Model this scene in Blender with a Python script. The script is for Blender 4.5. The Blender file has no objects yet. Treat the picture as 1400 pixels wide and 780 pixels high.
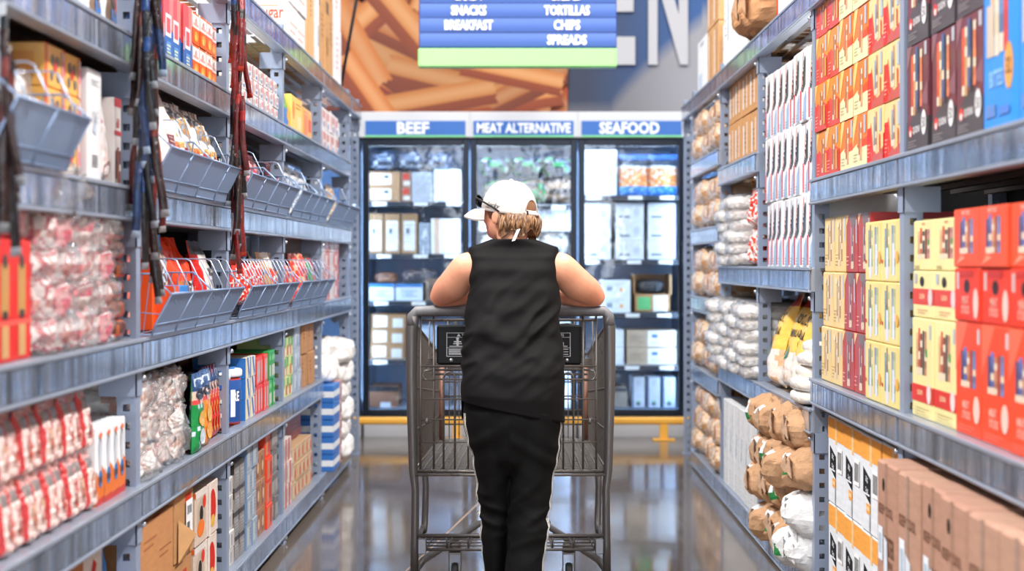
import bpy, bmesh, math, random
from mathutils import Vector, Matrix, noise
SC = bpy.context.scene
COL = SC.collection
R = math.radians
PI = math.pi

# ------------------------------------------------------------------ camera, world, lights, exposure
FPX = 2030.0                       # focal length in pixels of the 1400x780 frame
CH = 1.22                          # camera height
VX, VY = 712.0, 358.0              # vanishing point of the aisle
cd = bpy.data.cameras.new('camera'); cam = bpy.data.objects.new('camera', cd); COL.objects.link(cam)
cam.location = (0, 0, CH); cam.rotation_euler = (R(90), 0, 0)
cd.sensor_width = 36; cd.lens = FPX/1400*36
cd.shift_x = (700-VX)/1400; cd.shift_y = -(390-VY)/1400
cd.dof.use_dof = True; cd.dof.focus_distance = 5.2; cd.dof.aperture_fstop = 2.2
cd.clip_start = 0.1; cd.clip_end = 100
SC.camera = cam
SC.view_settings.view_transform = 'Standard'; SC.view_settings.look = 'None'
SC.view_settings.gamma = 1.0; SC.view_settings.exposure = 0.4
SC.view_settings.use_curve_mapping = False
w = bpy.data.worlds.new('world'); SC.world = w; w.use_nodes = True
w.node_tree.nodes['Background'].inputs[0].default_value = (0.97, 0.985, 1.0, 1)
w.node_tree.nodes['Background'].inputs[1].default_value = 0.42
SC.cycles.use_denoising = True
SC.cycles.max_bounces = 7; SC.cycles.diffuse_bounces = 3; SC.cycles.glossy_bounces = 4
SC.cycles.transparent_max_bounces = 16; SC.cycles.transmission_bounces = 4
SC.cycles.caustics_reflective = False; SC.cycles.caustics_refractive = False
SC.cycles.sample_clamp_indirect = 6
def area(name, loc, rot, sx, sy, power, col=(1, 1, 1)):
    l = bpy.data.lights.new(name, 'AREA'); l.shape = 'RECTANGLE'; l.size = sx; l.size_y = sy
    l.energy = power; l.color = col
    o = bpy.data.objects.new(name, l); COL.objects.link(o); o.location = loc; o.rotation_euler = rot
    return o
# rows of high-bay ceiling lamps over the aisle
for yy in (-1.5, 2.2, 5.9):
    for xx in (-2.7, 2.7):
        area('aisle_lamp', (xx, yy, 6.4), (0, R(-12 if xx < 0 else 12), 0), 0.5, 2.4, 300, (1, 0.985, 0.96))
area('freezer_aisle_lamp', (0, 8.6, 7.5), (0, 0, 0), 4.0, 0.5, 60, (1, 0.985, 0.96))

def PX(x, y, Y):
    """photo pixel at depth Y -> world point"""
    return Vector(((x-VX)*Y/FPX, Y, CH-(y-VY)*Y/FPX))

# ------------------------------------------------------------------ colours and materials
def lin(c):
    return c/12.92 if c <= 0.04045 else ((c+0.055)/1.055)**2.4
_cc = {}
def C(h):
    if not isinstance(h, str): return h
    if h not in _cc:
        s = h.lstrip('#'); _cc[h] = tuple(lin(int(s[i:i+2], 16)/255) for i in (0, 2, 4))
    return _cc[h]
def mixc(a, b, t):
    a, b = C(a), C(b); return tuple(a[i]*(1-t)+b[i]*t for i in range(3))
def var(c, k, rnd):
    c = C(c); s = 1+rnd.uniform(-k, k); return tuple(min(1, x*s) for x in c)

def mat(name, base=None, rough=0.5, metal=0.0, spec=0.5, bump=None, coat=0.0, mottle=None, emit=None, rvar=None, sub=0):
    """base None: colour comes from the mesh's printed colour attribute; bump = (scale, strength, (sx,sy,sz), distance)"""
    m = bpy.data.materials.new(name); m.use_nodes = True
    nt = m.node_tree; n = nt.nodes; L = nt.links.new
    p = n['Principled BSDF']
    p.inputs['Roughness'].default_value = rough; p.inputs['Metallic'].default_value = metal
    p.inputs['Specular IOR Level'].default_value = spec
    p.inputs['Coat Weight'].default_value = coat; p.inputs['Coat Roughness'].default_value = 0.08
    tc = n.new('ShaderNodeTexCoord')
    if base is None:
        a = n.new('ShaderNodeAttribute'); a.attribute_name = 'Print'; src = a.outputs['Color']
    else:
        rgb = n.new('ShaderNodeRGB'); rgb.outputs[0].default_value = (*C(base), 1); src = rgb.outputs[0]
    if mottle:
        sc, amt, st = mottle
        mp = n.new('ShaderNodeMapping'); mp.inputs['Scale'].default_value = st
        nz = n.new('ShaderNodeTexNoise'); nz.inputs['Scale'].default_value = sc; nz.inputs['Detail'].default_value = 5
        L(tc.outputs['Object'], mp.inputs[0]); L(mp.outputs[0], nz.inputs['Vector'])
        mr = n.new('ShaderNodeMapRange'); mr.inputs['To Min'].default_value = 1-amt; mr.inputs['To Max'].default_value = 1+amt
        mr.inputs['From Min'].default_value = 0.3; mr.inputs['From Max'].default_value = 0.7
        L(nz.outputs['Fac'], mr.inputs['Value'])
        vm = n.new('ShaderNodeVectorMath'); vm.operation = 'SCALE'
        L(src, vm.inputs[0]); L(mr.outputs[0], vm.inputs['Scale']); src = vm.outputs[0]
    L(src, p.inputs['Base Color'])
    if rvar:
        sc, lo, hi = rvar
        nz = n.new('ShaderNodeTexNoise'); nz.inputs['Scale'].default_value = sc; nz.inputs['Detail'].default_value = 4
        L(tc.outputs['Object'], nz.inputs['Vector'])
        mr = n.new('ShaderNodeMapRange'); mr.inputs['To Min'].default_value = lo; mr.inputs['To Max'].default_value = hi
        mr.inputs['From Min'].default_value = 0.3; mr.inputs['From Max'].default_value = 0.7
        L(nz.outputs['Fac'], mr.inputs['Value']); L(mr.outputs[0], p.inputs['Roughness'])
    if bump:
        sc, stg, st, dist = bump
        mp = n.new('ShaderNodeMapping'); mp.inputs['Scale'].default_value = st
        nz = n.new('ShaderNodeTexNoise'); nz.inputs['Scale'].default_value = sc; nz.inputs['Detail'].default_value = 4
        L(tc.outputs['Object'], mp.inputs[0]); L(mp.outputs[0], nz.inputs['Vector'])
        b = n.new('ShaderNodeBump'); b.inputs['Strength'].default_value = stg; b.inputs['Distance'].default_value = dist
        L(nz.outputs['Fac'], b.inputs['Height']); L(b.outputs[0], p.inputs['Normal'])
    if emit:
        p.inputs['Emission Color'].default_value = (*C(emit[0]), 1); p.inputs['Emission Strength'].default_value = emit[1]
    if sub:
        p.inputs['Subsurface Weight'].default_value = sub; p.inputs['Subsurface Radius'].default_value = (0.012, 0.005, 0.003)
    return m

def clear_mat(name, tint, white, crinkle=None, ior=1.45, rough=0.05, wave=(1.0, 0.02)):
    """clear plastic or glass pane: see-through, with a fresnel shine and a little milkiness"""
    m = bpy.data.materials.new(name); m.use_nodes = True
    nt = m.node_tree; n = nt.nodes; L = nt.links.new
    n.remove(n['Principled BSDF']); out = n['Material Output']
    tr = n.new('ShaderNodeBsdfTransparent'); tr.inputs[0].default_value = (*tint, 1)
    df = n.new('ShaderNodeBsdfDiffuse'); df.inputs[0].default_value = (0.9, 0.9, 0.92, 1)
    gl = n.new('ShaderNodeBsdfGlossy'); gl.inputs['Roughness'].default_value = rough
    fr = n.new('ShaderNodeFresnel'); fr.inputs[0].default_value = ior
    m1 = n.new('ShaderNodeMixShader'); m1.inputs[0].default_value = white
    L(tr.outputs[0], m1.inputs[1]); L(df.outputs[0], m1.inputs[2])
    ge = n.new('ShaderNodeNewGeometry'); iv = n.new('ShaderNodeMath'); iv.operation = 'SUBTRACT'; iv.inputs[0].default_value = 1; L(ge.outputs['Backfacing'], iv.inputs[1])
    mu = n.new('ShaderNodeMath'); mu.operation = 'MULTIPLY'; L(fr.outputs[0], mu.inputs[0]); L(iv.outputs[0], mu.inputs[1])
    m2 = n.new('ShaderNodeMixShader'); L(mu.outputs[0], m2.inputs[0]); L(m1.outputs[0], m2.inputs[1]); L(gl.outputs[0], m2.inputs[2])
    L(m2.outputs[0], out.inputs[0])
    if crinkle:
        tc = n.new('ShaderNodeTexCoord'); nz = n.new('ShaderNodeTexNoise'); nz.inputs['Scale'].default_value = crinkle; nz.inputs['Detail'].default_value = 3
        b = n.new('ShaderNodeBump'); b.inputs['Strength'].default_value = wave[0]; b.inputs['Distance'].default_value = wave[1]
        L(tc.outputs['Object'], nz.inputs['Vector']); L(nz.outputs['Fac'], b.inputs['Height'])
        for q in (gl, df): L(b.outputs[0], q.inputs['Normal'])
    return m

M_PRINT = mat('printed_carton', None, 0.42, coat=0.08, mottle=(9, 0.05, (1, 1, 1)))
M_CARD = mat('corrugated_card', None, 0.8, spec=0.25, mottle=(14, 0.08, (1, 1, 4)), bump=(220, 0.15, (1, 1, 0.05), 0.002))
M_BAG = mat('glossy_bag', None, 0.28, coat=0.15, bump=(38, 0.6, (1, 1, 1), 0.012))
M_FOIL = mat('crinkled_film_pack', None, 0.2, coat=0.35, bump=(55, 0.9, (1, 1, 1), 0.02))
M_PAPER = mat('paper_sack', None, 0.85, spec=0.2, bump=(26, 0.55, (1, 1, 1), 0.012), mottle=(10, 0.08, (1, 1, 1)))
M_PLAIN = mat('plain_print', None, 0.55)
M_FILM = clear_mat('clear_wrap', (0.98, 0.98, 0.98), 0.12, 45, 1.35, 0.12)
M_POST = mat('blue_grey_painted_post', '#97a3ba', 0.42, 0.25, mottle=(5, 0.06, (1, 1, 0.4)))
M_BEAM = mat('blue_grey_beam', '#a3acbc', 0.34, 0.45, mottle=(6, 0.08, (1, 1, 1)))
M_CHAN = mat('streak_painted_price_channel', '#9faabd', 0.1, 0.75, bump=(30, 0.45, (1, 1, 0.05), 0.012), rvar=(9, 0.05, 0.16), mottle=(13, 0.75, (1, 1, 0.05)))  # mottle paints the bright and dark reflection streaks into the colour
M_DECK = mat('steel_shelf_deck', '#6b5a52', 0.4, 0.5, mottle=(4, 0.2, (1, 1, 1)))
M_BACK = mat('rack_shade_black', '#121317', 0.8)  # near-black, imitates the shade deep in the racks
M_BOLT = mat('zinc_bolt', '#c9cdd6', 0.3, 0.9)
M_WIRE = mat('grey_coated_wire', '#879dbf', 0.33, 0.4)
M_WIREL = mat('white_coated_wire', '#a5b3cc', 0.3, 0.45)
M_CART = mat('worn_chrome_wire', '#68635f', 0.38, 0.55, rvar=(30, 0.25, 0.5))
M_TUBE = mat('dark_grey_tube', '#63605f', 0.38, 0.6, rvar=(22, 0.3, 0.55))
M_HANDLE = mat('grey_handle_grip', '#6b6a6c', 0.5, 0.15, mottle=(30, 0.1, (1, 1, 1)))
M_BLACKP = mat('black_plastic', '#0a0a0b', 0.5, spec=0.25)
M_RUBBER = mat('black_rubber', '#1c1c1e', 0.7)
M_FRAME = mat('dark_freezer_frame', '#141d2c', 0.35, 0.3)
M_WHITEP = mat('white_enamel', '#c9cbd0', 0.4)
M_YELLOW = mat('yellow_bumper_paint', '#f2b347', 0.4)
M_GLASS = clear_mat('door_glass', (0.93, 0.97, 1.0), 0.0, 3.5, 1.6, 0.02, (0.6, 0.012))
M_LED = mat('freezer_led', '#dff0ff', 0.4, emit=('#d4eaff', 22))
M_LINER = mat('freezer_liner', '#8aa4c6', 0.45)

# ------------------------------------------------------------------ mesh builder
_tp = {}
def textpoly(s, bold=0.0):
    k = (s, bold)
    if k not in _tp:
        cu = bpy.data.curves.new('tmp_text', 'FONT'); cu.body = s; cu.size = 1; cu.offset = bold; cu.resolution_u = 2
        o = bpy.data.objects.new('tmp_text', cu); COL.objects.link(o)
        dg = bpy.context.evaluated_depsgraph_get(); me = bpy.data.meshes.new_from_object(o.evaluated_get(dg))
        vs = [(v.co.x, v.co.y) for v in me.vertices]; fs = [tuple(p.vertices) for p in me.polygons]
        bpy.data.objects.remove(o); bpy.data.curves.remove(cu); bpy.data.meshes.remove(me)
        x0 = min(v[0] for v in vs); x1 = max(v[0] for v in vs); y0 = min(v[1] for v in vs); y1 = max(v[1] for v in vs)
        ar = (x1-x0)/max(1e-6, y1-y0)
        _tp[k] = ([((v[0]-x0)/(x1-x0), (v[1]-y0)/(y1-y0)) for v in vs], fs, ar)
    return _tp[k]

class MB:
    def __init__(s): s.v = []; s.f = []; s.c = []; s.m = []; s.s = []
    def add(s, vs, fs, c='#ffffff', m=0, sm=False):
        b = len(s.v); s.v += [tuple(v) for v in vs]; cf = callable(c); cc = None if cf else C(c)
        for i, f in enumerate(fs):
            s.f.append(tuple(b+k for k in f)); s.c.append(C(c(i)) if cf else cc); s.m.append(m); s.s.append(sm)
        return s
    def box(s, x0, x1, y0, y1, z0, z1, c='#ffffff', b=0.0, m=0):
        if b <= 0:
            vs = [(x, y, z) for x in (x0, x1) for y in (y0, y1) for z in (z0, z1)]
            fs = [(0, 1, 3, 2), (4, 6, 7, 5), (0, 4, 5, 1), (2, 3, 7, 6), (0, 2, 6, 4), (1, 5, 7, 3)]
            return s.add(vs, fs, c, m)
        b = min(b, (x1-x0)*.45, (y1-y0)*.45, (z1-z0)*.45)
        X = (x0, x1); Y = (y0, y1); Z = (z0, z1); idx = {}; vs = []
        for i in (0, 1):
            for j in (0, 1):
                for k in (0, 1):
                    sx, sy, sz = (1-2*i)*b, (1-2*j)*b, (1-2*k)*b
                    for a in range(3):
                        idx[(i, j, k, a)] = len(vs)
                        vs.append((X[i]+(0 if a == 0 else sx), Y[j]+(0 if a == 1 else sy), Z[k]+(0 if a == 2 else sz)))
        I = lambda i, j, k, a: idx[(i, j, k, a)]
        fs = [(I(0,0,0,0), I(0,0,1,0), I(0,1,1,0), I(0,1,0,0)), (I(1,0,0,0), I(1,1,0,0), I(1,1,1,0), I(1,0,1,0)),
              (I(0,0,0,1), I(1,0,0,1), I(1,0,1,1), I(0,0,1,1)), (I(0,1,0,1), I(0,1,1,1), I(1,1,1,1), I(1,1,0,1)),
              (I(0,0,0,2), I(0,1,0,2), I(1,1,0,2), I(1,0,0,2)), (I(0,0,1,2), I(1,0,1,2), I(1,1,1,2), I(0,1,1,2))]
        for j in (0, 1):
            for k in (0, 1): fs.append((I(0,j,k,1), I(1,j,k,1), I(1,j,k,2), I(0,j,k,2)))
        for i in (0, 1):
            for k in (0, 1): fs.append((I(i,0,k,0), I(i,1,k,0), I(i,1,k,2), I(i,0,k,2)))
            for j in (0, 1): fs.append((I(i,j,0,0), I(i,j,1,0), I(i,j,1,1), I(i,j,0,1)))
        for i in (0, 1):
            for j in (0, 1):
                for k in (0, 1): fs.append((I(i,j,k,0), I(i,j,k,1), I(i,j,k,2)))
        return s.add(vs, fs, c, m)
    def tube(s, pts, r, n=8, c='#ffffff', m=0, closed=False, caps=True):
        P = [Vector(p) for p in pts]; N = len(P); rr = r if isinstance(r, (list, tuple)) else [r]*N
        vs = []; up = None
        for i, p in enumerate(P):
            if closed: t = (P[(i+1) % N]-P[i-1])
            else: t = P[min(i+1, N-1)]-P[max(i-1, 0)]
            t = t.normalized() if t.length > 1e-9 else Vector((0, 0, 1))
            if up is None:
                up = Vector((0, 0, 1)) if abs(t.z) < 0.9 else Vector((1, 0, 0))
            a = up-t*up.dot(t)
            a = a.normalized() if a.length > 1e-6 else t.orthogonal().normalized()
            up = a; bb = t.cross(a)
            for k in range(n):
                an = 2*PI*k/n; vs.append(p+(a*math.cos(an)+bb*math.sin(an))*rr[i])
        fs = []
        for i in range(N if closed else N-1):
            j = (i+1) % N
            for k in range(n): fs.append((i*n+k, i*n+(k+1) % n, j*n+(k+1) % n, j*n+k))
        if not closed and caps: fs += [tuple(range(n-1, -1, -1)), tuple((N-1)*n+k for k in range(n))]
        return s.add(vs, fs, c, m, n > 5)
    def rings(s, R_, c='#ffffff', m=0, caps=(True, True), sm=True):
        n = len(R_[0]); vs = [p for r in R_ for p in r]; fs = []
        for i in range(len(R_)-1):
            for k in range(n): fs.append((i*n+k, i*n+(k+1) % n, (i+1)*n+(k+1) % n, (i+1)*n+k))
        if caps[0]: fs.append(tuple(range(n-1, -1, -1)))
        if caps[1]: fs.append(tuple((len(R_)-1)*n+k for k in range(n)))
        return s.add(vs, fs, c, m, sm)
    def lathe(s, prof, cx=0, cy=0, z=0, n=20, c='#ffffff', m=0):
        return s.rings([[(cx+r*math.cos(2*PI*k/n), cy+r*math.sin(2*PI*k/n), z+h) for k in range(n)] for r, h in prof], c, m)
    def ball(s, c0, rx, ry, rz, c='#ffffff', nu=20, nv=12, m=0, M=None, fn=None):
        vs = []; c0 = Vector(c0)
        for j in range(nv+1):
            ph = -PI/2+PI*j/nv
            for i in range(nu):
                th = 2*PI*i/nu; d = Vector((math.cos(ph)*math.cos(th), math.cos(ph)*math.sin(th), math.sin(ph)))
                q = Vector((d.x*rx, d.y*ry, d.z*rz))
                if fn: q = fn(d, q)
                if M: q = M @ q
                vs.append(c0+q)
        fs = [(j*nu+i, j*nu+(i+1) % nu, (j+1)*nu+(i+1) % nu, (j+1)*nu+i) for j in range(nv) for i in range(nu)]
        return s.add(vs, fs, c, m, True)
    def build(s, name, mats, parent=None, sm=None):
        me = s.mesh(name, mats); return link(name, me, parent)
    def mesh(s, name, mats):
        me = bpy.data.meshes.new(name); me.from_pydata(s.v, [], s.f)
        mats = mats if isinstance(mats, (list, tuple)) else [mats]
        for q in mats: me.materials.append(q)
        me.polygons.foreach_set('material_index', s.m); me.polygons.foreach_set('use_smooth', s.s)
        a = me.attributes.new('Print', 'FLOAT_COLOR', 'CORNER'); d = []
        for p, c in zip(me.polygons, s.c): d += list((*c, 1.0))*p.loop_total
        a.data.foreach_set('color', d); me.update()
        return me

def link(name, me, parent=None):
    o = bpy.data.objects.new(name, me); COL.objects.link(o)
    if parent: o.parent = parent
    return o
def tag(o, label, cat, group=None, kind=None):
    o['label'] = label; o['category'] = cat
    if group: o['group'] = group
    if kind: o['kind'] = kind
    return o
def empty(name, loc=(0, 0, 0), rz=0.0):
    o = bpy.data.objects.new(name, None); COL.objects.link(o); o.location = loc; o.rotation_euler = (0, 0, rz); o.empty_display_size = 0.1; return o
def struct(o):
    o['kind'] = 'structure'; return o

class Fr:
    """a flat face of a package on which print is laid, in fractions of its width and height"""
    def __init__(s, mb, o, r, u, n, w, h): s.mb = mb; s.o = Vector(o); s.r = Vector(r); s.u = Vector(u); s.n = Vector(n); s.w = w; s.h = h; s.e = 0.0006
    def P(s, u, v): return s.o+s.r*(u*s.w)+s.u*(v*s.h)+s.n*s.e
    def poly(s, pts, c):
        s.mb.add([s.P(*p) for p in pts], [tuple(range(len(pts)))], c); s.e += 0.00025; return s
    def rect(s, u0, v0, u1, v1, c): return s.poly([(u0, v0), (u1, v0), (u1, v1), (u0, v1)], c)
    def ell(s, u, v, ru, rv, c, n=16): return s.poly([(u+ru*math.cos(2*PI*k/n), v+rv*math.sin(2*PI*k/n)) for k in range(n)], c)
    def disc(s, u, v, r, c): return s.ell(u, v, r/s.w, r/s.h, c)
    def text(s, t, u, v, h, c, wmax=None, ang=0, bold=0.02, wx=None):
        vs, fs, ar = textpoly(t, bold)
        H = h*s.h; W = H*ar*(wx or 0.8)
        if wmax and W > wmax*s.w: W = wmax*s.w
        ca, sa = math.cos(R(ang)), math.sin(R(ang)); q = []
        for a, b in vs:
            x, y = (a-.5)*W, (b-.5)*H; q.append(s.P(u+(x*ca-y*sa)/s.w, v+(x*sa+y*ca)/s.h))
        s.mb.add(q, fs, c); s.e += 0.00025; return s
    def bars(s, u0, v0, u1, v1, cols, rnd, seg=5):
        """a block of small printed pictures of packs: upright strips cut into coloured bits"""
        n = len(cols); dx = (u1-u0)/n
        for i, c in enumerate(cols):
            a = v0+rnd.uniform(0, .12)*(v1-v0); b = v1-rnd.uniform(0, .12)*(v1-v0)
            for k in range(seg):
                cc = var(c, .35, rnd) if k % 2 else (C(c) if rnd.random() < .7 else C('#e9d9c0'))
                s.mb.add([s.P(u0+dx*(i+.08), a+(b-a)*k/seg), s.P(u0+dx*(i+.92), a+(b-a)*k/seg), s.P(u0+dx*(i+.92), a+(b-a)*(k+1)/seg), s.P(u0+dx*(i+.08), a+(b-a)*(k+1)/seg)], [(0, 1, 2, 3)], cc)
        s.e += 0.00025; return s
    def lines(s, u0, u1, v, n, dv, c, th=.25):
        for k in range(n): s.rect(u0, v-k*dv, u0+(u1-u0)*(1-.25*(k % 2)), v-k*dv+dv*th, c)
        return s
    def code(s, u0, v0, u1, v1, rnd, bg='#f2f2f2', fg='#30343a'):
        s.rect(u0, v0, u1, v1, bg); n = 14
        for k in range(n):
            a = u0+(u1-u0)*(.08+.84*k/n); s.mb.add([s.P(a, v0+(v1-v0)*.15), s.P(a+(u1-u0)*rnd.uniform(.015, .045), v0+(v1-v0)*.15), s.P(a+(u1-u0)*.03, v1-(v1-v0)*.15), s.P(a, v1-(v1-v0)*.15)], [(0, 1, 2, 3)], fg)
        s.e += 0.00025; return s

def carton(w, h, d, base, front=None, ends=None, top=None, seed=1, b=0.003, m=0, seam=True):
    """a carton standing in its local frame: front at y=0, width along x, height along z"""
    mb = MB(); rnd = random.Random(seed)
    mb.box(0, w, 0, d, 0, h, base, b, m)
    F = Fr(mb, (0, 0, 0), (1, 0, 0), (0, 0, 1), (0, -1, 0), w, h)
    A = Fr(mb, (0, d, 0), (0, -1, 0), (0, 0, 1), (-1, 0, 0), d, h)
    B = Fr(mb, (w, 0, 0), (0, 1, 0), (0, 0, 1), (1, 0, 0), d, h)
    T = Fr(mb, (0, 0, h), (1, 0, 0), (0, 1, 0), (0, 0, 1), w, d)
    if front: front(F, rnd)
    if ends: ends(A, rnd); ends(B, rnd)
    if top: top(T, rnd)
    elif seam: T.rect(.0, .495, 1, .505, mixc(base, '#000000', .45))
    return mb

def pouch(w, h, t, colfn, seed=1, nu=12, nv=18, wr=0.004, lean=0.0, crimp=0.07, decal=None):
    """a filled soft bag standing upright, sealed flat along the top"""
    mb = MB(); rnd = random.Random(seed); off = Vector((rnd.uniform(0, 50), rnd.uniform(0, 50), 0))
    def S(u, v, sd):
        a = max(0.0, 1-abs(2*u-1)**2.6)**.6
        vv = min(1.0, v/(1-crimp)); bt = (min(1, vv*9)**.5)*(max(0, 1-vv**2.2)**.55)
        T = t/2*a*bt+0.0012
        x = (u-.5)*w*(1-.07*bt*a*0-.05*math.sin(PI*min(1, vv)))
        nn = noise.noise(Vector((u*5, v*7, sd*3.1))+off)+.5*noise.noise(Vector((u*13, v*15, sd*3.1))+off)
        y = sd*(T+wr*nn*(1.0 if vv < 1 else .35))
        return Vector((x+w/2+.004*nn, y+t/2-lean*v*v, v*h+wr*.6*nn))
    for sd in (-1, 1):
        vs = [S(i/nu, j/nv, sd) for j in range(nv+1) for i in range(nu+1)]
        fs = []; cs = []
        for j in range(nv):
            for i in range(nu):
                q = (j*(nu+1)+i, j*(nu+1)+i+1, (j+1)*(nu+1)+i+1, (j+1)*(nu+1)+i)
                fs.append(q if sd < 0 else q[::-1]); cs.append(C(colfn((i+.5)/nu, (j+.5)/nv, rnd)))
        mb.add(vs, fs, lambda k: cs[k], 0, True)
    # side strips so that the bag is closed
    for i in (0, nu):
        a = [S(i/nu, j/nv, -1) for j in range(nv+1)]; b = [S(i/nu, j/nv, 1) for j in range(nv+1)]
        mb.add(a+b, [(j, j+1, nv+2+j, nv+1+j) for j in range(nv)], colfn(.02, .5, rnd), 0, True)
    for j in (0, nv):
        a = [S(i/nu, j/nv, -1) for i in range(nu+1)]; b = [S(i/nu, j/nv, 1) for i in range(nu+1)]
        mb.add(a+b, [(k, k+1, nu+2+k, nu+1+k) for k in range(nu)], colfn(.5, .99 if j else .01, rnd), 0, True)
    if decal:
        class SF(Fr):
            def P(s, u, v):
                q = S(min(1, max(0, u)), min(1, max(0, v)), -1); q.y -= s.e+.0012; return q
        decal(SF(mb, (0, 0, 0), (1, 0, 0), (0, 0, 1), (0, -1, 0), w, h), rnd)
    return mb

def lump(w, h, d, colfn, seed=1, nu=22, nv=14, p=0.55, amp=0.012, freq=9.0, sm=True, ridge=False, grow=0.0):
    """a soft lumpy pack lying in the box w x d x h, front at y=0"""
    mb = MB(); rnd = random.Random(seed); off = Vector((rnd.uniform(0, 90), rnd.uniform(0, 90), rnd.uniform(0, 90)))
    sp = lambda x: math.copysign(abs(x)**p, x)
    vs = []
    for j in range(nv+1):
        ph = -PI/2+PI*j/nv
        for i in range(nu):
            th = 2*PI*i/nu
            q = Vector((sp(math.cos(ph))*sp(math.cos(th))*w/2, sp(math.cos(ph))*sp(math.sin(th))*d/2, sp(math.sin(ph))*h/2))
            nn = noise.noise(q*freq+off)+.5*noise.noise(q*freq*2.3+off)
            if ridge: nn = 1-2*abs(noise.noise(q*freq+off))-abs(noise.noise(q*freq*2.7+off))
            dn = Vector((q.x/w, q.y/d, q.z/h)); dn = dn.normalized() if dn.length > 0 else dn
            q = q+dn*(amp*nn+grow)
            q.z = max(q.z, -h/2); vs.append(q+Vector((w/2, d/2, h/2)))
    fs = []; cs = []
    for j in range(nv):
        for i in range(nu):
            f = (j*nu+i, j*nu+(i+1) % nu, (j+1)*nu+(i+1) % nu, (j+1)*nu+i)
            c = (vs[f[0]]+vs[f[2]])/2; fs.append(f); cs.append(C(colfn(c.x/w, c.y/d, c.z/h, rnd)))
    mb.add(vs, fs, lambda k: cs[k], 0, sm)
    return mb

# ------------------------------------------------------------------ putting goods on the two racks
LX, RX = -1.03, 1.04               # aisle faces of the two racks
class Kind:
    """one kind of goods: the mesh of the thing and of its parts, ready to be copied"""
    def __init__(s, name, mb, mats, w, parts=()):
        s.name = name; s.w = w; s.me = mb.mesh(name, mats)
        s.parts = [(pn, pm.mesh(pn, pmat)) for pn, pm, pmat in parts]
    def spawn(s, loc, rz, label, cat, group=None, ry=0.0, rx=0.0):
        o = link(s.name, s.me); o.location = loc; o.rotation_euler = (rx, ry, rz); tag(o, label, cat, group)
        for pn, pme in s.parts: link(pn, pme, o)
        return o
def place(side, k, y, z, off, label, cat, group=None, turn=0.0, ry=0.0, rx=0.0):
    """y = the end of the thing that is closer to the camera"""
    if side == 'L': return k.spawn((LX-off, y, z), R(90)+turn, label, cat, group, ry, rx)
    return k.spawn((RX+off, y+k.w, z), R(-90)+turn, label, cat, group, ry, rx)
ORD = ['first', 'second', 'third', 'fourth', 'fifth', 'sixth', 'seventh', 'eighth', 'ninth', 'tenth', 'eleventh', 'twelfth', 'thirteenth', 'fourteenth']
ROWS = {1: [''], 2: ['lower row ', 'upper row '], 3: ['bottom row ', 'middle row ', 'top row '], 4: ['bottom row ', 'second row ', 'third row ', 'top row '],
        5: ['bottom row ', 'second row ', 'third row ', 'fourth row ', 'top row '], 6: ['bottom row ', 'second row ', 'third row ', 'fourth row ', 'fifth row ', 'top row ']}
_rj = random.Random(77)
def grid(side, ks, y0, n, pitch, z0, desc, cat, group, off=0.02, rows=1, rh=0.0, jit=0.004, turn=0.0, start=1, rowjit=0.0, tj=0.0, skip=()):
    ks = ks if isinstance(ks, (list, tuple)) else [ks]
    for r_ in range(rows):
        sh = _rj.uniform(-rowjit, rowjit)
        for i in range(n):
            if (r_, i) in skip: continue
            k = ks[(i+r_*n) % len(ks)] if len(ks) != n else ks[i]
            rr = ROWS[rows][r_]
            lab = desc+', '+rr+(ORD[i+start-1]+' from near end' if n > 1 else 'of the stack') if (n > 1 or rows > 1) else desc
            place(side, k, y0+i*pitch+sh, z0+r_*rh, off+_rj.uniform(-jit, jit), lab, cat, group, turn+_rj.uniform(-tj, tj))
# ------------------------------------------------------------------ the building: floor, back wall with its mural
def floor_mat():
    m = mat('polished_concrete', '#6f655d', 0.1, spec=0.6, mottle=(1.6, 0.22, (1, 1, 1)), rvar=(2.5, 0.05, 0.16), bump=(3.0, 0.06, (1, 1, 1), 0.01))
    return m
mb = MB(); mb.box(-7, 7, -14.2, 11.6, -0.12, 0, '#8a817a'); struct(mb.build('floor', floor_mat()))
mb = MB(); mb.tube([(-0.02, 8.9, .0005), (-0.33, 6.7, .0005), (-0.70, 4.2, .0005)], 0.004, 4, '#b49a86'); struct(mb.build('trim_1', M_PLAIN)); bpy.data.objects['trim_1']['label'] = 'pale filled joint running across the concrete floor'
WY = 11.45
M_WALL = mat('navy_wall_paint', '#1d3a63', 0.7, mottle=(0.5, 0.12, (1, 1, 1)))
mb = MB(); mb.box(-7, 7, WY, WY+.15, 0, 5.2, '#1d3a63'); struct(mb.build('wall_back', M_WALL))

# storefront far behind the camera, its daylit windows mirrored in the freezer doors
mb = MB(); mb.box(-7, 7, -14.3, -14.15, 0, .9, '#d8d6d2'); mb.box(-7, 7, -14.3, -14.15, 4.6, 5.6, '#d8d6d2')
for x in (-6.9, -4.3, -1.75, .85, 3.4, 6.0): mb.box(x-.25, x+.25, -14.3, -14.15, .9, 4.6, '#d8d6d2')
struct(mb.build('wall_front', mat('storefront_wall', '#cfccc6', 0.7)))
M_DAY = mat('daylit_window', '#eef4ff', 0.4, emit=('#eaf3ff', 7))
for i, x in enumerate((-5.6, -3.03, -.45, 2.13, 4.7)):
    mb = MB(); mb.box(x-1.02, x+1.02, -14.25, -14.22, .9, 4.6); o = struct(mb.build('window_%d' % (i+1), M_DAY))
    fm = MB()
    for q in (-.34, .34): fm.box(x+q-.03, x+q+.03, -14.22, -14.17, .9, 4.6)
    for z in (2.1, 3.4): fm.box(x-1.02, x+1.02, -14.22, -14.17, z-.04, z+.04)
    fm.build('window_frame', M_FRAME, o)

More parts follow.
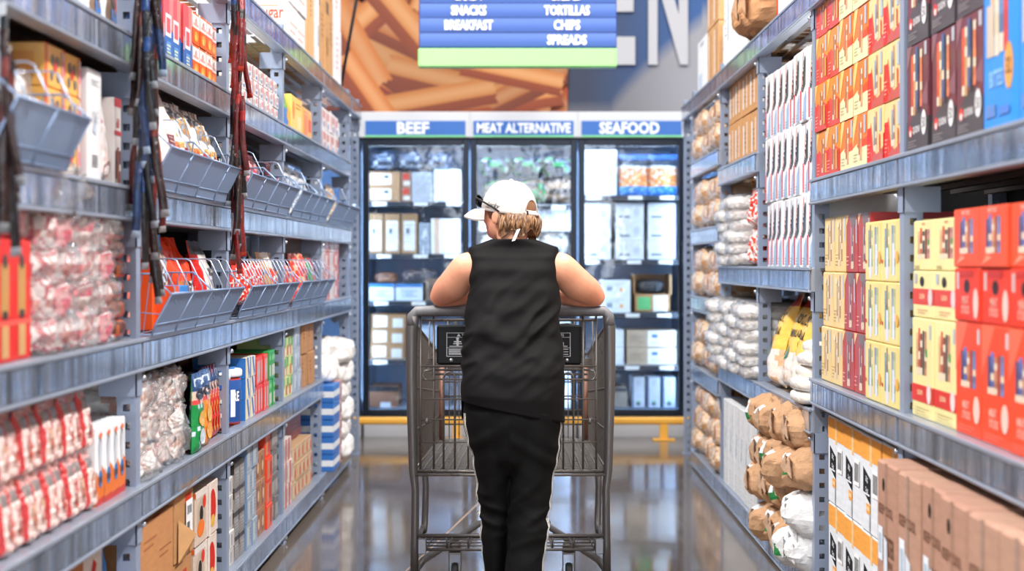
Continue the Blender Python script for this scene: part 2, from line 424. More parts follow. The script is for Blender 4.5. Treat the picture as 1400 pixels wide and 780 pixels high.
def mural():
    """printed wall panel: a close-up of fries left, navy with a grey-blue blur right"""
    mb = MB(); rnd = random.Random(4)
    s = (WY-.04)/FPX; X = lambda x: (x-VX)*s; Z = lambda y: CH-(y-VY)*s
    y = WY-.04
    def q(pts, c, e): mb.add([(a, y-e, b) for a, b in pts], [tuple(range(len(pts)))], c)
    x0, x1, z0, z1 = -6.5, X(776), Z(190), 4.9
    mb.box(x0, x1, y, WY, z0, z1, '#a23c0c')
    def clip(pts):
        for ax, lim, sg in ((0, x0, 1), (0, x1, -1), (1, z0, 1), (1, z1, -1)):
            out = []
            for i in range(len(pts)):
                a, b = pts[i-1], pts[i]; ia = (a[ax]-lim)*sg >= 0; ib = (b[ax]-lim)*sg >= 0
                if ia != ib:
                    t = (lim-a[ax])/(b[ax]-a[ax]); out.append((a[0]+t*(b[0]-a[0]), a[1]+t*(b[1]-a[1])))
                if ib: out.append(b)
            pts = out
            if not pts: return None
        return pts
    e = .002
    def fry(cx, cz, L_, W, an, top, side):
        nonlocal e
        d = Vector((math.cos(R(an)), math.sin(R(an)))); n = Vector((-d.y, d.x)); c = Vector((cx, cz))
        tone = rnd.uniform(.4, .68); hard = rnd.random() < .7
        strips = 11
        for k in range(strips):
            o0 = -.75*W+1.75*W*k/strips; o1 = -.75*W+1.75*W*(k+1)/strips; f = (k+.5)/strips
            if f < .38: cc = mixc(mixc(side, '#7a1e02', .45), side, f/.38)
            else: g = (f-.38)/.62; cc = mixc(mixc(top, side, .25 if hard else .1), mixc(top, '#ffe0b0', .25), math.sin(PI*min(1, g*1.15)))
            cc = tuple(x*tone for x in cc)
            en = .03*W*((k*7) % 5)
            pts = [c+d*(-L_/2+en)+n*o0, c+d*(L_/2-en)+n*o0, c+d*(L_/2-en)+n*o1, c+d*(-L_/2+en)+n*o1]
            pts = clip([(p.x, p.y) for p in pts])
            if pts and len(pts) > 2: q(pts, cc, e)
        e += .00012
    deep = ['#b4480f', '#c2550f', '#8f300a', '#a83f0d']
    for k in range(60):
        q(clip([(x0+rnd.random()*(x1-x0)+dx, z0+rnd.random()*1.6+dz) for dx, dz in ((0, 0), (.3, .05), (.25, .3), (-.05, .2))]) or [(x0, z0), (x0+.01, z0), (x0, z0+.01)], rnd.choice(deep), .001)
    for k in range(230):
        cx = rnd.uniform(x0, x1+.2); cz = rnd.uniform(z0-.1, z1)
        an = rnd.choice((-32, -28, -38, -20, 35, 48, 12, -8, 62)) + rnd.uniform(-8, 8)
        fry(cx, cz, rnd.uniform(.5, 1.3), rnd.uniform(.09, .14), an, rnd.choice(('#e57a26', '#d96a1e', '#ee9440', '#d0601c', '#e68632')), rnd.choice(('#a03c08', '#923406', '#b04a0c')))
    # the fries one sees over the freezers
    for px, pz, L_, W, an in ((520, 85, 1.5, .17, -38), (560, 60, 1.2, .13, -25), (640, 125, 1.3, .13, -14), (690, 140, .9, .12, 8), (735, 118, .8, .11, 25), (600, 140, .9, .12, 10),
                              (505, 30, .7, .13, 42), (540, 20, .8, .13, -50), (480, 60, .8, .14, -60), (500, 130, .7, .12, -55), (700, 105, .8, .1, -12)):
        fry(X(px), Z(pz), L_, W, an, rnd.choice(('#ee9440', '#e67c2a', '#e88634')), '#a2440c')
    o = tag(mb.build('wall_mural', mat('mural_print', None, 0.6)), 'orange printed wall mural of fries above the freezers', 'mural')
    # the navy print with a grey-blue blurred shape
    mb = MB()
    xa, xb = X(777), 6.5
    mb.box(xa, xb, y+.004, WY, z0, z1, '#1a3357')
    nx, nz = 60, 40
    P = lambda i, j: (xa+(xb-xa)*i/nx, y, z0+(z1-z0)*j/nz)
    def colr(a, b):
        px = VX+a/s; py = VY-(b-CH)/s
        c = mixc('#232c42', '#1c4a82', max(0, min(1, (px-800)/150)))
        # soft-edged beige grey mass rising to the right
        edge = 150-(max(0, px-835)**.8)*2.6
        t = max(0, min(1, (py-edge)/26+.5)); g = mixc('#6d6a70', '#8d8b90', max(0, min(1, (px-850)/90)))
        return mixc(c, g, t)
    nx, nz = 110, 90
    XS = [xa+(X(960)-xa)*i/80 for i in range(81)]+[X(960)+(xb-X(960))*i/30 for i in range(1, 31)]
    ZS = [z0+(Z(-10)-z0)*j/70 for j in range(71)]+[Z(-10)+(z1-Z(-10))*j/20 for j in range(1, 21)]
    def P(i, j):
        i0, j0 = int(i), int(j); fi, fj = i-i0, j-j0
        return (XS[i0]*(1-fi)+XS[min(nx, i0+1)]*fi, y, ZS[j0]*(1-fj)+ZS[min(nz, j0+1)]*fj)
    vs = [P(i, j) for j in range(nz+1) for i in range(nx+1)]
    fs = [(j*(nx+1)+i, j*(nx+1)+i+1, (j+1)*(nx+1)+i+1, (j+1)*(nx+1)+i) for j in range(nz) for i in range(nx)]
    cs = [colr(*[(lambda v: (v[0], v[2]))(P(f % nx+.5, f//nx+.5))][0]) for f in range(nx*nz)]
    # finer grid in the part one sees
    mb.add(vs, fs, lambda k: cs[k])
    tag(mb.build('wall_graphic', mat('graphic_print', None, 0.6)), 'navy printed wall graphic with blurred grey shape behind the big letters', 'wall graphic')
    # letters E N
    def letter(ch, xl, xr, yb, h):
        vs, fs, ar = textpoly(ch, 0.035); m2 = MB()
        f = [(X(xl)+a*(X(xr)-X(xl)), y-.03, Z(yb)+b*h) for a, b in vs]
        n = len(f); m2.add(f, fs, '#adabae')
        m2.add([(p[0], y-.002, p[2]) for p in f], [t[::-1] for t in fs], '#adabae')
        ed = {}
        for t in fs:
            for i in range(len(t)):
                a, b = t[i], t[(i+1) % len(t)]
                ed[(a, b)] = 1
        side = [(a, b) for (a, b) in ed if (b, a) not in ed]
        vv = []; ff = []
        for a, b in side:
            k = len(vv); vv += [f[a], f[b], (f[b][0], y-.002, f[b][2]), (f[a][0], y-.002, f[a][2])]; ff.append((k, k+1, k+2, k+3))
        m2.add(vv, ff, '#c9c7c8')
        return m2.build('wall_letter', M_PLAIN)
    tag(letter('E', 812, 868, 89, 1.02), 'big off-white capital letter E on the navy wall graphic', 'letter', 'big wall letters')
    tag(letter('N', 886, 940, 89, 1.02), 'big off-white capital letter N on the navy wall graphic', 'letter', 'big wall letters')
mural()

# ------------------------------------------------------------------ hanging aisle sign
def aisle_sign():
    Y = 8.8; s = Y/FPX
    X = lambda x: (x-VX)*s; Z = lambda y: CH-(y-VY)*s
    root = tag(empty('aisle_sign', (X(707), Y, Z(92))), 'hanging blue aisle sign with white grocery words and a green foot', 'sign')
    def ch(name, mb, m):
        o = mb.build(name, m, root); o.location = -root.location; return o
    x0, x1 = X(573), X(843)
    mb = MB(); mb.box(x0, x1, Y-.01, Y+.05, Z(66), Z(-75), '#1d3b78', .004); ch('backing', mb, M_PLAIN)
    mb = MB(); mb.box(x0-.004, x1, Y-.03, Y+.06, Z(92), Z(67), '#bdeeb0', .006); ch('green_foot_panel', mb, mat('pale_green_panel', '#93d684', 0.5))
    ms = mat('blue_sign_slat', '#4060a8', 0.6)
    rows = [(46, 64, '', 'SPREADS'), (25.5, 44, 'BREAKFAST', 'CHIPS'), (5.5, 24, 'SNACKS', 'TORTILLAS'), (-15, 4, 'CANDY', 'BREAD'), (-36, -17, 'COOKIES', 'CRACKERS')]
    for i, (a, b, l, r) in enumerate(rows):
        mb = MB(); N = 10; ra = []
        for k in range(N+1):
            z = Z(b)+(Z(a)-Z(b))*k/N; yy = Y-.012-.006*math.sin(PI*k/N); ra.append((yy, z))
        vs = [(x, p, q) for x in (x0+.006, x1-.004) for p, q in ra]
        mb.add(vs, [(k, N+1+k, N+2+k, k+1) for k in range(N)], '#5b7fd6', 0, True)
        mb.add([(x0+.006, p, q) for p, q in ra]+[(x0+.006, Y, ra[0][1])], [tuple(range(N+2))]); mb.add([(x1-.004, p, q) for p, q in ra]+[(x1-.004, Y, ra[0][1])], [tuple(range(N+1, -1, -1))])
        sl = ch('sign_slat', mb, ms)
        if i < 4:
            zc = (Z(a)+Z(b))/2
            for t, px, wpx in ((l, 641, {'SNACKS': 48, 'BREAKFAST': 66, 'CANDY': 42}.get(l, 50)), (r, 775, {'SPREADS': 54, 'CHIPS': 36, 'TORTILLAS': 62, 'BREAD': 40}.get(r, 50))):
                if not t: continue
                mt = MB(); vs, fs, ar = textpoly(t, 0.032); W = wpx*s; H = 13.5*s
                mt.add([(X(px)+(u-.5)*W, Y-.0205, zc+(v-.5)*H) for u, v in vs], fs, '#ffffff'); mt.build('lettering', M_PLAIN, sl)
    mb = MB()
    for x in (x0+.1, x1-.1): mb.tube([(x, Y+.02, Z(-75)), (x, Y+.02, 5.2)], .004, 6)
    ch('hanging_wire', mb, M_TUBE)
aisle_sign()
mb = MB(); a = PX(466, 118, 9.2); b = PX(488, -4, 9.2); d = (b-a)
mb.tube([a, b, b+d*3], .010, 6); tag(mb.build('slanted_cable', M_RUBBER), 'thin dark slanted cable in front of the orange mural', 'cable')

# ------------------------------------------------------------------ shelving racks
PW, PD, HTOP = 0.052, 0.045, 2.25
def post_mb():
    """perforated channel post: open to the back, square holes along the sides facing along the aisle"""
    mb = MB(); hs = .0095; pit = .05; t = .003
    mb.box(0, PD, 0, t, 0, HTOP)            # aisle side
    mb.box(0, PD, PW-t, PW, 0, HTOP)
    for x0 in (0, PD-t):
        y0, y1 = t, PW-t; yc = PW/2
        mb.box(x0, x0+t, y0, yc-hs, 0, HTOP); mb.box(x0, x0+t, yc+hs, y1, 0, HTOP)
        z = 0.0; c = .03
        while c < HTOP-.02:
            mb.box(x0, x0+t, yc-hs, yc+hs, z, c-hs); z = c+hs; c += pit
        mb.box(x0, x0+t, yc-hs, yc+hs, z, HTOP)
    mb.box(-.012, PD+.012, -.008, PW+.012, 0, .006)     # foot plate
    return mb
POST = post_mb().mesh('upright', M_POST)
_mc = {}
def beam_mesh(L_):
    k = ('b', round(L_, 3))
    if k not in _mc:
        mb = MB(); H = .088
        mb.box(0, L_, -.012, .03, -H, 0, b=.004); mb.box(0, L_, -.022, -.010, -.010, .0015, b=.002); mb.box(0, L_, -.022, -.010, -H-.001, -H+.008, b=.002)
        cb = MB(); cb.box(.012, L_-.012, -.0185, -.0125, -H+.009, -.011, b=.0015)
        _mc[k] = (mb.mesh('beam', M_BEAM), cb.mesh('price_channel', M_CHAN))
    return _mc[k]
def bracket_mesh():
    if 'br' not in _mc:
        mb = MB(); mb.box(-.007, -.002, -.004, .098, -.155, -.086); mb.box(-.007, PD+.004, -.004, 0, -.155, -.086)
        mb.box(-.0075, -.0071, .018, .034, -.146, -.130, '#111111'); _mc['br'] = mb.mesh('bracket', M_POST)
        mb = MB(); mb.lathe([(.0, 0), (.009, 0), (.009, .008), (.0, .008)], n=6); mb.lathe([(0, .008), (.005, .008), (.005, .018), (0, .018)], n=8); _mc['bo'] = mb.mesh('bolt', M_BOLT)
    return _mc['br'], _mc['bo']
def deck_mesh(L_, D, open_):
    k = ('d', round(L_, 3), open_)
    if k not in _mc:
        mb = MB()
        if open_:
            for i in range(9): mb.box(0.02, L_-.02, .05+i*(D-.1)/8, .075+i*(D-.1)/8, -.012, -.004)
            for i in range(int(L_/.1)): mb.box(.05+i*.1, .055+i*.1, .03, D, -.004, -.001)
            _mc[k] = mb.mesh('wire_deck', M_WHITEP)
        else:
            mb.box(0.0, L_, .02, D, -.014, -.001)
            for i in range(5): mb.box(.0, L_, .12+i*.12, .15+i*.12, -.05, -.014)
            _mc[k] = mb.mesh('shelf_deck', M_DECK)
    return _mc[k]
DEP = 0.68
def bay(side, y0, L_, levels, label, ends=(True, False), skipbeam=()):
    root = tag(empty('shelving_bay', (LX, y0, 0) if side == 'L' else (RX, y0+L_, 0), R(90) if side == 'L' else R(-90)), label, 'shelving', 'steel shelving bays along the aisle')
    br, bo = bracket_mesh(); bm, cm = beam_mesh(L_)
    def post(x, y, flip=False):
        p = link('upright', POST, root); p.location = (x, y, 0); return p
    # x of the posts at the end closer to the camera and at the far end
    near = 0.0 if side == 'L' else L_-PD
    far = L_ if side == 'L' else -PD
    xs = [near]+([far] if ends[1] else [])
    for x in xs:
        for y in (0, DEP-PW):
            p = post(x, y)
        for z in levels:
            b = link('bracket', br, root)
            if side == 'L': b.location = (x, 0, z)
            else: b.location = (x+PD, 0, z); b.scale = (-1, 1, 1)
            for dz in ((-.06,) if z < .3 else (-.055,)):
                q = link('bolt', bo, root); q.location = (x+(PD+.002 if side == 'L' else -.002), -.006, z-.11); q.rotation_euler = (0, R(90 if side == 'L' else -90), 0)
    for z in levels:
        b = link('beam', bm, root); b.location = (0, 0, z)
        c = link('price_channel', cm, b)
        d = link('wire_deck' if z > 2 else 'shelf_deck', deck_mesh(L_, DEP, z > 2), root); d.location = (0, 0, z)
    mb = MB(); mb.box(0, L_, DEP, DEP+.01, .05, 2.2); mb.build('shade_panel', M_BACK, root)  # added dark sheet: blocks light from behind, stands in for the shade
    return root
LLV = [.13, .619, 1.016, 1.416, 1.813, 2.21]
LY = [2.755, 3.975, 5.195, 6.415, 7.635, 8.855]
bay('L', LY[0], 1.22, LLV, 'steel shelving bay of red pouches and pink bagged stacks, closest of its side')
bay('L', LY[1], 1.22, LLV, 'steel shelving bay with deep wire bins beside the dangling snack stick strip')
bay('L', LY[2], 1.22, LLV, 'steel shelving bay with sugar cartons on top and many divider wires')
bay('L', LY[3], 1.22, LLV, 'steel shelving bay holding yellow bags high up and brown cartons below')
bay('L', LY[4], 1.22, [.13, 1.016, 1.416, 1.813, 2.21], 'steel shelving bay at the freezer end with striped cases and white sacks', ends=(True, True))
bay('L', LY[5]+PD, .52, [2.21], 'narrow empty end frame of perforated posts by the BEEF freezer', ends=(True, True))
RY = [2.805, 4.03, 5.255, 6.48, 7.705]
bay('R', RY[0], 1.225, [.1, .81, 1.51, 2.2], 'steel shelving bay of maroon, cream and orange cartons, closest of its side')
bay('R', RY[1], 1.225, [.1, .81, 1.51, 2.2], 'steel shelving bay stacked with orange and yellow cartons over white cartons')
bay('R', RY[2], 1.225, [.1, .70, 1.2, 2.2], 'steel shelving bay of tall white carton rows and brown paper sacks')
bay('R', RY[3], 1.225, [.1, .70, 1.2, 1.70, 2.2], 'steel shelving bay with white panel cases and plastic wrapped white stacks')
bay('R', RY[4], 1.225, [.1, .61, 1.02, 1.41, 1.81, 2.2], 'steel shelving bay of tan bagged snacks near the SEAFOOD freezer', ends=(True, True))
bay('R', 8.975, .46, [2.2], 'narrow empty end frame of perforated posts by the SEAFOOD freezer', ends=(True, True))
# ------------------------------------------------------------------ kinds of goods
def deco(*ops):
    def fn(F, rnd):
        for o in ops:
            k = o[0]; a = o[1:]
            if k == 'r': F.rect(*a)
            elif k == 'p': F.poly(list(a[0]), a[1])
            elif k == 'e': F.ell(*a)
            elif k == 'd': F.disc(*a)
            elif k == 't': F.text(a[0], a[1], a[2], a[3], a[4], a[5] if len(a) > 5 else None, a[6] if len(a) > 6 else 0)
            elif k == 'b': F.bars(*a[:5], rnd)
            elif k == 'l': F.lines(*a)
            elif k == 'c': F.code(*a[:4], rnd)
    return fn
def K(name, w, h, d, base, front=None, ends=None, top=None, m=M_PRINT, seed=1, b=0.003, seam=True, parts=()):
    return Kind(name, carton(w, h, d, base, front, ends, top, seed, b, 0, seam), m, w, parts)
def KP(name, w, h, t, colfn, seed=1, m=M_BAG, wr=.005, lean=0.0, decal=None, crimp=.07, nu=12, nv=18, parts=()):
    return Kind(name, pouch(w, h, t, colfn, seed, nu, nv, wr, lean, crimp, decal), m, w, parts)
def KL(name, w, h, d, colfn, seed=1, m=M_FOIL, amp=.012, freq=9.0, p=.55, nu=22, nv=14, sm=True, ridge=False, wrap=0, tie=None):
    parts = []
    if wrap: parts.append(('plastic_wrap', lump(w, h, d, lambda *a: '#ffffff', seed+50, nu+6, nv+4, p, amp*1.7, freq*1.6, True, True, wrap), M_FILM))
    return Kind(name, lump(w, h, d, colfn, seed, nu, nv, p, amp, freq, sm, ridge), m, w, parts)
def speck(*cols, seed=0, f=1.0):
    """printed colour broken into soft random patches"""
    def fn(u, v, *r):
        w_ = r[0] if len(r) > 1 else 0.0
        n = noise.noise(Vector((u*4*f+seed*7.3, v*5*f, w_*4*f)))*.5+.5+r[-1].uniform(-.16, .16)
        return cols[max(0, min(len(cols)-1, int(n*len(cols))))]
    return fn
def bands(*bs):
    """(v_top, colour) bands from the bottom up"""
    def fn(u, v, *r):
        for t, c in bs:
            if v <= t: return c
        return bs[-1][1]
    return fn

def wire_bin(L_, nd, seed=1):
    """grey wire bin hooked on a shelf edge: sloping front of close wires, rim, ends and divider loops; returns (body, parts)"""
    prof = [(-.004, .002), (-.014, .032), (-.058, .115)]
    g = MB(); n = int(L_/.0085)
    for i in range(n+1):
        x = L_*i/n; g.tube([(x, y, z) for y, z in prof], .0014, 4, caps=False)
    for i in range(8): g.tube([(0, .02+i*.04, .003), (L_, .02+i*.04, .003)], .0016, 4)
    rim = MB(); rim.tube([(0, -.058, .115), (L_, -.058, .115)], .0036, 8); rim.tube([(0, -.014, .032), (L_, -.016, .034)], .0028, 6); rim.tube([(0, -.004, .004), (L_, -.004, .004)], .0032, 6)
    rim.tube([(L_*.5, y-.002, z) for y, z in prof], .003, 6)
    parts = [('rim', rim, M_WIRE)]
    for x in (0, L_):
        e = MB(); e.tube([(x, y, z) for y, z in prof]+[(x, .0, .17), (x, .2, .17), (x, .28, .004), (x, -.004, .004)], .0032, 6)
        for k in range(9): e.tube([(x, .02+k*.025, .004), (x, .0+k*.022, .17)], .0015, 4, caps=False)
        e.tube([(x, -.03, .06), (x, .2, .08)], .0015, 4)
        parts.append(('end_panel', e, M_WIRE))
    rnd = random.Random(seed)
    for i in range(nd):
        x = L_*(i+.5)/nd+rnd.uniform(-.004, .004); dv = MB()
        dv.tube([(x, -.05, .085), (x, -.046, .13), (x, -.010, .205), (x, .004, .212), (x, .10, .212), (x, .11, .2), (x, .11, .01)], .0022, 6)
        parts.append(('divider', dv, M_WIREL))
    return g, parts
_wb = {}
def put_bin(y, L_, z, nd, label):
    k = (round(L_, 3), nd)
    if k not in _wb:
        g, parts = wire_bin(L_, nd); _wb[k] = Kind('wire_bin', g, M_WIRE, L_, parts)
    return place('L', _wb[k], y, z+.002, -.024, label, 'wire bin', 'grey wire bins hooked along the beams')

NEARL = 'L'
# ================================================================== wire-bin side, closest bay
kb = KP('blue_snack_bag', .165, .33, .09, lambda u, v, r: '#2f74c8' if v > .3 else ('#e8eef6' if abs(u-.5) < .25 else '#1f56a8'), 3, decal=deco(('e', .5, .62, .3, .12, '#f3c33d'), ('t', 'CHIPS', .5, .62, .08, '#173f8f', .5), ('r', .1, .2, .9, .3, '#dfe7f2')))
grid('L', kb, 2.95, 4, .17, 1.813, 'blue glossy snack bag with white foot above the closest beam', 'bag', 'blue snack bags on the top left ledge', .03, jit=.006)
kt = KP('tan_snack_bag', .12, .3, .08, lambda u, v, r: '#f0f1f4' if abs(u-.5) > .3 or v > .8 else '#8a7361', 5, decal=deco(('e', .5, .5, .22, .3, '#6f5a4c'), ('r', .3, .1, .7, .2, '#3d78c2')))
grid('L', kt, 3.66, 2, .13, 1.813, 'white and brown bag with a dark oval beside the blue bags', 'bag', 'white and brown bags', .03)
put_bin(2.80, .47, 1.416, 3, 'grey wire bin heaped with wrapped white snack packs, closest to the camera')
ks = [KL('wrapped_snack', .11, .09, .12, speck('#efe6e2', '#e9d3c6', '#f7f4f2', '#c99a80', seed=i), i, amp=.01, wrap=.002) for i in range(3)]
for i in range(12):
    place('L', ks[i % 3], 2.82+.105*(i % 4), 1.42+.06*(i//4), -.02+.03*(i//4), 'crinkled white wrapped snack pack in the closest wire bin, %s%s from near end' % (ROWS[3][i//4], ORD[i % 4]), 'snack pack', 'wrapped packs in the closest bin')
def pret(F, r):
    F.rect(.0, .0, 1, 1, '#12305f')
    for k in range(14):
        u, v, a = r.random(), r.random(), r.uniform(-.6, .6); F.poly([(u-.14, v-.1+a*.2), (u+.14, v+.1-a*.2), (u+.13, v+.17-a*.2), (u-.16, v-.02+a*.2)], var('#a06a44', .15, r))
kp = K('pretzel_carton', .3, .3, .2, '#12305f', pret, pret)
place('L', kp, 2.96, 1.417, .12, 'dark blue carton printed with brown pretzel sticks behind the closest wire bin', 'carton')
def yel(F, r):
    F.rect(0, 0, .1, 1, '#e23a2e')
    for k in range(4): F.disc(.35+.3*(k % 2)+r.uniform(-.04, .04), .28+.36*(k//2), .013, '#6f675f')
    F.disc(.5, .5, .013, r.choice(('#3f7fd0', '#d6443c'))); F.rect(.84, 0, 1, .9, '#d9b4a4'); F.rect(.9, .35, 1, .7, '#e2637a')
ky = K('yellow_snack_carton', .132, .097, .25, '#f2b55a', yel, deco(('r', 0, 0, .12, 1, '#d9322a'), ('r', .5, .2, .9, .8, '#e69a4a')))
grid('L', ky, 3.30, 2, .14, 1.416, 'orange yellow snack carton with round prints', 'carton', 'orange yellow cartons beside the closest bin', .03, 3, .0985)
kw = K('white_tall_carton', .115, .275, .2, '#e2e2e4', deco(('c', .25, .1, .75, .27), ('l', .2, .8, .9, 3, .02, '#6c7078'), ('p', [(.3, .45), (.6, .62), (.55, .42)], '#b9c6d6'), ('l', .25, .7, .62, 5, .022, '#9aa0a8')), deco(('l', .2, .8, .8, 4, .03, '#8a9098')))
place('L', kw, 3.585, 1.416, .015, 'tall narrow white carton with grey print and a barcode', 'carton')
kr = KP('white_pink_bag', .11, .26, .1, speck('#f1ddd8', '#f4ebe8', '#ead0c8', seed=3), 4, decal=deco(('r', .25, .6, .42, .9, '#c92f3b'), ('r', .6, .55, .8, .88, '#cf3340'), ('e', .5, .15, .2, .08, '#b58a80')))
place('L', kr, 3.715, 1.416, .02, 'pale pink bag with two red marks beside the tall white carton', 'bag')
kr = K('red_topped_pack', .065, .23, .1, '#efe6e2', deco(('r', 0, .9, 1, 1, '#d3262b'), ('t', '60', .5, .72, .12, '#d8474a'), ('r', 0, .58, 1, .63, '#d3262b'), ('b', .1, 0, .9, .45, ('#7c3b2c', '#9c5238', '#7c3b2c'))))
place('L', kr, 3.835, 1.416, .02, 'slim white pack with red cap and brown sticks beside the first post', 'pack')
# ledge at 1.016
kr = K('red_bottle_carton', .118, .25, .2, '#d8231c', deco(('r', .3, .38, .7, .8, '#b98a4e'), ('e', .5, .82, .12, .06, '#3a3330'), ('r', .38, .35, .62, .42, '#2e2724'), ('r', .32, .04, .68, .3, '#c89a66'), ('r', .0, .3, 1, .34, '#e9594c')))
grid('L', kr, 2.93, 2, .122, 1.016, 'red carton printed with a tan bottle at the closest rack end', 'carton', 'red bottle cartons', .012, start=1)
kk = KL('pink_wrapped_bag', .115, .11, .2, speck('#d9596a', '#e58d95', '#c94455', '#eab8b6', seed=2), 6, amp=.008, p=.4, wrap=.002)
grid('L', kk, 2.93, 2, .122, 1.267, 'pink wrapped bag on top of the red bottle cartons', 'bag', 'pink bags over red cartons', .02)
pk = [KL('pink_plastic_pack', .2, .09, .3, speck('#e9cfcb', '#dd9a9a', '#cc5a66', '#f3e4e0', '#cf8f86', '#b83a48', seed=i, f=2), 20+i, amp=.02, freq=20, p=.42, nu=44, nv=24, wrap=.004, ridge=True) for i in range(4)]
for r_ in range(4):
    for i in range(3):
        place('L', pk[(r_*2+i) % 4], 3.195+i*.187+r_*.004, 1.018+r_*.076, -.005+.004*i, 'clear wrapped pink candy pack by the red cartons, %s%s from near end' % (ROWS[4][r_], ORD[i]), 'candy pack', 'clear wrapped pink packs')
place('L', KL('loose_plastic_wrap_pack', .3, .1, .24, speck('#f0e9e8', '#e6d2d0', '#fbfafa', '#b9b3b3', seed=9), 31, amp=.03, freq=13, nu=30, nv=18, ridge=True, wrap=.006), 3.2, 1.322, .0, 'crumpled clear plastic pack topping the pink wrapped candy packs', 'candy pack')
ko = [KL('orange_snack_bag', .15, .058, .2, lambda u, v, w_, r, i=i: '#e8541c' if (v > .55 or w_ < .3) and not (.3 < u < .62 and w_ > .35) else ('#5d3325' if r.random() < .5 else '#a8562f'), 40+i, amp=.006, freq=14, m=M_BAG) for i in range(3)]
for i in range(6): place('L', ko[i % 3], 3.775+.006*(i % 2), 1.018+i*.051, .0+.004*(i % 3), 'orange and brown snack bag, %s up in the pile by the first post' % ORD[i], 'bag', 'pile of orange snack bags')
# ledge at .619
def pinkp(i):
    return KP('red_pink_pouch', .073, .142, .06, lambda u, v, r: ('#cf3b3f' if u < .13 else ('#dba49e' if v > .87 else ('#8d7f7c' if v > .73 else ('#e9b9b2' if u > .85 else '#f0d3cc')))), 50+i, m=M_FOIL, wr=.004, decal=deco(('e', .52, .42, .22, .2, ('#d98a80', '#d9a890', '#c96a66')[i % 3]), ('e', .5, .35, .1, .1, '#b9564c'), ('r', .25, .08, .8, .16, '#d9605c'), ('l', .3, .8, .66, 2, .05, '#d8736e')))
kpp = [pinkp(i) for i in range(5)]
for r_ in range(2):
    for i in range(9):
        place('L', kpp[(i*2+r_) % 5], 2.97+i*.0735, .621+r_*.143, .0+.006*(i % 2)+.01*r_, 'red and pink stand-up pouch, %s%s from the near end' % (ROWS[2][r_], ORD[i]), 'pouch', 'red pink pouches in two rows', ry=0)
ko = K('orange_white_carton', .068, .195, .22, '#eceef2', deco(('p', [(0, 0), (1, 0), (1, .42), (.7, .5), (.3, .34), (0, .45)], '#e0701c'), ('p', [(0, 0), (1, 0), (1, .1), (0, .07)], '#c02c1e'), ('e', .5, .7, .22, .17, '#8b8f98'), ('e', .5, .62, .18, .2, '#c9cfd8'), ('e', .5, .33, .24, .11, '#2f6fb0'), ('r', .3, .28, .7, .36, '#3c3e48'), ('e', .5, .88, .2, .04, '#e8794a')), deco(('r', 0, 0, 1, .35, '#dd7a2a')))
grid('L', ko, 3.645, 4, .0705, .619, 'white and orange narrow carton with a blue emblem', 'carton', 'white and orange cartons beside the pink pouches', .012)
place('L', KL('blue_film_bundle', .25, .29, .2, speck('#2e6cb4', '#3f8fd8', '#1d4c8c', seed=1), 61, amp=.015, p=.35), 3.68, .621, .28, 'blue film wrapped bundle behind the white and orange cartons', 'bundle')
kbx = K('brown_carton', .28, .37, .4, '#a9714a', deco(('r', .46, 0, .54, 1, '#b98461'), ('l', .1, .4, .8, 3, .06, '#7c4c2e')), m=M_CARD)
place('L', kbx, 3.32, .13, .03, 'plain brown carton on the bottom ledge under the pink pouches', 'carton')
kbx = K('white_red_carton', .2, .36, .4, '#d8d3d0', deco(('p', [(.1, .5), (.6, .95), (.75, .9), (.25, .45)], '#c23a34'), ('r', .1, .1, .6, .35, '#a8b3c0'), ('l', .1, .6, .42, 4, .03, '#6c7078')), m=M_CARD)
place('L', kbx, 3.63, .13, .05, 'white carton with a red diagonal flash beside a brown carton, bottom ledge', 'carton')
place('L', KP('blue_white_bag', .1, .44, .1, lambda u, v, r: '#2f74c0' if v > .5 else '#e8eaf0', 8, decal=deco(('e', .5, .25, .3, .06, '#d03a34'))), 3.85, .13, .05, 'tall blue and white bag squeezed beside the first post, bottom ledge', 'bag')

# ================================================================== wire-bin side, second bay
def crk(F, r):
    F.rect(0, .46, 1, 1, '#e4545a'); F.rect(.62, .46, 1, 1, '#ef7f78'); F.rect(0, 0, 1, .44, '#2a62ab')
    F.rect(.22, .34, .78, .66, '#f4f2f2'); F.rect(.3, .39, .7, .61, '#d8545c'); F.rect(.0, .3, .1, .5, '#f1b5b2'); F.rect(.28, .12, .72, .27, '#5a8ccb'); F.lines(.3, .7, .2, 3, .05, '#d9dcb0', .4)
kc = K('red_blue_cracker_carton', .122, .205, .22, '#d9474c', crk, deco(('r', 0, 0, 1, .4, '#1f4f94')))
grid('L', kc, 4.04, 5, .133, 1.813, 'tall red carton with blue foot and white-framed panel', 'carton', 'red and blue cartons high by the stick strip', .012, jit=.008)
def orw(F, r):
    F.rect(0, .5, 1, .92, '#f0e6e2'); F.rect(0, 0, 1, .5, '#ec5f1d'); F.rect(.1, .58, .9, .66, '#e3a5a0'); F.text('IVS', .5, .73, .2, '#d9898a', .8, 20); F.ell(.5, .25, .3, .16, '#f59a3c'); F.ell(.4, .2, .14, .1, '#f7c25e')
kw = K('orange_white_carton', .092, .102, .22, '#ec6a26', orw, deco(('r', 0, .5, 1, 1, '#efe4e0')), b=.002)
grid('L', kw, 4.715, 4, .096, 1.813, 'small orange carton with white upper half', 'carton', 'small orange and white cartons before the second post', .012, 2, .1035)
put_bin(4.03, .53, 1.416, 1, 'grey wire bin of tan and foil bags, upper bin by the snack stick strip')
put_bin(4.565, .53, 1.416, 1, 'grey wire bin of clear foil bags, upper bin before the second post')
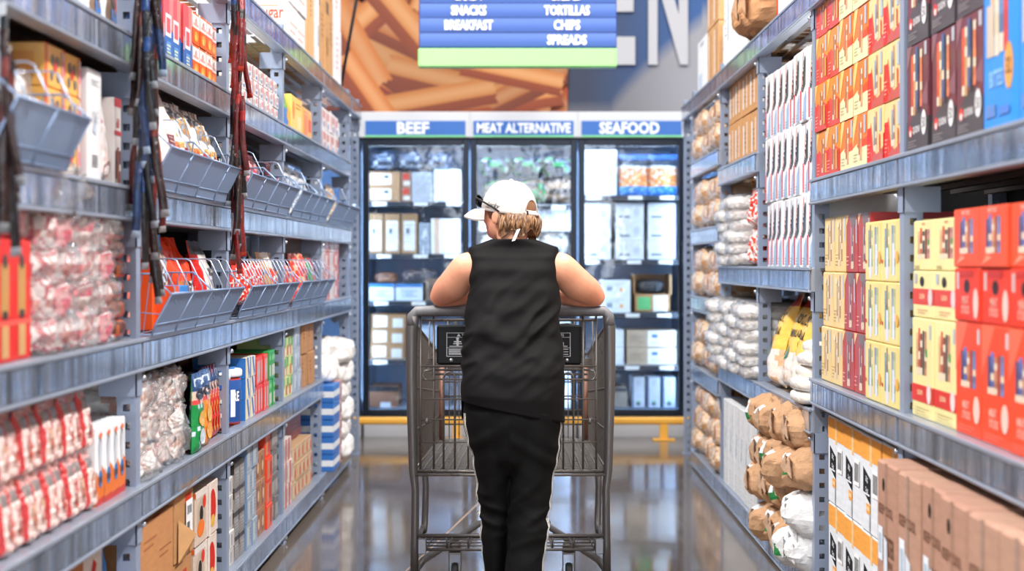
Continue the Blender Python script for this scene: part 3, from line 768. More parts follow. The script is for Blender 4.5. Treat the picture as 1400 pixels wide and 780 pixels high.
tan = KP('tan_white_bag', .2, .29, .1, lambda u, v, r: '#efe0d8' if v > .62 or u < .3 else ('#7c3138' if .38 < v < .58 and u > .4 else '#ead2c8'), 11, lean=-.04, decal=deco(('l', .45, .85, .52, 3, .04, '#e6c9c2'), ('d', .3, .8, .012, '#22242a'), ('e', .75, .2, .1, .07, '#9c4048')))
foil = KP('clear_foil_bag', .15, .28, .09, speck('#dfe2e8', '#b9884e', '#8a8f98', '#f4f5f8', '#d8a860', '#a9b0ba', seed=4), 12, m=M_FOIL, lean=-.04, wr=.012, decal=deco(('r', .2, .15, .7, .4, '#c8642a'), ('r', .25, .45, .6, .5, '#b5302a')))
foil2 = KP('white_orange_bag', .15, .29, .09, lambda u, v, r: '#2b2e38' if u < .2 and v > .4 else ('#e8753a' if .3 < v < .5 else '#ece4e0'), 13, m=M_BAG, lean=-.05, wr=.01, decal=deco(('e', .55, .42, .25, .1, '#c79a6a'), ('r', .3, .1, .8, .2, '#b9432e')))
binb = [(tan, 4.06, 'folded tan and white bag with a maroon panel, upper bin'), (tan, 4.2, 'tan and white bag with a maroon panel leaning in the upper bin'), (foil2, 4.36, 'white bag with dark stripe and orange food picture, upper bin'), (foil, 4.5, 'crinkled foil snack bag in the middle of the upper bins'),
        (foil2, 4.63, 'white and orange bag beside the foil bags, upper bin'), (foil, 4.76, 'crinkled foil bag with orange panel, upper bin by the second post'), (foil, 4.9, 'last crinkled foil bag of the upper bin before the second post')]
for i, (k, y, l) in enumerate(binb): place('L', k, y, 1.43, -.035+.02*(i % 2), l, 'bag', 'bags in the upper wire bins', turn=.15*(-1)**i)
put_bin(4.03, .53, 1.016, 3, 'grey wire bin holding the blue box, lower bin by the stick strip')
put_bin(4.565, .53, 1.016, 4, 'grey wire bin of red topped bags, lower bin before the second post')
place('L', K('salmon_carton', .13, .27, .12, '#ea7767', deco(('l', .2, .8, .8, 4, .08, '#c9503f'), ('r', .1, .05, .9, .25, '#f0a898'))), 4.06, 1.02, .05, 'tall salmon carton beside the first post, lower wire bin', 'carton')
place('L', K('orange_tall_carton', .05, .26, .1, '#f05a22', deco(('r', .1, .5, .9, .9, '#e8401c'))), 4.32, 1.02, .04, 'slim orange red carton behind the blue box, lower bin', 'carton')
bb = KP('blue_clear_bag', .14, .25, .08, lambda u, v, r: '#2f7fd0' if v > .86 or u < .12 else r.choice(('#a9c7e8', '#c9a890', '#7c5a48', '#d8e4f0')), 15, m=M_FOIL, wr=.008)
place('L', bb, 4.38, 1.05, .03, 'blue edged clear bag standing above the blue box, lower bin', 'bag')
place('L', K('blue_box', .17, .12, .1, '#2e86d6', deco(('r', 0, 0, .28, 1, '#ee5a22'), ('t', 'G', .82, .55, .4, '#143052'), ('r', .36, .5, .66, .85, '#7db8e8'), ('e', .8, .15, .16, .1, '#3a8a3c')), deco(('r', 0, 0, 1, 1, '#ee5a22'))), 4.36, 1.03, -.015, 'blue and orange box with letter G in the lower bin', 'box')
rb = KP('red_orange_bag', .15, .28, .1, lambda u, v, r: '#ee4318' if v > .5 or u < .12 else ('#3a2620' if r.random() < .45 else ('#e8e2dc' if u > .5 else '#c9783c')), 16, wr=.012, lean=-.05, crimp=.14, decal=deco(('p', [(.1, .1), (.3, .35), (.45, .1)], '#2c1d18'), ('r', .55, .15, .8, .5, '#efe6e0'), ('e', .68, .35, .1, .08, '#d43a2a')))
place('L', rb, 4.58, 1.02, -.01, 'orange red bag with pointed top, lower bin of red bags', 'bag', 'red bags in the lower bin', turn=.25)
place('L', rb, 4.73, 1.02, .03, 'second orange red bag, tucked behind the pointed one in the lower bin', 'bag', 'red bags in the lower bin', turn=-.1)
vb = KP('grey_white_bag', .18, .27, .1, lambda u, v, r: '#3d3a3c' if v > .86 else ('#d31f1c' if u < .2 and v > .3 else ('#4c4a4a' if v < .16 else '#e4dcd6')), 17, wr=.006, lean=-.03, decal=deco(('e', .58, .55, .33, .2, '#f1ece8'), ('t', 'MILL', .58, .62, .1, '#2e2c2e', .5), ('t', 'VALLE', .58, .48, .1, '#2e2c2e', .6)))
place('L', vb, 4.9, 1.02, -.005, 'white and dark grey bag with red corner and black lettering, lower bin', 'bag')
for i in range(6): place('L', rb if i % 2 else foil2, 4.08+i*.16, 1.02, .17, 'snack bag in the back of the lower wire bins, %s from the near end' % ORD[i], 'bag', 'bags behind the lower bins')
# wrapped bundles and slim bags at .619
wp = [KL('clear_wrapped_bundle', .21, .096, .3, speck('#ece2de', '#e2c2b4', '#f4efec', '#cf9c8c', '#b9aeac', seed=i+3, f=1.6), 70+i, amp=.024, freq=17, p=.45, nu=44, nv=24, ridge=True, wrap=.006) for i in range(3)]
rc = KL('clear_wrapped_bundle', .2, .092, .3, lambda u, v, w_, r: '#d8382c' if .25 < u < .6 and .2 < w_ < .95 and r.random() < .8 else r.choice(('#efe0dc', '#e8cfc8')), 74, amp=.022, freq=17, p=.45, nu=44, nv=24, ridge=True, wrap=.005)
for r_ in range(3):
    for i in range(3):
        place('L', rc if i == 1 else wp[(r_+i) % 3], 4.03+i*.183, .622+r_*.084, .014+.005*r_, 'glossy clear wrapped bundle under the lower bins, %s%s from its near end' % (ROWS[3][r_], ORD[i]), 'bundle', 'clear wrapped bundles beside the green bag')
def slim(col, em, seed):
    return KP('slim_snack_bag', .15 if seed < 3 else .1, .25, .035, lambda u, v, r: '#23487e' if v > .8 else ('#e9c0b4' if .66 < v <= .8 and u < .5 else ('#22242c' if .74 < v <= .8 else ('#d8474a' if .6 < v <= .66 else (col if r.random() < .85 else em)))), 80+seed, wr=.002, decal=deco(('r', .1, .84, .9, .93, '#dfe6f0'), ('e', .5, .73, .36, .07, '#15161c'), ('t', 'SNAX', .5, .64, .07, '#f2d8c8', .8), ('e', .55, .42, .3, .1, '#e8b24a'), ('e', .5, .2, .28, .1, em)))
gk = slim('#1f8f4a', '#cfe0ea', 1); okk = slim('#f08a2a', '#f6b04a', 2); rk = slim('#d8231e', '#e8803c', 3)
place('L', gk, 4.63, .62, -.02, 'green slim snack bag with dark blue top beside the wrapped bundles', 'bag')
place('L', okk, 4.785, .62, -.01, 'orange slim snack bag with dark blue top between green and red bags', 'bag')
for i in range(5): place('L', rk, 4.925+i*.045, .62, .01, 'red slim snack bag with dark blue top, %s from the orange one' % ORD[i], 'bag', 'red slim bags', turn=.12)
kcb = K('brown_carton', .37, .37, .42, '#b98255', deco(('l', .55, .92, .72, 2, .05, '#9c5f3c'), ('r', .62, .02, .72, .14, '#b03a2a'), ('l', .08, .45, .86, 2, .05, '#a56a44')), deco(('r', .4, .1, .8, .3, '#a56a44')), top=deco(('r', .0, .48, 1, .52, '#8b5a38'), ('r', .38, 0, .62, .02, '#a93a2a')), m=M_CARD)
place('L', kcb, 4.03, .13, .0, 'large brown carton on the bottom ledge under the clear wrapped bundles', 'carton')
def torn():
    mb = carton(.25, .2, .36, '#b48457', deco(('r', .55, .5, .85, .95, '#c43a26'), ('r', .62, .02, .8, .12, '#7c5030')), None, None, 3)
    mb.add([(0, 0, .2), (.25, 0, .2), (.27, -.02, .235), (.02, -.03, .225)], [(0, 1, 2, 3), (3, 2, 1, 0)], '#c79a6c')
    mb.add([(.02, -.006, 0), (.12, -.004, .0), (.14, -.035, .07), (.03, -.004, .13)], [(0, 1, 2, 3), (3, 2, 1, 0)], '#c49668')
    lab = MB(); F = Fr(lab, (.13, -.004, .06), (1, 0, 0), (0, 0, 1), (0, -1, 0), .09, .11); F.rect(0, 0, 1, 1, '#f0f0f2'); F.code(.1, .1, .6, .45, random.Random(2)); F.code(.1, .55, .9, .9, random.Random(3))
    return Kind('torn_carton', mb, M_CARD, .25, [('shipping_label', lab, M_PLAIN)])
lowb = K('brown_carton', .25, .185, .36, '#b08055', deco(('r', .5, .2, .7, .8, '#b9422e'), ('r', .05, .1, .3, .5, '#c9b8a8')), m=M_CARD)
place('L', lowb, 4.42, .13, .005, 'small brown carton underneath the torn carton, bottom ledge', 'carton')
place('L', torn(), 4.42, .317, .0, 'torn brown carton with loose flap and white barcode label, bottom ledge', 'carton')
fru = K('fruit_print_carton', .17, .175, .34, '#cdb9a8', deco(('e', .5, .5, .35, .35, '#b9a898'), ('e', .5, .55, .16, .16, '#2c2420'), ('e', .45, .3, .3, .16, '#e2742a'), ('r', .0, .88, 1, 1, '#d8cfc8'), ('e', .75, .75, .14, .12, '#d23a28')), deco(('l', .1, .9, .8, 3, .1, '#8d8178'), ('r', 0, .9, 1, 1, '#e0622a')), m=M_CARD)
fr2 = K('red_fruit_carton', .17, .175, .34, '#d9c8be', deco(('e', .5, .5, .3, .36, '#c9281e'), ('e', .5, .25, .2, .12, '#d9a84a'), ('r', .1, .0, .3, 1, '#e2d6cc')), m=M_CARD)
grid('L', [fru, fr2], 4.73, 2, .18, .13, 'tan carton printed with fruit before the second post', 'carton', 'fruit cartons on the bottom ledge', .01, 2, .178)
# ================================================================== wire-bin side, third bay
sb = K('white_red_small_carton', .116, .056, .2, '#e3e1e0', deco(('r', 0, 0, .1, 1, '#d8474a'), ('r', .2, .2, .5, .7, '#b9bcc0'), ('r', .62, .5, .86, .85, '#e08a8a'), ('r', .6, .15, .8, .35, '#5a7fb8')), deco(('r', 0, 0, .5, 1, '#3f6fb8'), ('r', .6, .2, .9, .8, '#c9c4c2')), b=.002)
grid('L', sb, 5.5, 7, .122, 1.813, 'small white and red carton past the second strip', 'carton', 'small white and red cartons high up', .01, 3, .0575)
put_bin(5.25, .55, 1.416, 1, 'grey wire bin under a big clear bag, upper bin past the second strip')
put_bin(5.82, .55, 1.416, 1, 'grey wire bin with pink bag, upper bin before the third post')
cb = KP('clear_red_dot_bag', .26, .32, .14, speck('#f3e6e4', '#eed3d0', '#f7f1f0', '#e7a7a3', seed=2), 21, m=M_FOIL, wr=.014, lean=-.02, decal=deco(*[('r', u, v, u+.07, v+.05, '#e23a2a') for u, v in ((.25, .2), (.5, .3), (.7, .18), (.4, .12), (.62, .42), (.3, .4))]))
place('L', cb, 5.52, 1.42, .03, 'big clear bag of white sweets with red squares in upper bin', 'bag')
pb = KP('pink_sweets_bag', .17, .24, .12, speck('#e58a92', '#d8505e', '#efb4b4', '#c83e50', seed=5), 22, m=M_FOIL, wr=.01)
place('L', pb, 5.82, 1.42, .02, 'pink sweets bag beside the third post, third bay upper bin', 'bag')
place('L', pb, 6.02, 1.42, .03, 'second pink sweets bag close behind the first, third bay upper bin', 'bag')
place('L', KP('grey_clear_bag', .2, .26, .12, speck('#d8dade', '#c4c8ce', '#eceef0', seed=6), 23, m=M_FOIL, wr=.012), 5.27, 1.42, .04, 'greyish clear bag behind the second snack stick strip, upper bin', 'bag')
put_bin(5.25, .55, 1.016, 9, 'grey wire bin with many divider loops, lower bin past second strip')
put_bin(5.82, .55, 1.016, 6, 'grey wire bin with divider loops and red packs, lower bin before third post')
rs = KP('red_small_pouch', .1, .15, .05, lambda u, v, r: '#e2331f' if r.random() < .75 else '#f0d8cc', 24, wr=.008)
for i in range(7): place('L', rs, 5.27+i*.09, 1.065, -.02+.012*(i % 2), 'small red pouch between the divider loops of the lower bin, %s from the near end' % ORD[i], 'pouch', 'red pouches in the many loop bin', turn=.3*(-1)**i)
tb = KP('tan_red_bag', .14, .24, .08, lambda u, v, r: '#e8401f' if .3 < v < .7 and u > .35 else ('#c9955c' if u < .35 else '#efe2d8'), 25, wr=.008, lean=-.04, decal=deco(('e', .6, .5, .2, .1, '#f3e6dc')))
place('L', tb, 5.98, 1.02, -.01, 'tan bag with red panel leaning in the lower bin before third post', 'bag', turn=.2)
place('L', tb, 6.16, 1.02, .0, 'second tan and red bag, close to the third post in the lower bin', 'bag', turn=-.2)
# tub, little boxes at .619
def tub():
    mb = MB(); mb.lathe([(0, 0), (.075, 0), (.078, .01), (.078, .165), (.07, .178), (0, .178)], .08, .08, 0, 28, lambda i: '#1f4f96' if 28*2 <= i < 28*3 else '#b8332c')
    for k in range(-4, 5):
        a = R(-90+k*16); b = R(-90+(k+1)*16); r = .0788
        c = '#e9eef6' if k in (-3, 1) else '#1c4c93'
        mb.add([(.08+r*math.cos(a), .08+r*math.sin(a), .03), (.08+r*math.cos(b), .08+r*math.sin(b), .03), (.08+r*math.cos(b), .08+r*math.sin(b), .13), (.08+r*math.cos(a), .08+r*math.sin(a), .13)], [(0, 1, 2, 3)], c)
    for t, a0, z in (('RE', -118, .105), ('RE', -60, .105)):
        vs, fs, ar = textpoly(t, .03); r = .0796
        mb.add([(.08+r*math.cos(R(a0+26*(u-.5))), .08+r*math.sin(R(a0+26*(u-.5))), z+.036*(v-.5)) for u, v in vs], fs, '#f4f6fa')
    lid = MB(); lid.lathe([(0, .176), (.081, .176), (.083, .18), (.083, .198), (.078, .204), (0, .204)], .08, .08, 0, 28, '#e3e8f0'); lid.lathe([(.055, .2045), (.06, .21), (.02, .212), (0, .212)], .08, .08, 0, 24, '#3b7bc4')
    return Kind('snack_tub', mb, M_PRINT, .16, [('lid', lid, M_PLAIN)])
tk = tub()
place('L', tk, 5.27, .62, .02, 'round blue and red tub with white lid, closer to the second post', 'tub', 'round blue tubs')
place('L', tk, 5.44, .62, .01, 'round blue and red tub with white lid beside the small boxes', 'tub', 'round blue tubs')
lb = K('blue_yellow_small_box', .098, .078, .2, '#ece3cc', deco(('p', [(.3, 1), (.6, 1), (.9, .2), (.7, 0)], '#2f66b4'), ('r', 0, 0, .12, 1, '#e4cf8a')), deco(('r', 0, 0, 1, 1, '#2f7cd0')), b=.002)
grid('L', lb, 5.62, 2, .1, .619, 'small cream box with blue slash beside the tubs', 'box', 'cream and blue small boxes', .01, 3, .0795)
rbx = K('red_small_box', .056, .112, .2, '#e0362c', deco(('r', .3, .1, .8, .85, '#d9a49c'), ('e', .5, .5, .2, .2, '#c9c0ba')), b=.002)
grid('L', rbx, 5.83, 5, .058, .619, 'narrow red box beside the cream and blue boxes', 'box', 'narrow red boxes', .012, 2, .1135)
gbx = K('green_small_box', .056, .115, .2, '#2f9e4a', deco(('r', .3, .1, .8, .5, '#d9d2c6'), ('e', .5, .75, .3, .1, '#8fd08a')), b=.002)
grid('L', gbx, 6.125, 3, .058, .619, 'narrow green box beside the third post', 'box', 'narrow green boxes', .012, 2, .1165)
pb2 = K('brown_printed_carton', .85, .3, .2, '#9c6a48', deco(*[('e', .08+.09*k, .5+.25*math.sin(k*2.1), .03, .12, '#4a2c20') for k in range(11)]), m=M_CARD)
place('L', pb2, 5.36, .62, .3, 'wide brown carton with dark printed shapes behind the small boxes', 'carton')
# bottom ledge
wn = K('white_narrow_box', .068, .062, .2, '#d3d0cd', deco(('r', .1, .2, .4, .8, '#9aa4b0'), ('r', .6, .1, .75, .9, '#d8b0a8')), b=.002)
grid('L', wn, 5.245, 2, .07, .13, 'narrow white box low beside the second post', 'box', 'narrow white boxes on the bottom ledge', .012, 5, .0635)
ka = K('grey_black_box', .1, .088, .2, '#8b8480', deco(('r', 0, .8, 1, 1, '#3a3230'), ('r', .15, .2, .8, .65, '#a8a4a2'), ('l', .2, .8, .5, 3, .12, '#5a5552')), deco(('r', 0, .55, 1, 1, '#2c2624')), b=.002)
grid('L', ka, 5.39, 2, .103, .13, 'grey box with black band beside the narrow white boxes', 'box', 'grey and black boxes on the bottom ledge', .012, 4, .0895)
kg = K('grey_blue_box', .11, .098, .2, '#9aa3ae', deco(('r', .1, .15, .55, .85, '#b9c0c8'), ('l', .62, .95, .7, 4, .12, '#6d7680')), deco(('r', 0, 0, 1, 1, '#7d9cc4')), b=.002)
grid('L', kg, 5.605, 2, .113, .13, 'grey blue box beside the grey and black boxes', 'box', 'grey blue boxes on the bottom ledge', .006, 4, .0995)
kn = K('brown_small_box', .1, .11, .2, '#a9744e', deco(('r', .2, .1, .75, .8, '#8a5a3c'), ('e', .5, .45, .2, .2, '#d9b48a')), b=.002)
grid('L', kn, 5.84, 2, .103, .13, 'brown printed box beside the grey blue boxes', 'box', 'brown boxes on the bottom ledge', .01, 3, .1115)
ko = K('orange_red_box', .13, .095, .2, '#ec4a26', deco(('r', .1, .1, .5, .9, '#d98060'), ('r', .6, .2, .9, .8, '#b93a2a')), b=.002)
grid('L', ko, 6.05, 1, .13, .13, 'orange red box in a pile before the third post', 'box', 'orange red box pile', .008, 4, .0965)
place('L', K('red_tray_carton', .33, .06, .3, '#e23a1e', deco(('r', .7, .1, .95, .9, '#f2693a'))), 5.86, .518, .006, 'flat bright red tray box lying across brown and orange boxes', 'carton')
kd = K('dark_grey_box', .085, .1, .2, '#7c7672', deco(('r', .1, .2, .9, .7, '#a29c98'), ('l', .1, .9, .85, 2, .1, '#4a4644')), b=.002)
grid('L', kd, 6.19, 2, .087, .13, 'dark grey box by the third post', 'box', 'dark grey boxes on the bottom ledge', .012, 4, .1015)

# ================================================================== wire-bin side, fourth bay, and the cartons above it
sug = deco(('t', 'sugar', .8, .66, .34, '#e0553e', .28), ('l', .6, .88, .9, 1, .1, '#eb9a88', .5), ('t', 'NET WT', .86, .36, .13, '#e8907e', .18), ('l', .66, .96, .5, 1, .1, '#eeb4a8', .2))
sk = K('sugar_carton', .25, .178, .42, '#dedad8', deco(('l', .1, .9, .5, 2, .2, '#f0b8ae')), sug, m=M_CARD)
grid('L', sk, 6.68, 2, .255, 2.21, 'white carton with red sugar lettering above the rack', 'carton', 'sugar cartons on the rack top', .01, 2, .18)
wb = K('white_flour_carton', .2, .36, .4, '#dddbda', deco(('l', .15, .85, .8, 3, .1, '#8a8e96'), ('r', .1, .1, .3, .5, '#f0c0b4')), m=M_CARD)
grid('L', wb, 6.70, 2, .22, 2.57, 'white carton topping the sugar cartons', 'carton', 'white cartons above the sugar', .02)
bc = K('tan_tall_carton', .15, .38, .4, '#d9aa78', deco(('r', .4, 0, .5, 1, '#e6c49c'), ('l', .1, .4, .8, 4, .06, '#9c7350')), m=M_CARD)
grid('L', bc, 7.2, 2, .155, 2.21, 'narrow tan carton beside the sugar cartons', 'carton', 'narrow tan cartons on the rack top', .02, 2, .382)
ws = K('white_slim_carton', .085, .36, .4, '#ecebec', deco(('r', .2, .3, .8, .6, '#b9bec8')), m=M_CARD)
grid('L', ws, 7.52, 1, .1, 2.21, 'slim white carton between tan cartons on the rack top', 'carton', 'slim white cartons on the rack top', .0, 2, .362)
bt = K('brown_tall_carton', .32, .45, .4, '#cf9c6a', deco(('r', .1, .78, .5, .92, '#8a6a4e'), ('r', .48, 0, .53, 1, '#dcb184'), ('l', .6, .9, .7, 5, .06, '#b07f54'), ('r', .15, .3, .42, .5, '#b98a5c')), deco(('r', .4, 0, .6, 1, '#deb68a')), m=M_CARD)
grid('L', bt, 7.62, 2, .33, 2.21, 'large tan carton atop the freezer end of the rack', 'carton', 'large tan cartons on the rack top', .02, 2, .452)
wt = K('white_pink_carton', .3, .34, .4, '#f1e9e8', deco(('l', .2, .5, .8, 6, .1, '#e8a8a0')), m=M_CARD)
grid('L', wt, 8.3, 1, .3, 2.21, 'white carton with pink print atop the freezer end', 'carton', 'white and pink cartons on the rack top', .01, 2, .342)
gp = KP('green_pouch', .13, .19, .07, lambda u, v, r: '#6aa83c' if v > .5 else ('#d84a3c' if u > .6 else '#3f7fc4'), 26)
grid('L', gp, 6.48, 2, .12, 1.813, 'green and blue pouch beside the yellow cartons', 'pouch', 'green pouches high up', .02)
yc = K('yellow_carton', .33, .17, .3, '#f5cf6e', deco(('e', .2, .6, .1, .25, '#f08a2a'), ('r', .55, .15, .9, .5, '#f7dca0'), ('l', .4, .9, .8, 2, .1, '#d9693c')), deco(('r', .1, .2, .9, .8, '#f3b95a')))
place('L', yc, 6.73, 1.813, .01, 'bright yellow carton with an orange print, fourth bay high up', 'carton')
yo = K('orange_yellow_carton', .3, .15, .3, '#f2b060', deco(('r', .1, .1, .5, .9, '#ee8a4a'), ('r', .6, .3, .9, .7, '#e25a3c'), ('l', .1, .9, .9, 2, .1, '#f7d9a8')))
place('L', yo, 7.09, 1.813, .01, 'orange yellow carton close behind the bright yellow one', 'carton')
put_bin(6.47, .55, 1.416, 1, 'grey wire bin with pink and clear bags, fourth bay upper bin')
put_bin(7.04, .55, 1.416, 1, 'grey wire bin with silvery clear bags, fourth bay upper bin')
place('L', pb, 6.5, 1.42, .03, 'pink sweets bag at the near end of the fourth bay upper bin', 'bag')
gc = KP('silvery_clear_bag', .22, .25, .12, speck('#dfe3ea', '#b9c4d4', '#f4f5f7', '#8d949e', seed=8), 27, m=M_FOIL, wr=.014)
for i in range(3): place('L', gc, 6.72+i*.25, 1.42, .02, 'silvery clear bag in the fourth bay upper bin, %s from the near end' % ORD[i], 'bag', 'silvery clear bags')
put_bin(6.47, .55, 1.016, 6, 'grey wire bin with divider loops, fourth bay lower bin')
put_bin(7.04, .55, 1.016, 4, 'grey wire bin of red and green bags, fourth bay lower bin')
place('L', tb, 6.5, 1.02, .0, 'tan and red bag at the near end of the fourth bay lower bin', 'bag')
rg = KP('red_orange_pouch', .16, .24, .08, lambda u, v, r: '#e8412a' if r.random() < .7 else '#f2b890', 28, wr=.012, lean=-.03)
for i in range(3): place('L', rg, 6.78+i*.16, 1.02, .0, 'red pouch standing in the fourth bay lower bin, %s from the near end' % ORD[i], 'pouch', 'red pouches in the fourth bay bin', turn=.3*(-1)**i)
place('L', KP('green_red_bag', .2, .22, .09, lambda u, v, r: '#2f9a4c' if u < .25 else ('#dd3026' if v > .45 else '#e8eef2'), 29), 7.3, 1.02, -.01, 'green, red and white bag before the fourth post, lower bin', 'bag')
gy = K('green_yellow_box', .1, .088, .2, '#cfd98a', deco(('r', .1, .1, .5, .6, '#e2552e'), ('r', .5, .5, .95, .95, '#5aa84a'), ('r', .6, .1, .9, .4, '#f0e9c8')), b=.002)
grid('L', gy, 6.48, 3, .103, .619, 'green and yellow box beside the third post', 'box', 'green and yellow boxes', .012, 3, .0895)
gb = K('grey_blue_carton', .11, .1, .2, '#aab4c2', deco(('r', .15, .2, .6, .8, '#d0d5dc'), ('r', .65, .1, .9, .5, '#6f8cb4')), b=.002)
grid('L', gb, 6.80, 2, .113, .619, 'grey blue carton between green boxes and brown cartons', 'carton', 'grey blue cartons in the fourth bay', .01, 3, .1015)
br = K('tan_carton', .2, .16, .4, '#b9875e', deco(('r', .45, 0, .55, 1, '#c79a72'), ('l', .1, .4, .7, 3, .12, '#8a5f40')), m=M_CARD)
grid('L', br, 7.05, 2, .22, .619, 'tan carton before the fourth post', 'carton', 'tan cartons in the fourth bay', .01, 2, .162)
rw = K('red_white_box', .085, .1, .2, '#d9cfc8', deco(('r', 0, 0, .4, 1, '#d63a2c'), ('r', .5, .2, .9, .8, '#b9b4b0')), b=.002)
grid('L', rw, 6.48, 3, .088, .13, 'red and white box low beside the third post', 'box', 'red and white boxes on the bottom ledge', .01, 3, .1015)
tw = K('tan_print_box', .12, .078, .2, '#c9a47c', deco(('r', .1, .15, .45, .85, '#e0c8a8'), ('r', .6, .2, .9, .7, '#e25a30')), b=.002)
grid('L', tw, 6.76, 5, .123, .13, 'tan printed box low in the fourth bay', 'box', 'tan printed boxes on the bottom ledge', .01, 3, .0795)
place('L', K('dark_red_carton', .56, .11, .4, '#7c1f1a', deco(('r', .1, .2, .4, .8, '#8f2a22'), ('l', .5, .9, .7, 3, .2, '#a04a3a'))), 6.8, .372, .06, 'long dark red carton lying on the tan printed boxes', 'carton')

# ================================================================== wire-bin side, bay at the freezers
we = K('white_red_print_carton', .185, .11, .3, '#efe6e4', deco(('r', .1, .15, .4, .85, '#e6b0a8'), ('r', .5, .5, .9, .85, '#d98a84'), ('r', .6, .1, .85, .35, '#6d8cc0')), b=.002)
grid('L', we, 7.70, 4, .19, 1.813, 'white carton with pale red print near the freezers', 'carton', 'white and pale red cartons high up', .01, 2, .1115)
put_bin(7.72, 1.05, 1.416, 1, 'long grey wire bin at the freezer end, tan bags inside')
place('L', KP('white_blue_bag', .24, .3, .12, lambda u, v, r: '#4f9be0' if .35 < v < .7 and u > .4 else '#eef1f5', 32, m=M_FOIL, wr=.012), 7.76, 1.42, .01, 'white bag with light blue panel at the freezer end upper bin', 'bag')
place('L', KP('white_blue_bag', .2, .22, .1, lambda u, v, r: '#2a66b8' if v > .7 else '#e6e4e2', 33, m=M_FOIL, wr=.012), 8.02, 1.42, .02, 'white bag with dark blue top at the freezer end upper bin', 'bag')
place('L', KP('tan_nut_bag', .22, .24, .12, speck('#e0b98a', '#c9955c', '#f0dcc0', '#d8a878', seed=3), 34, m=M_FOIL, wr=.012), 8.26, 1.42, .0, 'tan nut bag at the freezer end upper bin', 'bag')
wl = K('white_label_box', .19, .085, .3, '#e6dcd8', deco(('r', .1, .2, .6, .8, '#d8d4d2'), ('r', .68, .1, .9, .9, '#d9786e')), b=.002)
wl2 = K('red_label_box', .19, .085, .3, '#d9807a', deco(('r', .1, .2, .5, .8, '#efe0da'), ('r', .6, .2, .9, .6, '#b9443e')), b=.002)
grid('L', [wl, wl2, wl, wl2], 7.71, 4, .2, 1.016, 'white and red box at the freezer end', 'box', 'white and red boxes at the freezer end', .01, 4, .0865)
def strp(F, r):
    for k in range(1): F.rect(0, .3, 1, .66, '#f0f3f7')
    F.rect(0, 0, .0+1, .06, '#1f5aa8')
st = K('blue_white_striped_case', .27, .088, .4, '#2f74c4', strp, strp, m=M_PRINT)
stp = K('pink_label_case', .14, .088, .36, '#c98f82', deco(('r', .1, .2, .7, .8, '#e2b8ac'), ('r', .5, .1, .9, .6, '#8a3a34')), strp)
for r_ in range(5):
    place('L', st, 7.72, .131+r_*.0895, -.055, 'blue and white striped case, %sof the pile standing proud of the rack' % ROWS[5][r_], 'case', 'blue and white striped cases', turn=0)
    place('L', stp, 7.995, .131+r_*.0895, -.05, 'pinkish printed case behind the striped cases, %sof its pile' % ROWS[5][r_], 'case', 'pinkish printed cases')
wsk = [KL('white_sack', .36, .125, .5, speck('#e9e5e2', '#f2efed', '#dcd6d2', seed=i), 90+i, m=M_PAPER, amp=.028, freq=9, p=.55, nu=48, nv=26, ridge=True) for i in range(2)]
for i in range(5): place('L', wsk[i % 2], 8.16+.01*(i % 2), .132+i*.105, -.07+.015*(i % 2), 'plump white sack in the pile behind the striped cases, %s from the bottom' % ORD[i], 'sack', 'white sacks by the BEEF freezer')
place('L', wsk[0], 7.80, .582, -.03, 'plump white sack lying on the striped cases', 'sack')
place('L', wsk[1], 8.16, .66, -.08, 'top white sack slumped over the pile by the BEEF freezer', 'sack')

# ------------------------------------------------------------------ dangling clip strips of snack sticks
def stick_kind(c1, c2, c3, L_, seed):
    mb = MB(); rnd = random.Random(seed); n = 16; ra = []; cs = []
    for i in range(n+1):
        t = i/n; w_ = .0105 if .05 < t < .95 else .012; d_ = .0055 if .05 < t < .95 else .0008
        bend = .012*math.sin(PI*t)*rnd.choice((1, 1))
        ra.append([(w_*math.cos(2*PI*k/8)+.002*math.sin(9*t), d_*math.sin(2*PI*k/8)-bend, -L_*t) for k in range(8)])
    for i in range(n):
        c = c2 if .15 < i/n < .28 else (c3 if i == n-1 else (mixc(c1, '#000000', .35) if i % 5 == 3 else c1)); cs += [C(c)]*8
    mb.rings(ra, lambda k: cs[k] if k < len(cs) else C(c3))
    return Kind('snack_stick', mb, M_BAG, .02)
SK = [stick_kind('#5e1416', '#a02220', '#b8b8bc', .27, 1), stick_kind('#15161b', '#1d3f76', '#9aa2ac', .29, 2), stick_kind('#74191a', '#231512', '#b8392a', .26, 3), stick_kind('#2a1411', '#6a221a', '#8c8f95', .3, 4), stick_kind('#18325c', '#121419', '#9db4cc', .28, 5)]
def clip_strip(x, y, ztop, zbot, kinds, n, nm, seed):
    rnd = random.Random(seed)
    mb = MB(); mb.box(-.012, .012, -.0015, .0015, zbot+.1, ztop, '#e6e6ea')
    ck = MB()
    root = tag(mb.build('clip_strip', mat('white_strip', '#d9dde4', 0.4)), 'white hanging clip strip '+nm, 'clip strip', 'hanging clip strips'); root.location = (x, y, 0)
    hk = MB(); hk.tube([(0, 0, ztop), (0, -.01, ztop+.02), (-.03, 0, ztop+.03), (-.06, 0, ztop+.01)], .002, 6); hk.build('hook', M_BOLT, root)
    for i in range(n):
        t = i/(n-1); z = ztop-.03-(ztop-zbot-.30)*t; k = kinds[rnd.randrange(len(kinds))]
        o = k.spawn((x+.012+rnd.uniform(-.012, .022), y-.008-rnd.uniform(.0, .03)-.012*(i % 2), z), rnd.uniform(-.6, .9),
                    'wrapped snack stick on the clip strip %s, %s' % (nm, (['topmost']+['number %d down' % (q+1) for q in range(1, n-1)]+['lowest'])[i]), 'snack stick', 'snack sticks '+nm, ry=rnd.uniform(-.13, .13), rx=rnd.uniform(-.08, .05))
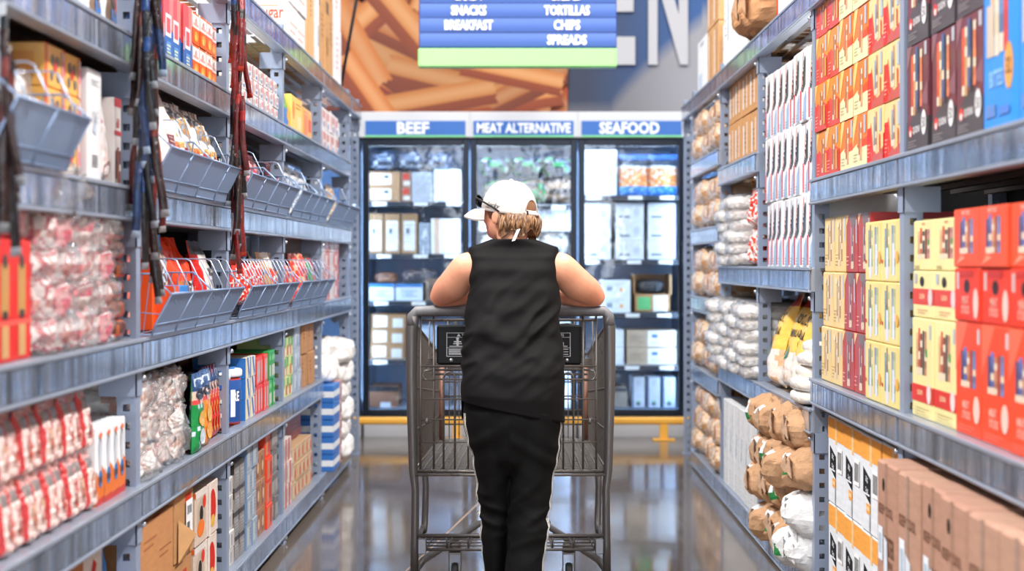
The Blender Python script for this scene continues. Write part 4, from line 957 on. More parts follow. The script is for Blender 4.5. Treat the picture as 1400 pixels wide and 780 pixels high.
clip_strip(-1.004, 2.86, 1.72, 1.22, [SK[1], SK[3]], 8, 'at the closest rack end', 1)
clip_strip(-.985, 3.90, 2.12, 1.13, [SK[0], SK[1], SK[3], SK[4]], 26, 'on the first post', 2)
clip_strip(-.978, 3.83, 2.05, 1.22, [SK[1], SK[4], SK[3]], 16, 'just before the first post', 5)
clip_strip(-.978, 5.08, 2.24, 1.17, [SK[0], SK[2], SK[3], SK[2], SK[1]], 28, 'on the second post', 3)
# ================================================================== carton side, closest bay
# (on this side the near end of a thing is on the right of its printed face)
def maroon(F, r):
    F.poly([(0, 0), (1, 0), (1, .3), (.55, .42), (0, .22)], '#4a4346'); F.poly([(.0, .75), (.25, 1), (0, 1)], '#8a5a62'); F.poly([(.6, .45), (1, .62), (1, .4)], '#865560')
    F.poly([(.3, .55), (.62, .75), (.5, .35)], '#8b5a60')
    F.bars(.22, .34, .75, .97, ('#e0502e', '#c99a6a', '#3f5f92', '#2e2a34', '#e8825a'), r, 7)
    F.rect(.86, .86, .96, .98, '#b9bcc4')
    F.ell(.2, .2, .09, .055, '#d8342c'); F.ell(.2, .18, .045, .03, '#f0e2dc'); F.text('QUIDNI', .48, .2, .075, '#e9e4e4', .42)
    F.ell(.84, .25, .11, .115, '#eceaea'); F.text('50', .84, .25, .1, '#4a4346', .14); F.lines(.1, .5, .1, 3, .025, '#a59a9a')
km = K('maroon_snack_carton', .205, .285, .3, '#6f343e', maroon, deco(('r', 0, 0, 1, .3, '#453e40')), b=.003)
grid('R', km, 3.345, 3, .232, 1.511, 'maroon and grey carton printed with snack sticks', 'carton', 'maroon cartons on the middle ledge', .005, 2, .287, start=1)
def bluec(F, r):
    F.rect(.78, 0, 1, 1, '#1c8fe0'); F.poly([(0, .8), (.3, 1), (0, 1)], '#f0b87c')
    F.bars(.2, .34, .7, .96, ('#d9b48a', '#e8d0a8', '#6a8cb8', '#e2452c'), r, 6); F.rect(.1, .35, .3, .6, '#c9b9a8')
    F.ell(.72, .28, .12, .11, '#e8a24e'); F.text('32', .72, .28, .08, '#5a3a2a', .14); F.text('BITES', .38, .24, .08, '#8fc4f0', .4); F.rect(.08, .06, .36, .12, '#5f86c8'); F.rect(.45, .06, .75, .1, '#4d7fd0')
kb = K('bright_blue_carton', .24, .46, .3, '#2f8fe4', bluec, deco(('r', 0, 0, 1, 1, '#1f7fd6')))
grid('R', kb, 2.85, 2, .245, 1.511, 'bright blue snack carton beside the maroon cartons', 'carton', 'bright blue cartons', .0)
def creamt(F, r):
    F.bars(.2, .42, .72, .9, ('#d9a878', '#c8503c', '#8a3a30', '#4a4a44', '#cf8a6a'), r, 6); F.rect(.66, .62, .74, .7, '#3f9a4a'); F.rect(.85, .8, .93, .94, '#b3b8c6')
    F.rect(0, .16, 1, .33, '#d8342a'); F.text('QUIDNI', .4, .25, .06, '#f0d8a8', .5); F.ell(.84, .26, .1, .1, '#e8d4d2'); F.lines(.15, .85, .1, 3, .03, '#cfc090')
def creams(F, r):
    F.bars(.2, .22, .8, .85, ('#d9a878', '#c8503c', '#4a4a44', '#8a3a30', '#c98a8a'), r, 6); F.rect(.7, .5, .78, .62, '#3f9a4a'); F.text('SNACKS', .5, .93, .06, '#d07a5a', .5); F.rect(.08, .04, .3, .1, '#b9aa72')
def creamh(F, r):
    F.rect(0, .28, 1, .62, '#d9402f'); F.text('QUIDNI', .45, .45, .13, '#f0d0a0', .55); F.ell(.85, .45, .1, .2, '#dcc8c8'); F.ell(.46, .78, .1, .11, '#16100c'); F.rect(.1, .74, .22, .95, '#b3b8c6'); F.lines(.25, .75, .16, 2, .06, '#d88a6a')
CRM = '#ecdf9e'
k1 = K('cream_tall_carton', .198, .262, .3, CRM, creamt, deco(('r', 0, .16, 1, .33, '#d8342a')))
k2 = K('cream_handle_carton', .198, .122, .3, CRM, creamh, deco(('r', 0, .28, 1, .62, '#c93a2a')))
k3 = K('cream_small_carton', .198, .132, .3, CRM, creams)
def redt(F, r):
    F.poly([(0, .55), (.5, 1), (0, 1)], '#f2694a'); F.bars(.22, .42, .8, .78, ('#4a4a6a', '#3f6fb4', '#c98a6a', '#b04a3a', '#5a8cc0'), r, 6); F.rect(.86, .82, .95, .95, '#c8c2c6')
    F.text('MEAT', .42, .27, .07, '#efb9a8', .5); F.text('STICKS', .45, .18, .07, '#efb9a8', .55); F.ell(.84, .25, .12, .12, '#ecc6ba'); F.lines(.15, .8, .08, 2, .03, '#f08a70')
def redh(F, r):
    F.ell(.5, .66, .11, .13, '#2a0e08'); F.rect(.1, .6, .2, .92, '#c8b0b0'); F.text('MEAT', .45, .4, .15, '#f0b4a4', .5); F.text('STICKS', .45, .22, .15, '#f0b4a4', .6); F.ell(.86, .35, .1, .28, '#eac0b6'); F.rect(.25, .84, .75, .97, '#c4281a')
def reds(F, r):
    F.bars(.26, .22, .78, .86, ('#4a4a6a', '#3f6fb4', '#d9a080', '#a8604a', '#5a8cc0'), r, 6); F.text('MEAT STICKS', .5, .93, .07, '#f6c8b8', .6); F.poly([(.1, .04), (.5, .16), (.3, .2)], '#f79074')
ORR = '#ee4a24'
k4 = K('orange_tall_carton', .198, .268, .3, ORR, redt, deco(('r', .2, .2, .8, .8, '#e0361a')))
k5 = K('orange_handle_carton', .198, .126, .3, '#e2391c', redh)
k6 = K('orange_small_carton', .198, .138, .3, '#f0522e', reds)
for (y0, tall, hand, small, nm, zz, n) in ((3.605, k1, k2, k3, 'cream', .81, 2), (3.0, k4, k5, k6, 'orange red', .81, 3)):
    off = .02 if nm == 'cream' else .012
    grid('R', tall, y0, n, .202, zz, 'tall %s carton with printed band, bottom of its stack' % nm, 'carton', 'tall %s cartons by the perforated post' % nm, off)
    h1 = .264 if nm == 'cream' else .27; h2 = .124 if nm == 'cream' else .128
    grid('R', hand, y0, n, .202, zz+h1, 'small %s carton with a dark hand hole' % nm, 'carton', '%s cartons with hand holes' % nm, off)
    grid('R', small, y0, n, .202, zz+h1+h2, 'small %s carton with picture of snacks, top of its stack' % nm, 'carton', 'topmost %s cartons' % nm, off)
place('R', K('dark_red_carton', .8, .53, .2, '#a51712', deco(('r', .1, .2, .9, .8, '#8f120e'))), 3.1, .811, .36, 'long dark red carton behind the cream and orange cartons', 'carton')
# brown cartons standing proud on the bottom ledge
def brn(F, r):
    F.rect(.44, 0, .56, 1, '#a87f68'); F.rect(.46, .3, .5, 1, '#8f7a6e'); F.ell(.36, .90, .06, .03, '#0f0a08')
    F.text('KEEP COOL', .48, .79, .045, '#7a5340', .8); F.text('TASTER', .66, .64, .085, '#6b4636', .52); F.text('ORIGINAL', .62, .565, .035, '#6b4636', .6)
    F.rect(.1, .56, .34, .71, '#dfe6ee'); F.rect(.14, .59, .28, .68, '#a8bccc'); F.poly([(.42, .46), (.62, .43), (.58, .66), (.4, .68)], '#d3dbe6')
bk = K('brown_shipping_carton', .198, .594, .52, '#ad8572', brn, deco(('l', .2, .8, .7, 4, .06, '#9c7058')), deco(('r', 0, .44, 1, .56, '#c29a83'), ('r', 0, .498, 1, .502, '#8b6350')), m=M_CARD, b=.006)
def brn2(F, r):
    F.rect(.44, 0, .56, 1, '#a87f68'); F.rect(.47, .2, .53, 1, '#93827a'); F.text('KEEP COOL', .48, .80, .05, '#7a5340', .8); F.rect(.1, .54, .36, .72, '#dfe6ee'); F.rect(.15, .58, .3, .68, '#a8bccc'); F.poly([(.42, .40), (.68, .36), (.64, .64), (.4, .67)], '#d3dbe6'); F.text('TASTER', .7, .55, .08, '#6b4636', .45)
bk2 = K('brown_shipping_carton', .198, .59, .52, '#b08a76', brn2, deco(('l', .2, .8, .7, 4, .06, '#9c7058')), deco(('r', 0, .44, 1, .56, '#c29a83'), ('r', 0, .498, 1, .502, '#8b6350')), m=M_CARD, b=.006)
_r = random.Random(8)
for i in range(6):
    place('R', bk if i in (5, 3, 2) else bk2, 2.75+i*.2055+(.06 if i == 5 else 0)*0, .101, -.085+_r.uniform(-.008, .008), 'brown shipping carton standing proud on the bottom ledge, %s from near end' % ORD[i], 'carton', 'row of brown shipping cartons', turn=_r.uniform(-.02, .02))

# ================================================================== carton side, second bay
def orA(F, r):
    F.poly([(0, 0), (1, 0), (1, .5), (.75, .58), (.5, .5), (.25, .6), (0, .5)], '#d8443a'); F.poly([(0, .62), (.25, 1), (0, 1)], '#f7c26a'); F.rect(0, 0, .18, .55, '#e02a14'); F.bars(.45, .1, .68, .9, ('#a86a4a', '#c98a5a'), r, 7)
    F.rect(.8, .62, .92, .95, '#b3bcc8'); F.lines(.08, .3, .3, 4, .07, '#f3b9a8'); F.rect(.8, .1, .92, .5, '#f2a040')
def orB(F, r):
    F.poly([(0, 0), (1, 0), (1, .45), (.6, .38), (.3, .45), (0, .38)], '#e9e2b0'); F.poly([(0, .4), (.35, 1), (.1, 1), (0, .8)], '#f8c878'); F.poly([(.3, .42), (1, .55), (1, .38), (.4, .36)], '#ee4a18'); F.bars(.42, .12, .66, .92, ('#b8704a', '#d9a070'), r, 7); F.rect(.8, .62, .93, .96, '#b3bcc8'); F.lines(.08, .36, .25, 3, .06, '#b9b48a')
def orC(F, r):
    F.rect(0, 0, .25, .66, '#e31b0e'); F.poly([(.25, 0), (1, 0), (1, .25), (.6, .15), (.3, .3)], '#c4534a'); F.poly([(.25, .75), (.42, .15), (.3, .1), (.2, .6)], '#e8361e'); F.bars(.42, .2, .64, .92, ('#8fa0b4', '#b98a72'), r, 6); F.rect(.78, .55, .92, .95, '#b3bcc8'); F.lines(.05, .22, .34, 4, .07, '#f3b9a8'); F.rect(.8, .2, .86, .5, '#e2472a')
kA = K('orange_red_snack_carton', .192, .163, .3, '#f58a2a', orA, deco(('r', 0, 0, 1, .5, '#d8342a')))
kB = K('orange_cream_snack_carton', .192, .163, .3, '#f27a26', orB, deco(('r', 0, 0, 1, .4, '#e8dfa8')))
kC = K('red_cream_snack_carton', .192, .163, .3, '#f3cd8e', orC, deco(('r', 0, 0, 1, .5, '#e01f10'), ('r', .0, .0, .4, .5, '#c81a0e')))
ks = [kC, kC, kB, kB, kA, kA]
for r_ in range(4):
    for i in range(6):
        nm = ('red and cream', 'red and cream', 'orange and cream', 'orange and cream', 'orange and red', 'orange and red')[i]
        place('R', ks[i], 4.075+i*.196+_r.uniform(-.002, .002), 1.511+r_*.165, .0+_r.uniform(0, .006), '%s snack carton, %s%s from the near end' % (nm, ROWS[4][r_], ORD[i]), 'carton', 'wall of orange and red snack cartons')
def crA(F, r):
    F.rect(.02, .02, .98, .98, '#edcf8c'); F.bars(.3, .1, .7, .95, ('#b99a6a', '#d8b890', '#a8805a'), r, 7); F.rect(.82, .55, .93, .95, '#c3ccd8'); F.lines(.06, .3, .3, 4, .06, '#b98a4a'); F.ell(.3, .85, .12, .06, '#f2dcb0')
def crR(F, r):
    F.poly([(0, .8), (.25, 1), (0, 1)], '#f0cd8e'); F.poly([(.3, 1), (.9, 1), (.7, .75), (.4, .8)], '#7d6a66'); F.bars(.42, .05, .66, .85, ('#9aa0a8', '#8a3a38', '#c4848a'), r, 6); F.rect(.84, .5, .94, .9, '#b9b8c0'); F.lines(.06, .26, .26, 3, .07, '#e8c0b8')
def ylw(F, r):
    F.rect(.03, .02, .97, .98, '#efd98c'); F.bars(.2, .1, .5, .95, ('#6d8ca0', '#8a7a58', '#b0c48a'), r, 6); F.bars(.6, .1, .85, .95, ('#8aa0bc', '#c2cc9a'), r, 6); F.rect(.3, .05, .42, .55, '#dfe6f0'); F.rect(.66, .1, .78, .62, '#dfe6f0'); F.rect(.03, .3, .12, .36, '#d8402a'); F.ell(.93, .4, .08, .1, '#f0b050')
kA = K('cream_gold_snack_carton', .166, .186, .34, '#edcf8c', crA); kR = K('brick_red_snack_carton', .166, .186, .34, '#b5453f', crR, deco(('r', 0, 0, 1, 1, '#d31d14'), ('c', .25, .3, .75, .8)))
kY = K('yellow_snack_carton', .196, .175, .34, '#f0d888', ylw, deco(('r', .1, .1, .9, .9, '#f0c070')))
for r_ in range(3):
    for i in range(4):
        place('R', (kR, kR, kA, kA)[i], 4.515+i*.17, .811+r_*.188, .012+.006*r_, '%s snack carton beside the yellow ones, %s%s from the near end' % (('brick red', 'brick red', 'cream gold', 'cream gold')[i], ROWS[3][r_], ORD[i]), 'carton', 'brick red and cream gold cartons')
    for i in range(2):
        place('R', kY, 4.085+i*.2, .811+r_*.1765, .0, 'yellow snack carton with white labels by the post, %s%s from near end' % (ROWS[3][r_], ORD[i]), 'carton', 'yellow labelled cartons')
def wor(F, r):
    F.rect(0, .74, 1, .98, '#f0a44a'); F.rect(.45, .7, .56, 1, '#e8c08a'); F.poly([(.12, .4), (.5, .3), (.5, .56), (.12, .66)], '#1b1b1d'); F.text('BIG', .31, .54, .06, '#dfe4ea', .3, -14); F.text('CASE', .31, .43, .05, '#dfe4ea', .32, -14); F.rect(.15, .38, .46, .4, '#dfe4ea'); F.rect(.3, .2, .5, .3, '#f0a44a'); F.rect(.33, .23, .46, .27, '#f7cf9a'); F.code(.62, .4, .9, .68, r); F.rect(.45, 0, .5, .2, '#b8bfc8')
kw = K('white_orange_band_carton', .252, .295, .42, '#dfe3e9', wor, deco(('r', 0, .74, 1, .98, '#f0a44a')), m=M_CARD)
grid('R', kw, 4.09, 4, .264, .1, 'white carton with orange band under the yellow cartons', 'carton', 'white cartons with orange bands', .02, 2, .298, jit=.006)

# ================================================================== carton side, third bay
def wht(F, r):
    F.poly([(.05, 0), (.35, 0), (.9, .95), (.6, 1)], '#f6f7f9'); F.poly([(.45, .95), (.95, .98), (.9, .55), (.5, .45)], '#dfe6ee'); F.rect(.05, .03, .25, .44, '#e23a48'); F.poly([(.5, .02), (.95, .02), (.95, .42), (.62, .3)], '#9fc0e0'); F.poly([(.45, .4), (.9, .9), (.85, .5)], '#52565e'); F.poly([(.5, .52), (.62, .5), (.86, .86), (.74, .9)], '#2a2d34'); F.text('BLANC', .56, .62, .13, '#14161b', 1.1, 62); F.poly([(.3, .45), (.4, .5), (.62, .98), (.55, .98)], '#f0a08a'); F.lines(.4, .8, .12, 3, .04, '#a8b4c2')
kw = K('white_tall_snack_carton', .128, .268, .34, '#f1f2f4', wht, deco(('r', 0, 0, 1, .4, '#e6e9ee')))
grid('R', kw, 5.31, 8, .131, 1.201, 'tall white carton with red bar and slanted black print', 'carton', 'wall of tall white cartons', .012, 3, .27, jit=.006)
# corn bags and white packs on the .70 ledge
cornf = lambda u, v, r: '#c2281f' if .86 < v < .93 else ('#b3a59c' if v >= .93 else ('#f3c65c' if v > .38 else ('#efe2d6' if r.random() < .8 else '#e8b890')))
corn = KP('corn_meal_bag', .24, .40, .14, cornf, 41, lean=-.08, wr=.008, crimp=.1, decal=deco(('t', 'SOL', .55, .72, .1, '#2a2118', .5), ('t', 'MAMALAI', .5, .58, .075, '#3a2a18', .8), ('e', .25, .46, .1, .08, '#e9c84e'), ('p', [(.1, .36), (.28, .5), (.34, .4), (.2, .34)], '#2f8a44'), ('p', [(.4, .3), (.52, .46), (.56, .34)], '#2f7a50')))
for i, (y, o_, t) in enumerate(((5.44, .09, .1), (5.62, .02, -.15), (5.83, .0, .12), (6.08, .0, -.1))):
    place('R', corn, y, .705, o_, 'yellow topped corn meal bag leaning on the ledge, %s from near end' % ORD[i], 'bag', 'yellow corn meal bags', turn=t)
ricef = speck('#f0ece6', '#e9e2d8', '#f7f5f2', seed=2)
def ricek(i):
    return KL('white_grain_pack', .26, .056, .24, lambda u, v, w_, r: '#3f9a50' if (u < .2 and .25 < w_ < .75 and v < .5 and r.random() < .6) else ricef(u, v, w_, r), 60+i, m=M_BAG, amp=.008, freq=8, p=.6, nu=30, nv=16)
rk = [ricek(0), ricek(1)]
for i in range(5): place('R', rk[i % 2], 5.29+.012*(i % 3), .703+i*.045, -.055+.012*i, 'white grain pack with green seal lying flat, %s from the bottom' % ORD[i], 'pack', 'stack of white grain packs', turn=.05*(-1)**i)
# paper sacks on the bottom ledge
def sackf(base, seed):
    def fn(u, v, *r):
        w_ = r[0]
        if v < .42 and .28 < u < .62 and .35 < w_ < .8: return '#d8dde2' if w_ > .55 else ('#2f7d44' if (seed % 2) else mixc(base, '#000000', .1))
        return var(base, .05, r[-1])
    return fn
def sack(base, seed, w_=.235, h=.165, d=.46):
    """a rolled paper sack: crumpled, its folded end with two flaps to the aisle"""
    rnd = random.Random(seed); mb = MB(); off = Vector((seed*1.7, seed*.9, 3)); fn = sackf(base, seed); p = .68; nu, nv = 56, 34
    sp = lambda x: math.copysign(abs(x)**p, x); vs = []
    for j in range(nv+1):
        ph = -PI/2+PI*j/nv
        for i in range(nu):
            th = 2*PI*i/nu
            q = Vector((sp(math.cos(ph))*sp(math.cos(th))*w_/2, sp(math.cos(ph))*sp(math.sin(th))*d/2, sp(math.sin(ph))*h/2))
            nn = .018*(1-2.2*abs(noise.noise(q*7+off)))+.010*(.5-2*abs(noise.noise(q*17+off)))+.004*noise.noise(q*45+off)
            if q.y < -d*.36: nn -= .028*max(0, 1-abs(q.x+q.z*.35)/(w_*.16))            # crease of the folded end
            dn = Vector((q.x/w_, q.y/d, q.z/h)); dn = dn.normalized() if dn.length > 0 else dn
            q = q+dn*nn*.9; q.z = max(q.z, -h*.5); vs.append(q+Vector((w_/2, d/2, h/2)))
    fs = []; cs = []
    for j in range(nv):
        for i in range(nu):
            f = (j*nu+i, j*nu+(i+1) % nu, (j+1)*nu+(i+1) % nu, (j+1)*nu+i); c = (vs[f[0]]+vs[f[2]])/2
            fs.append(f); cs.append(C(fn(c.x/w_, c.y/d, c.z/h, rnd)))
    mb.add(vs, fs, lambda k: cs[k], 0, False)
    fl = MB(); c = mixc(base, '#ffffff', .08); c2 = mixc(base, '#000000', .15)
    for k, (a, b2) in enumerate(((.16, .50), (.52, .86))):
        x0, x1 = w_*a, w_*b2; z0, z1 = h*rnd.uniform(.2, .3), h*rnd.uniform(.72, .88); y0 = .006+rnd.uniform(-.006, .006)
        pts = [(x0, y0+.02, z0), (x1, y0, z0+.01), (x1-.01*k, y0-.004, z1), (x0+.012, y0+.012, z1-.02), ((x0+x1)/2, y0-.014, (z0+z1)/2)]
        fl.add(pts+[(x, y+.003, z) for x, y, z in pts], [(0, 1, 4), (1, 2, 4), (2, 3, 4), (3, 0, 4), (6, 5, 9), (7, 6, 9), (8, 7, 9), (5, 8, 9)], lambda i: C(c) if i % 3 else C(c2))
    return Kind('paper_sack', mb, M_PAPER, w_, [('folded_flap', fl, M_PAPER)])
KB = '#bf9673'; KW = '#e2e2e2'
SB = [sack(KB, s_) for s_ in (101, 102, 103, 106)]; SW = [sack(KW, s_, .25, .15) for s_ in (104, 105)]
_rs = random.Random(12)
for lay in range(4):
    for i in range(4):
        t = 'W' if (i == 0 and lay < 2) else 'B'
        k = SW[lay % 2] if t == 'W' else SB[(lay*3+i) % 4]
        place('R', k, 5.29+i*.232+_rs.uniform(-.02, .02)+.03*(lay % 2), .102+lay*.138, -.07-.035*(lay in (1, 3))*(i > 1)+_rs.uniform(-.03, .02), '%s crumpled paper sack in the slumped pile, %s%s from near end' % ('brown' if t == 'B' else 'white', ROWS[4][lay], ORD[i]), 'sack', 'slumped pile of paper sacks', turn=_rs.uniform(-.2, .2), ry=_rs.uniform(-.16, .16))
place('R', SW[1], 5.29, .105, -.13, 'white crumpled paper sack leaning out lowest beside the perforated post', 'sack', None, turn=.3, ry=.1)

# ================================================================== carton side, fourth bay
wp = K('white_panel_case', .165, .425, .5, '#dcdddf', deco(('t', 'FRESH PACK', .45, .55, .1, '#9db4cc', .7, 78), ('l', .2, .5, .2, 5, .04, '#b9c2cc'), ('r', .93, 0, .97, 1, '#c3c6ca'), ('t', '100', .7, .8, .04, '#a9bccf', .3, 80)), m=M_CARD)
grid('R', wp, 6.56, 6, .172, .1, 'tall white panel case with faint blue print past the paper sacks', 'case', 'row of white panel cases', .0)
pw = [KL('white_plastic_stack_pack', .3, .062, .36, speck('#eeecea', '#f7f6f5', '#dcd8d4', '#e8dcd4', seed=i), 120+i, amp=.013, freq=12, p=.45, nu=30, nv=14, wrap=.003, ridge=True) for i in range(3)]
for c in range(4):
    for i in range(6):
        place('R', pw[(i+c) % 3], 6.50+c*.295, .703+i*.053, -.05-.012*((i+c) % 3)-.02*(c == 3), 'clear wrapped white pack stacked past the corn bags, layer %d, %s from near end' % (i+1, ORD[c]), 'pack', 'clear wrapped white packs')
for c in range(2):
    for i in range(6):
        place('R', pw[(i+c) % 3], 6.95+c*.31, 1.203+i*.053, -.035-.012*((i+c) % 3), 'clear wrapped white pack on the higher ledge, layer %d, %s from near end' % (i+1, ORD[c]), 'pack', 'upper clear wrapped white packs')
rwb = [KP('red_white_bag', .2, .2, .12, speck('#f0dcd4', '#e8452c', '#f5ece6', '#e23a24', '#f0c8a8', seed=i), 130+i, m=M_FOIL, wr=.014) for i in range(2)]
for r_ in range(2):
    for i in range(2): place('R', rwb[(i+r_) % 2], 6.5+i*.2, 1.203+r_*.18, .0, 'red and white crinkled bag beside the perforated post, %s%s from near end' % (ROWS[2][r_], ORD[i]), 'bag', 'red and white crinkled bags')
wo = K('white_orange_carton', .15, .4, .34, '#efeeed', deco(('r', .2, .62, .8, .66, '#ee7a3a'), ('r', .2, .5, .75, .54, '#ee7a3a'), ('r', .2, .38, .6, .42, '#ee7a3a'), ('e', .5, .82, .25, .05, '#d8d8d8')), m=M_CARD)
place('R', wo, 6.54, 1.70, .03, 'tall white carton with orange lines beside brown cartons', 'carton')
bn = K('brown_label_carton', .225, .215, .34, '#c99664', deco(('r', .12, .15, .32, .8, '#d9d6d2'), ('r', .6, .15, .78, .85, '#e2c4b0'), ('l', .4, .56, .6, 4, .1, '#8a5f3c')), deco(('r', .3, .2, .7, .7, '#8a5f48')), m=M_CARD)
grid('R', bn, 6.72, 4, .232, 1.70, 'brown carton with white label strips', 'carton', 'brown label cartons high up', .03, 2, .218)
# rack top over the third to fifth bay
place('R', sack('#c08f66', 140, .5, .24, .5), 6.28, 2.205, -.09, 'brown paper sack drooping over the top beam', 'sack')
place('R', sack('#c69a72', 141, .42, .22, .5), 6.3, 2.42, -.05, 'second brown paper sack lying on the drooping one', 'sack')
place('R', K('white_red_carton', .3, .5, .4, '#f0ebe9', deco(('r', 0, 0, .1, 1, '#e8442c'), ('l', .2, .6, .7, 4, .08, '#c9b4ae')), m=M_CARD), 5.9, 2.20, .03, 'white carton with a red edge beside the drooping sack', 'carton')
wt = K('white_top_carton', .24, .62, .4, '#eef0f2', deco(('r', .45, 0, .52, 1, '#dfe3e8'), ('l', .1, .35, .5, 5, .06, '#b9c8dc'), ('r', .6, .2, .66, .8, '#c9cfd6')), m=M_CARD)
grid('R', wt, 6.84, 3, .245, 2.20, 'tall white carton on the rack top', 'carton', 'tall white cartons on the rack top', .0)
place('R', K('white_low_carton', .2, .26, .4, '#eceff2', deco(('l', .1, .6, .7, 3, .1, '#b9c8dc')), m=M_CARD), 7.58, 2.20, .02, 'low white carton between tall white and brown cartons, rack top', 'carton')
tc = K('tan_top_carton', .22, .29, .4, '#cf9f70', deco(('r', .2, .08, .4, .9, '#e8d4c4'), ('r', .65, .1, .72, .9, '#b9875a')), deco(('r', .3, .1, .7, .8, '#dcb48a')), m=M_CARD)
grid('R', tc, 7.80, 2, .225, 2.20, 'tan carton with pale strip on the rack top', 'carton', 'tan cartons on the rack top', .0, 2, .293)
place('R', K('white_lid_carton', .4, .30, .4, '#e9edf0', deco(('r', .1, .1, .5, .35, '#c6d6e8'), ('r', .3, .86, .7, .94, '#b9bfc6')), m=M_CARD), 8.32, 2.20, .0, 'white lidded carton at the freezer end of the rack top', 'carton')

# ================================================================== carton side, bay at the freezers: tan bagged snacks
def tanf(seed, a, b, c): return speck(a, b, c, '#efd6be', '#b87440', seed=seed, f=1.8)
TB = [KL('tan_snack_bag', .3, .15, .34, tanf(i, *(('#e0b084', '#d09a68', '#ecc8a4'), ('#d8a070', '#c08050', '#e8c09a'))[i % 2]), 150+i, amp=.02, freq=12, p=.6, nu=32, nv=18, ridge=True) for i in range(3)]
for z, rows, nm in ((1.81, 2, 'highest ledge'), (1.41, 2, 'second highest ledge'), (1.02, 2, 'middle ledge'), (.61, 2, 'second lowest ledge'), (.1, 3, 'lowest ledge')):
    for r_ in range(rows):
        for i in range(4):
            place('R', TB[(i+r_) % 3], 7.75+i*.29, z+.002+r_*.132, -.02+.012*((i+r_) % 3), 'tan bagged snack near the SEAFOOD freezer, %s, %s%s from near end' % (nm, ROWS[rows][r_], ORD[i]), 'bag', 'tan bagged snacks, '+nm)
place('R', K('blue_carton', 1.0, .042, .3, '#1f66b8', deco(('r', .1, .2, .5, .8, '#4d8fd8'))), 7.78, .884, .1, 'long blue carton on the tan bags, second lowest ledge', 'carton')
place('R', K('brown_low_carton', .9, .07, .3, '#a5703f', None, m=M_CARD), 7.8, .5, .08, 'flat brown carton on top of the lowest tan bags', 'carton')
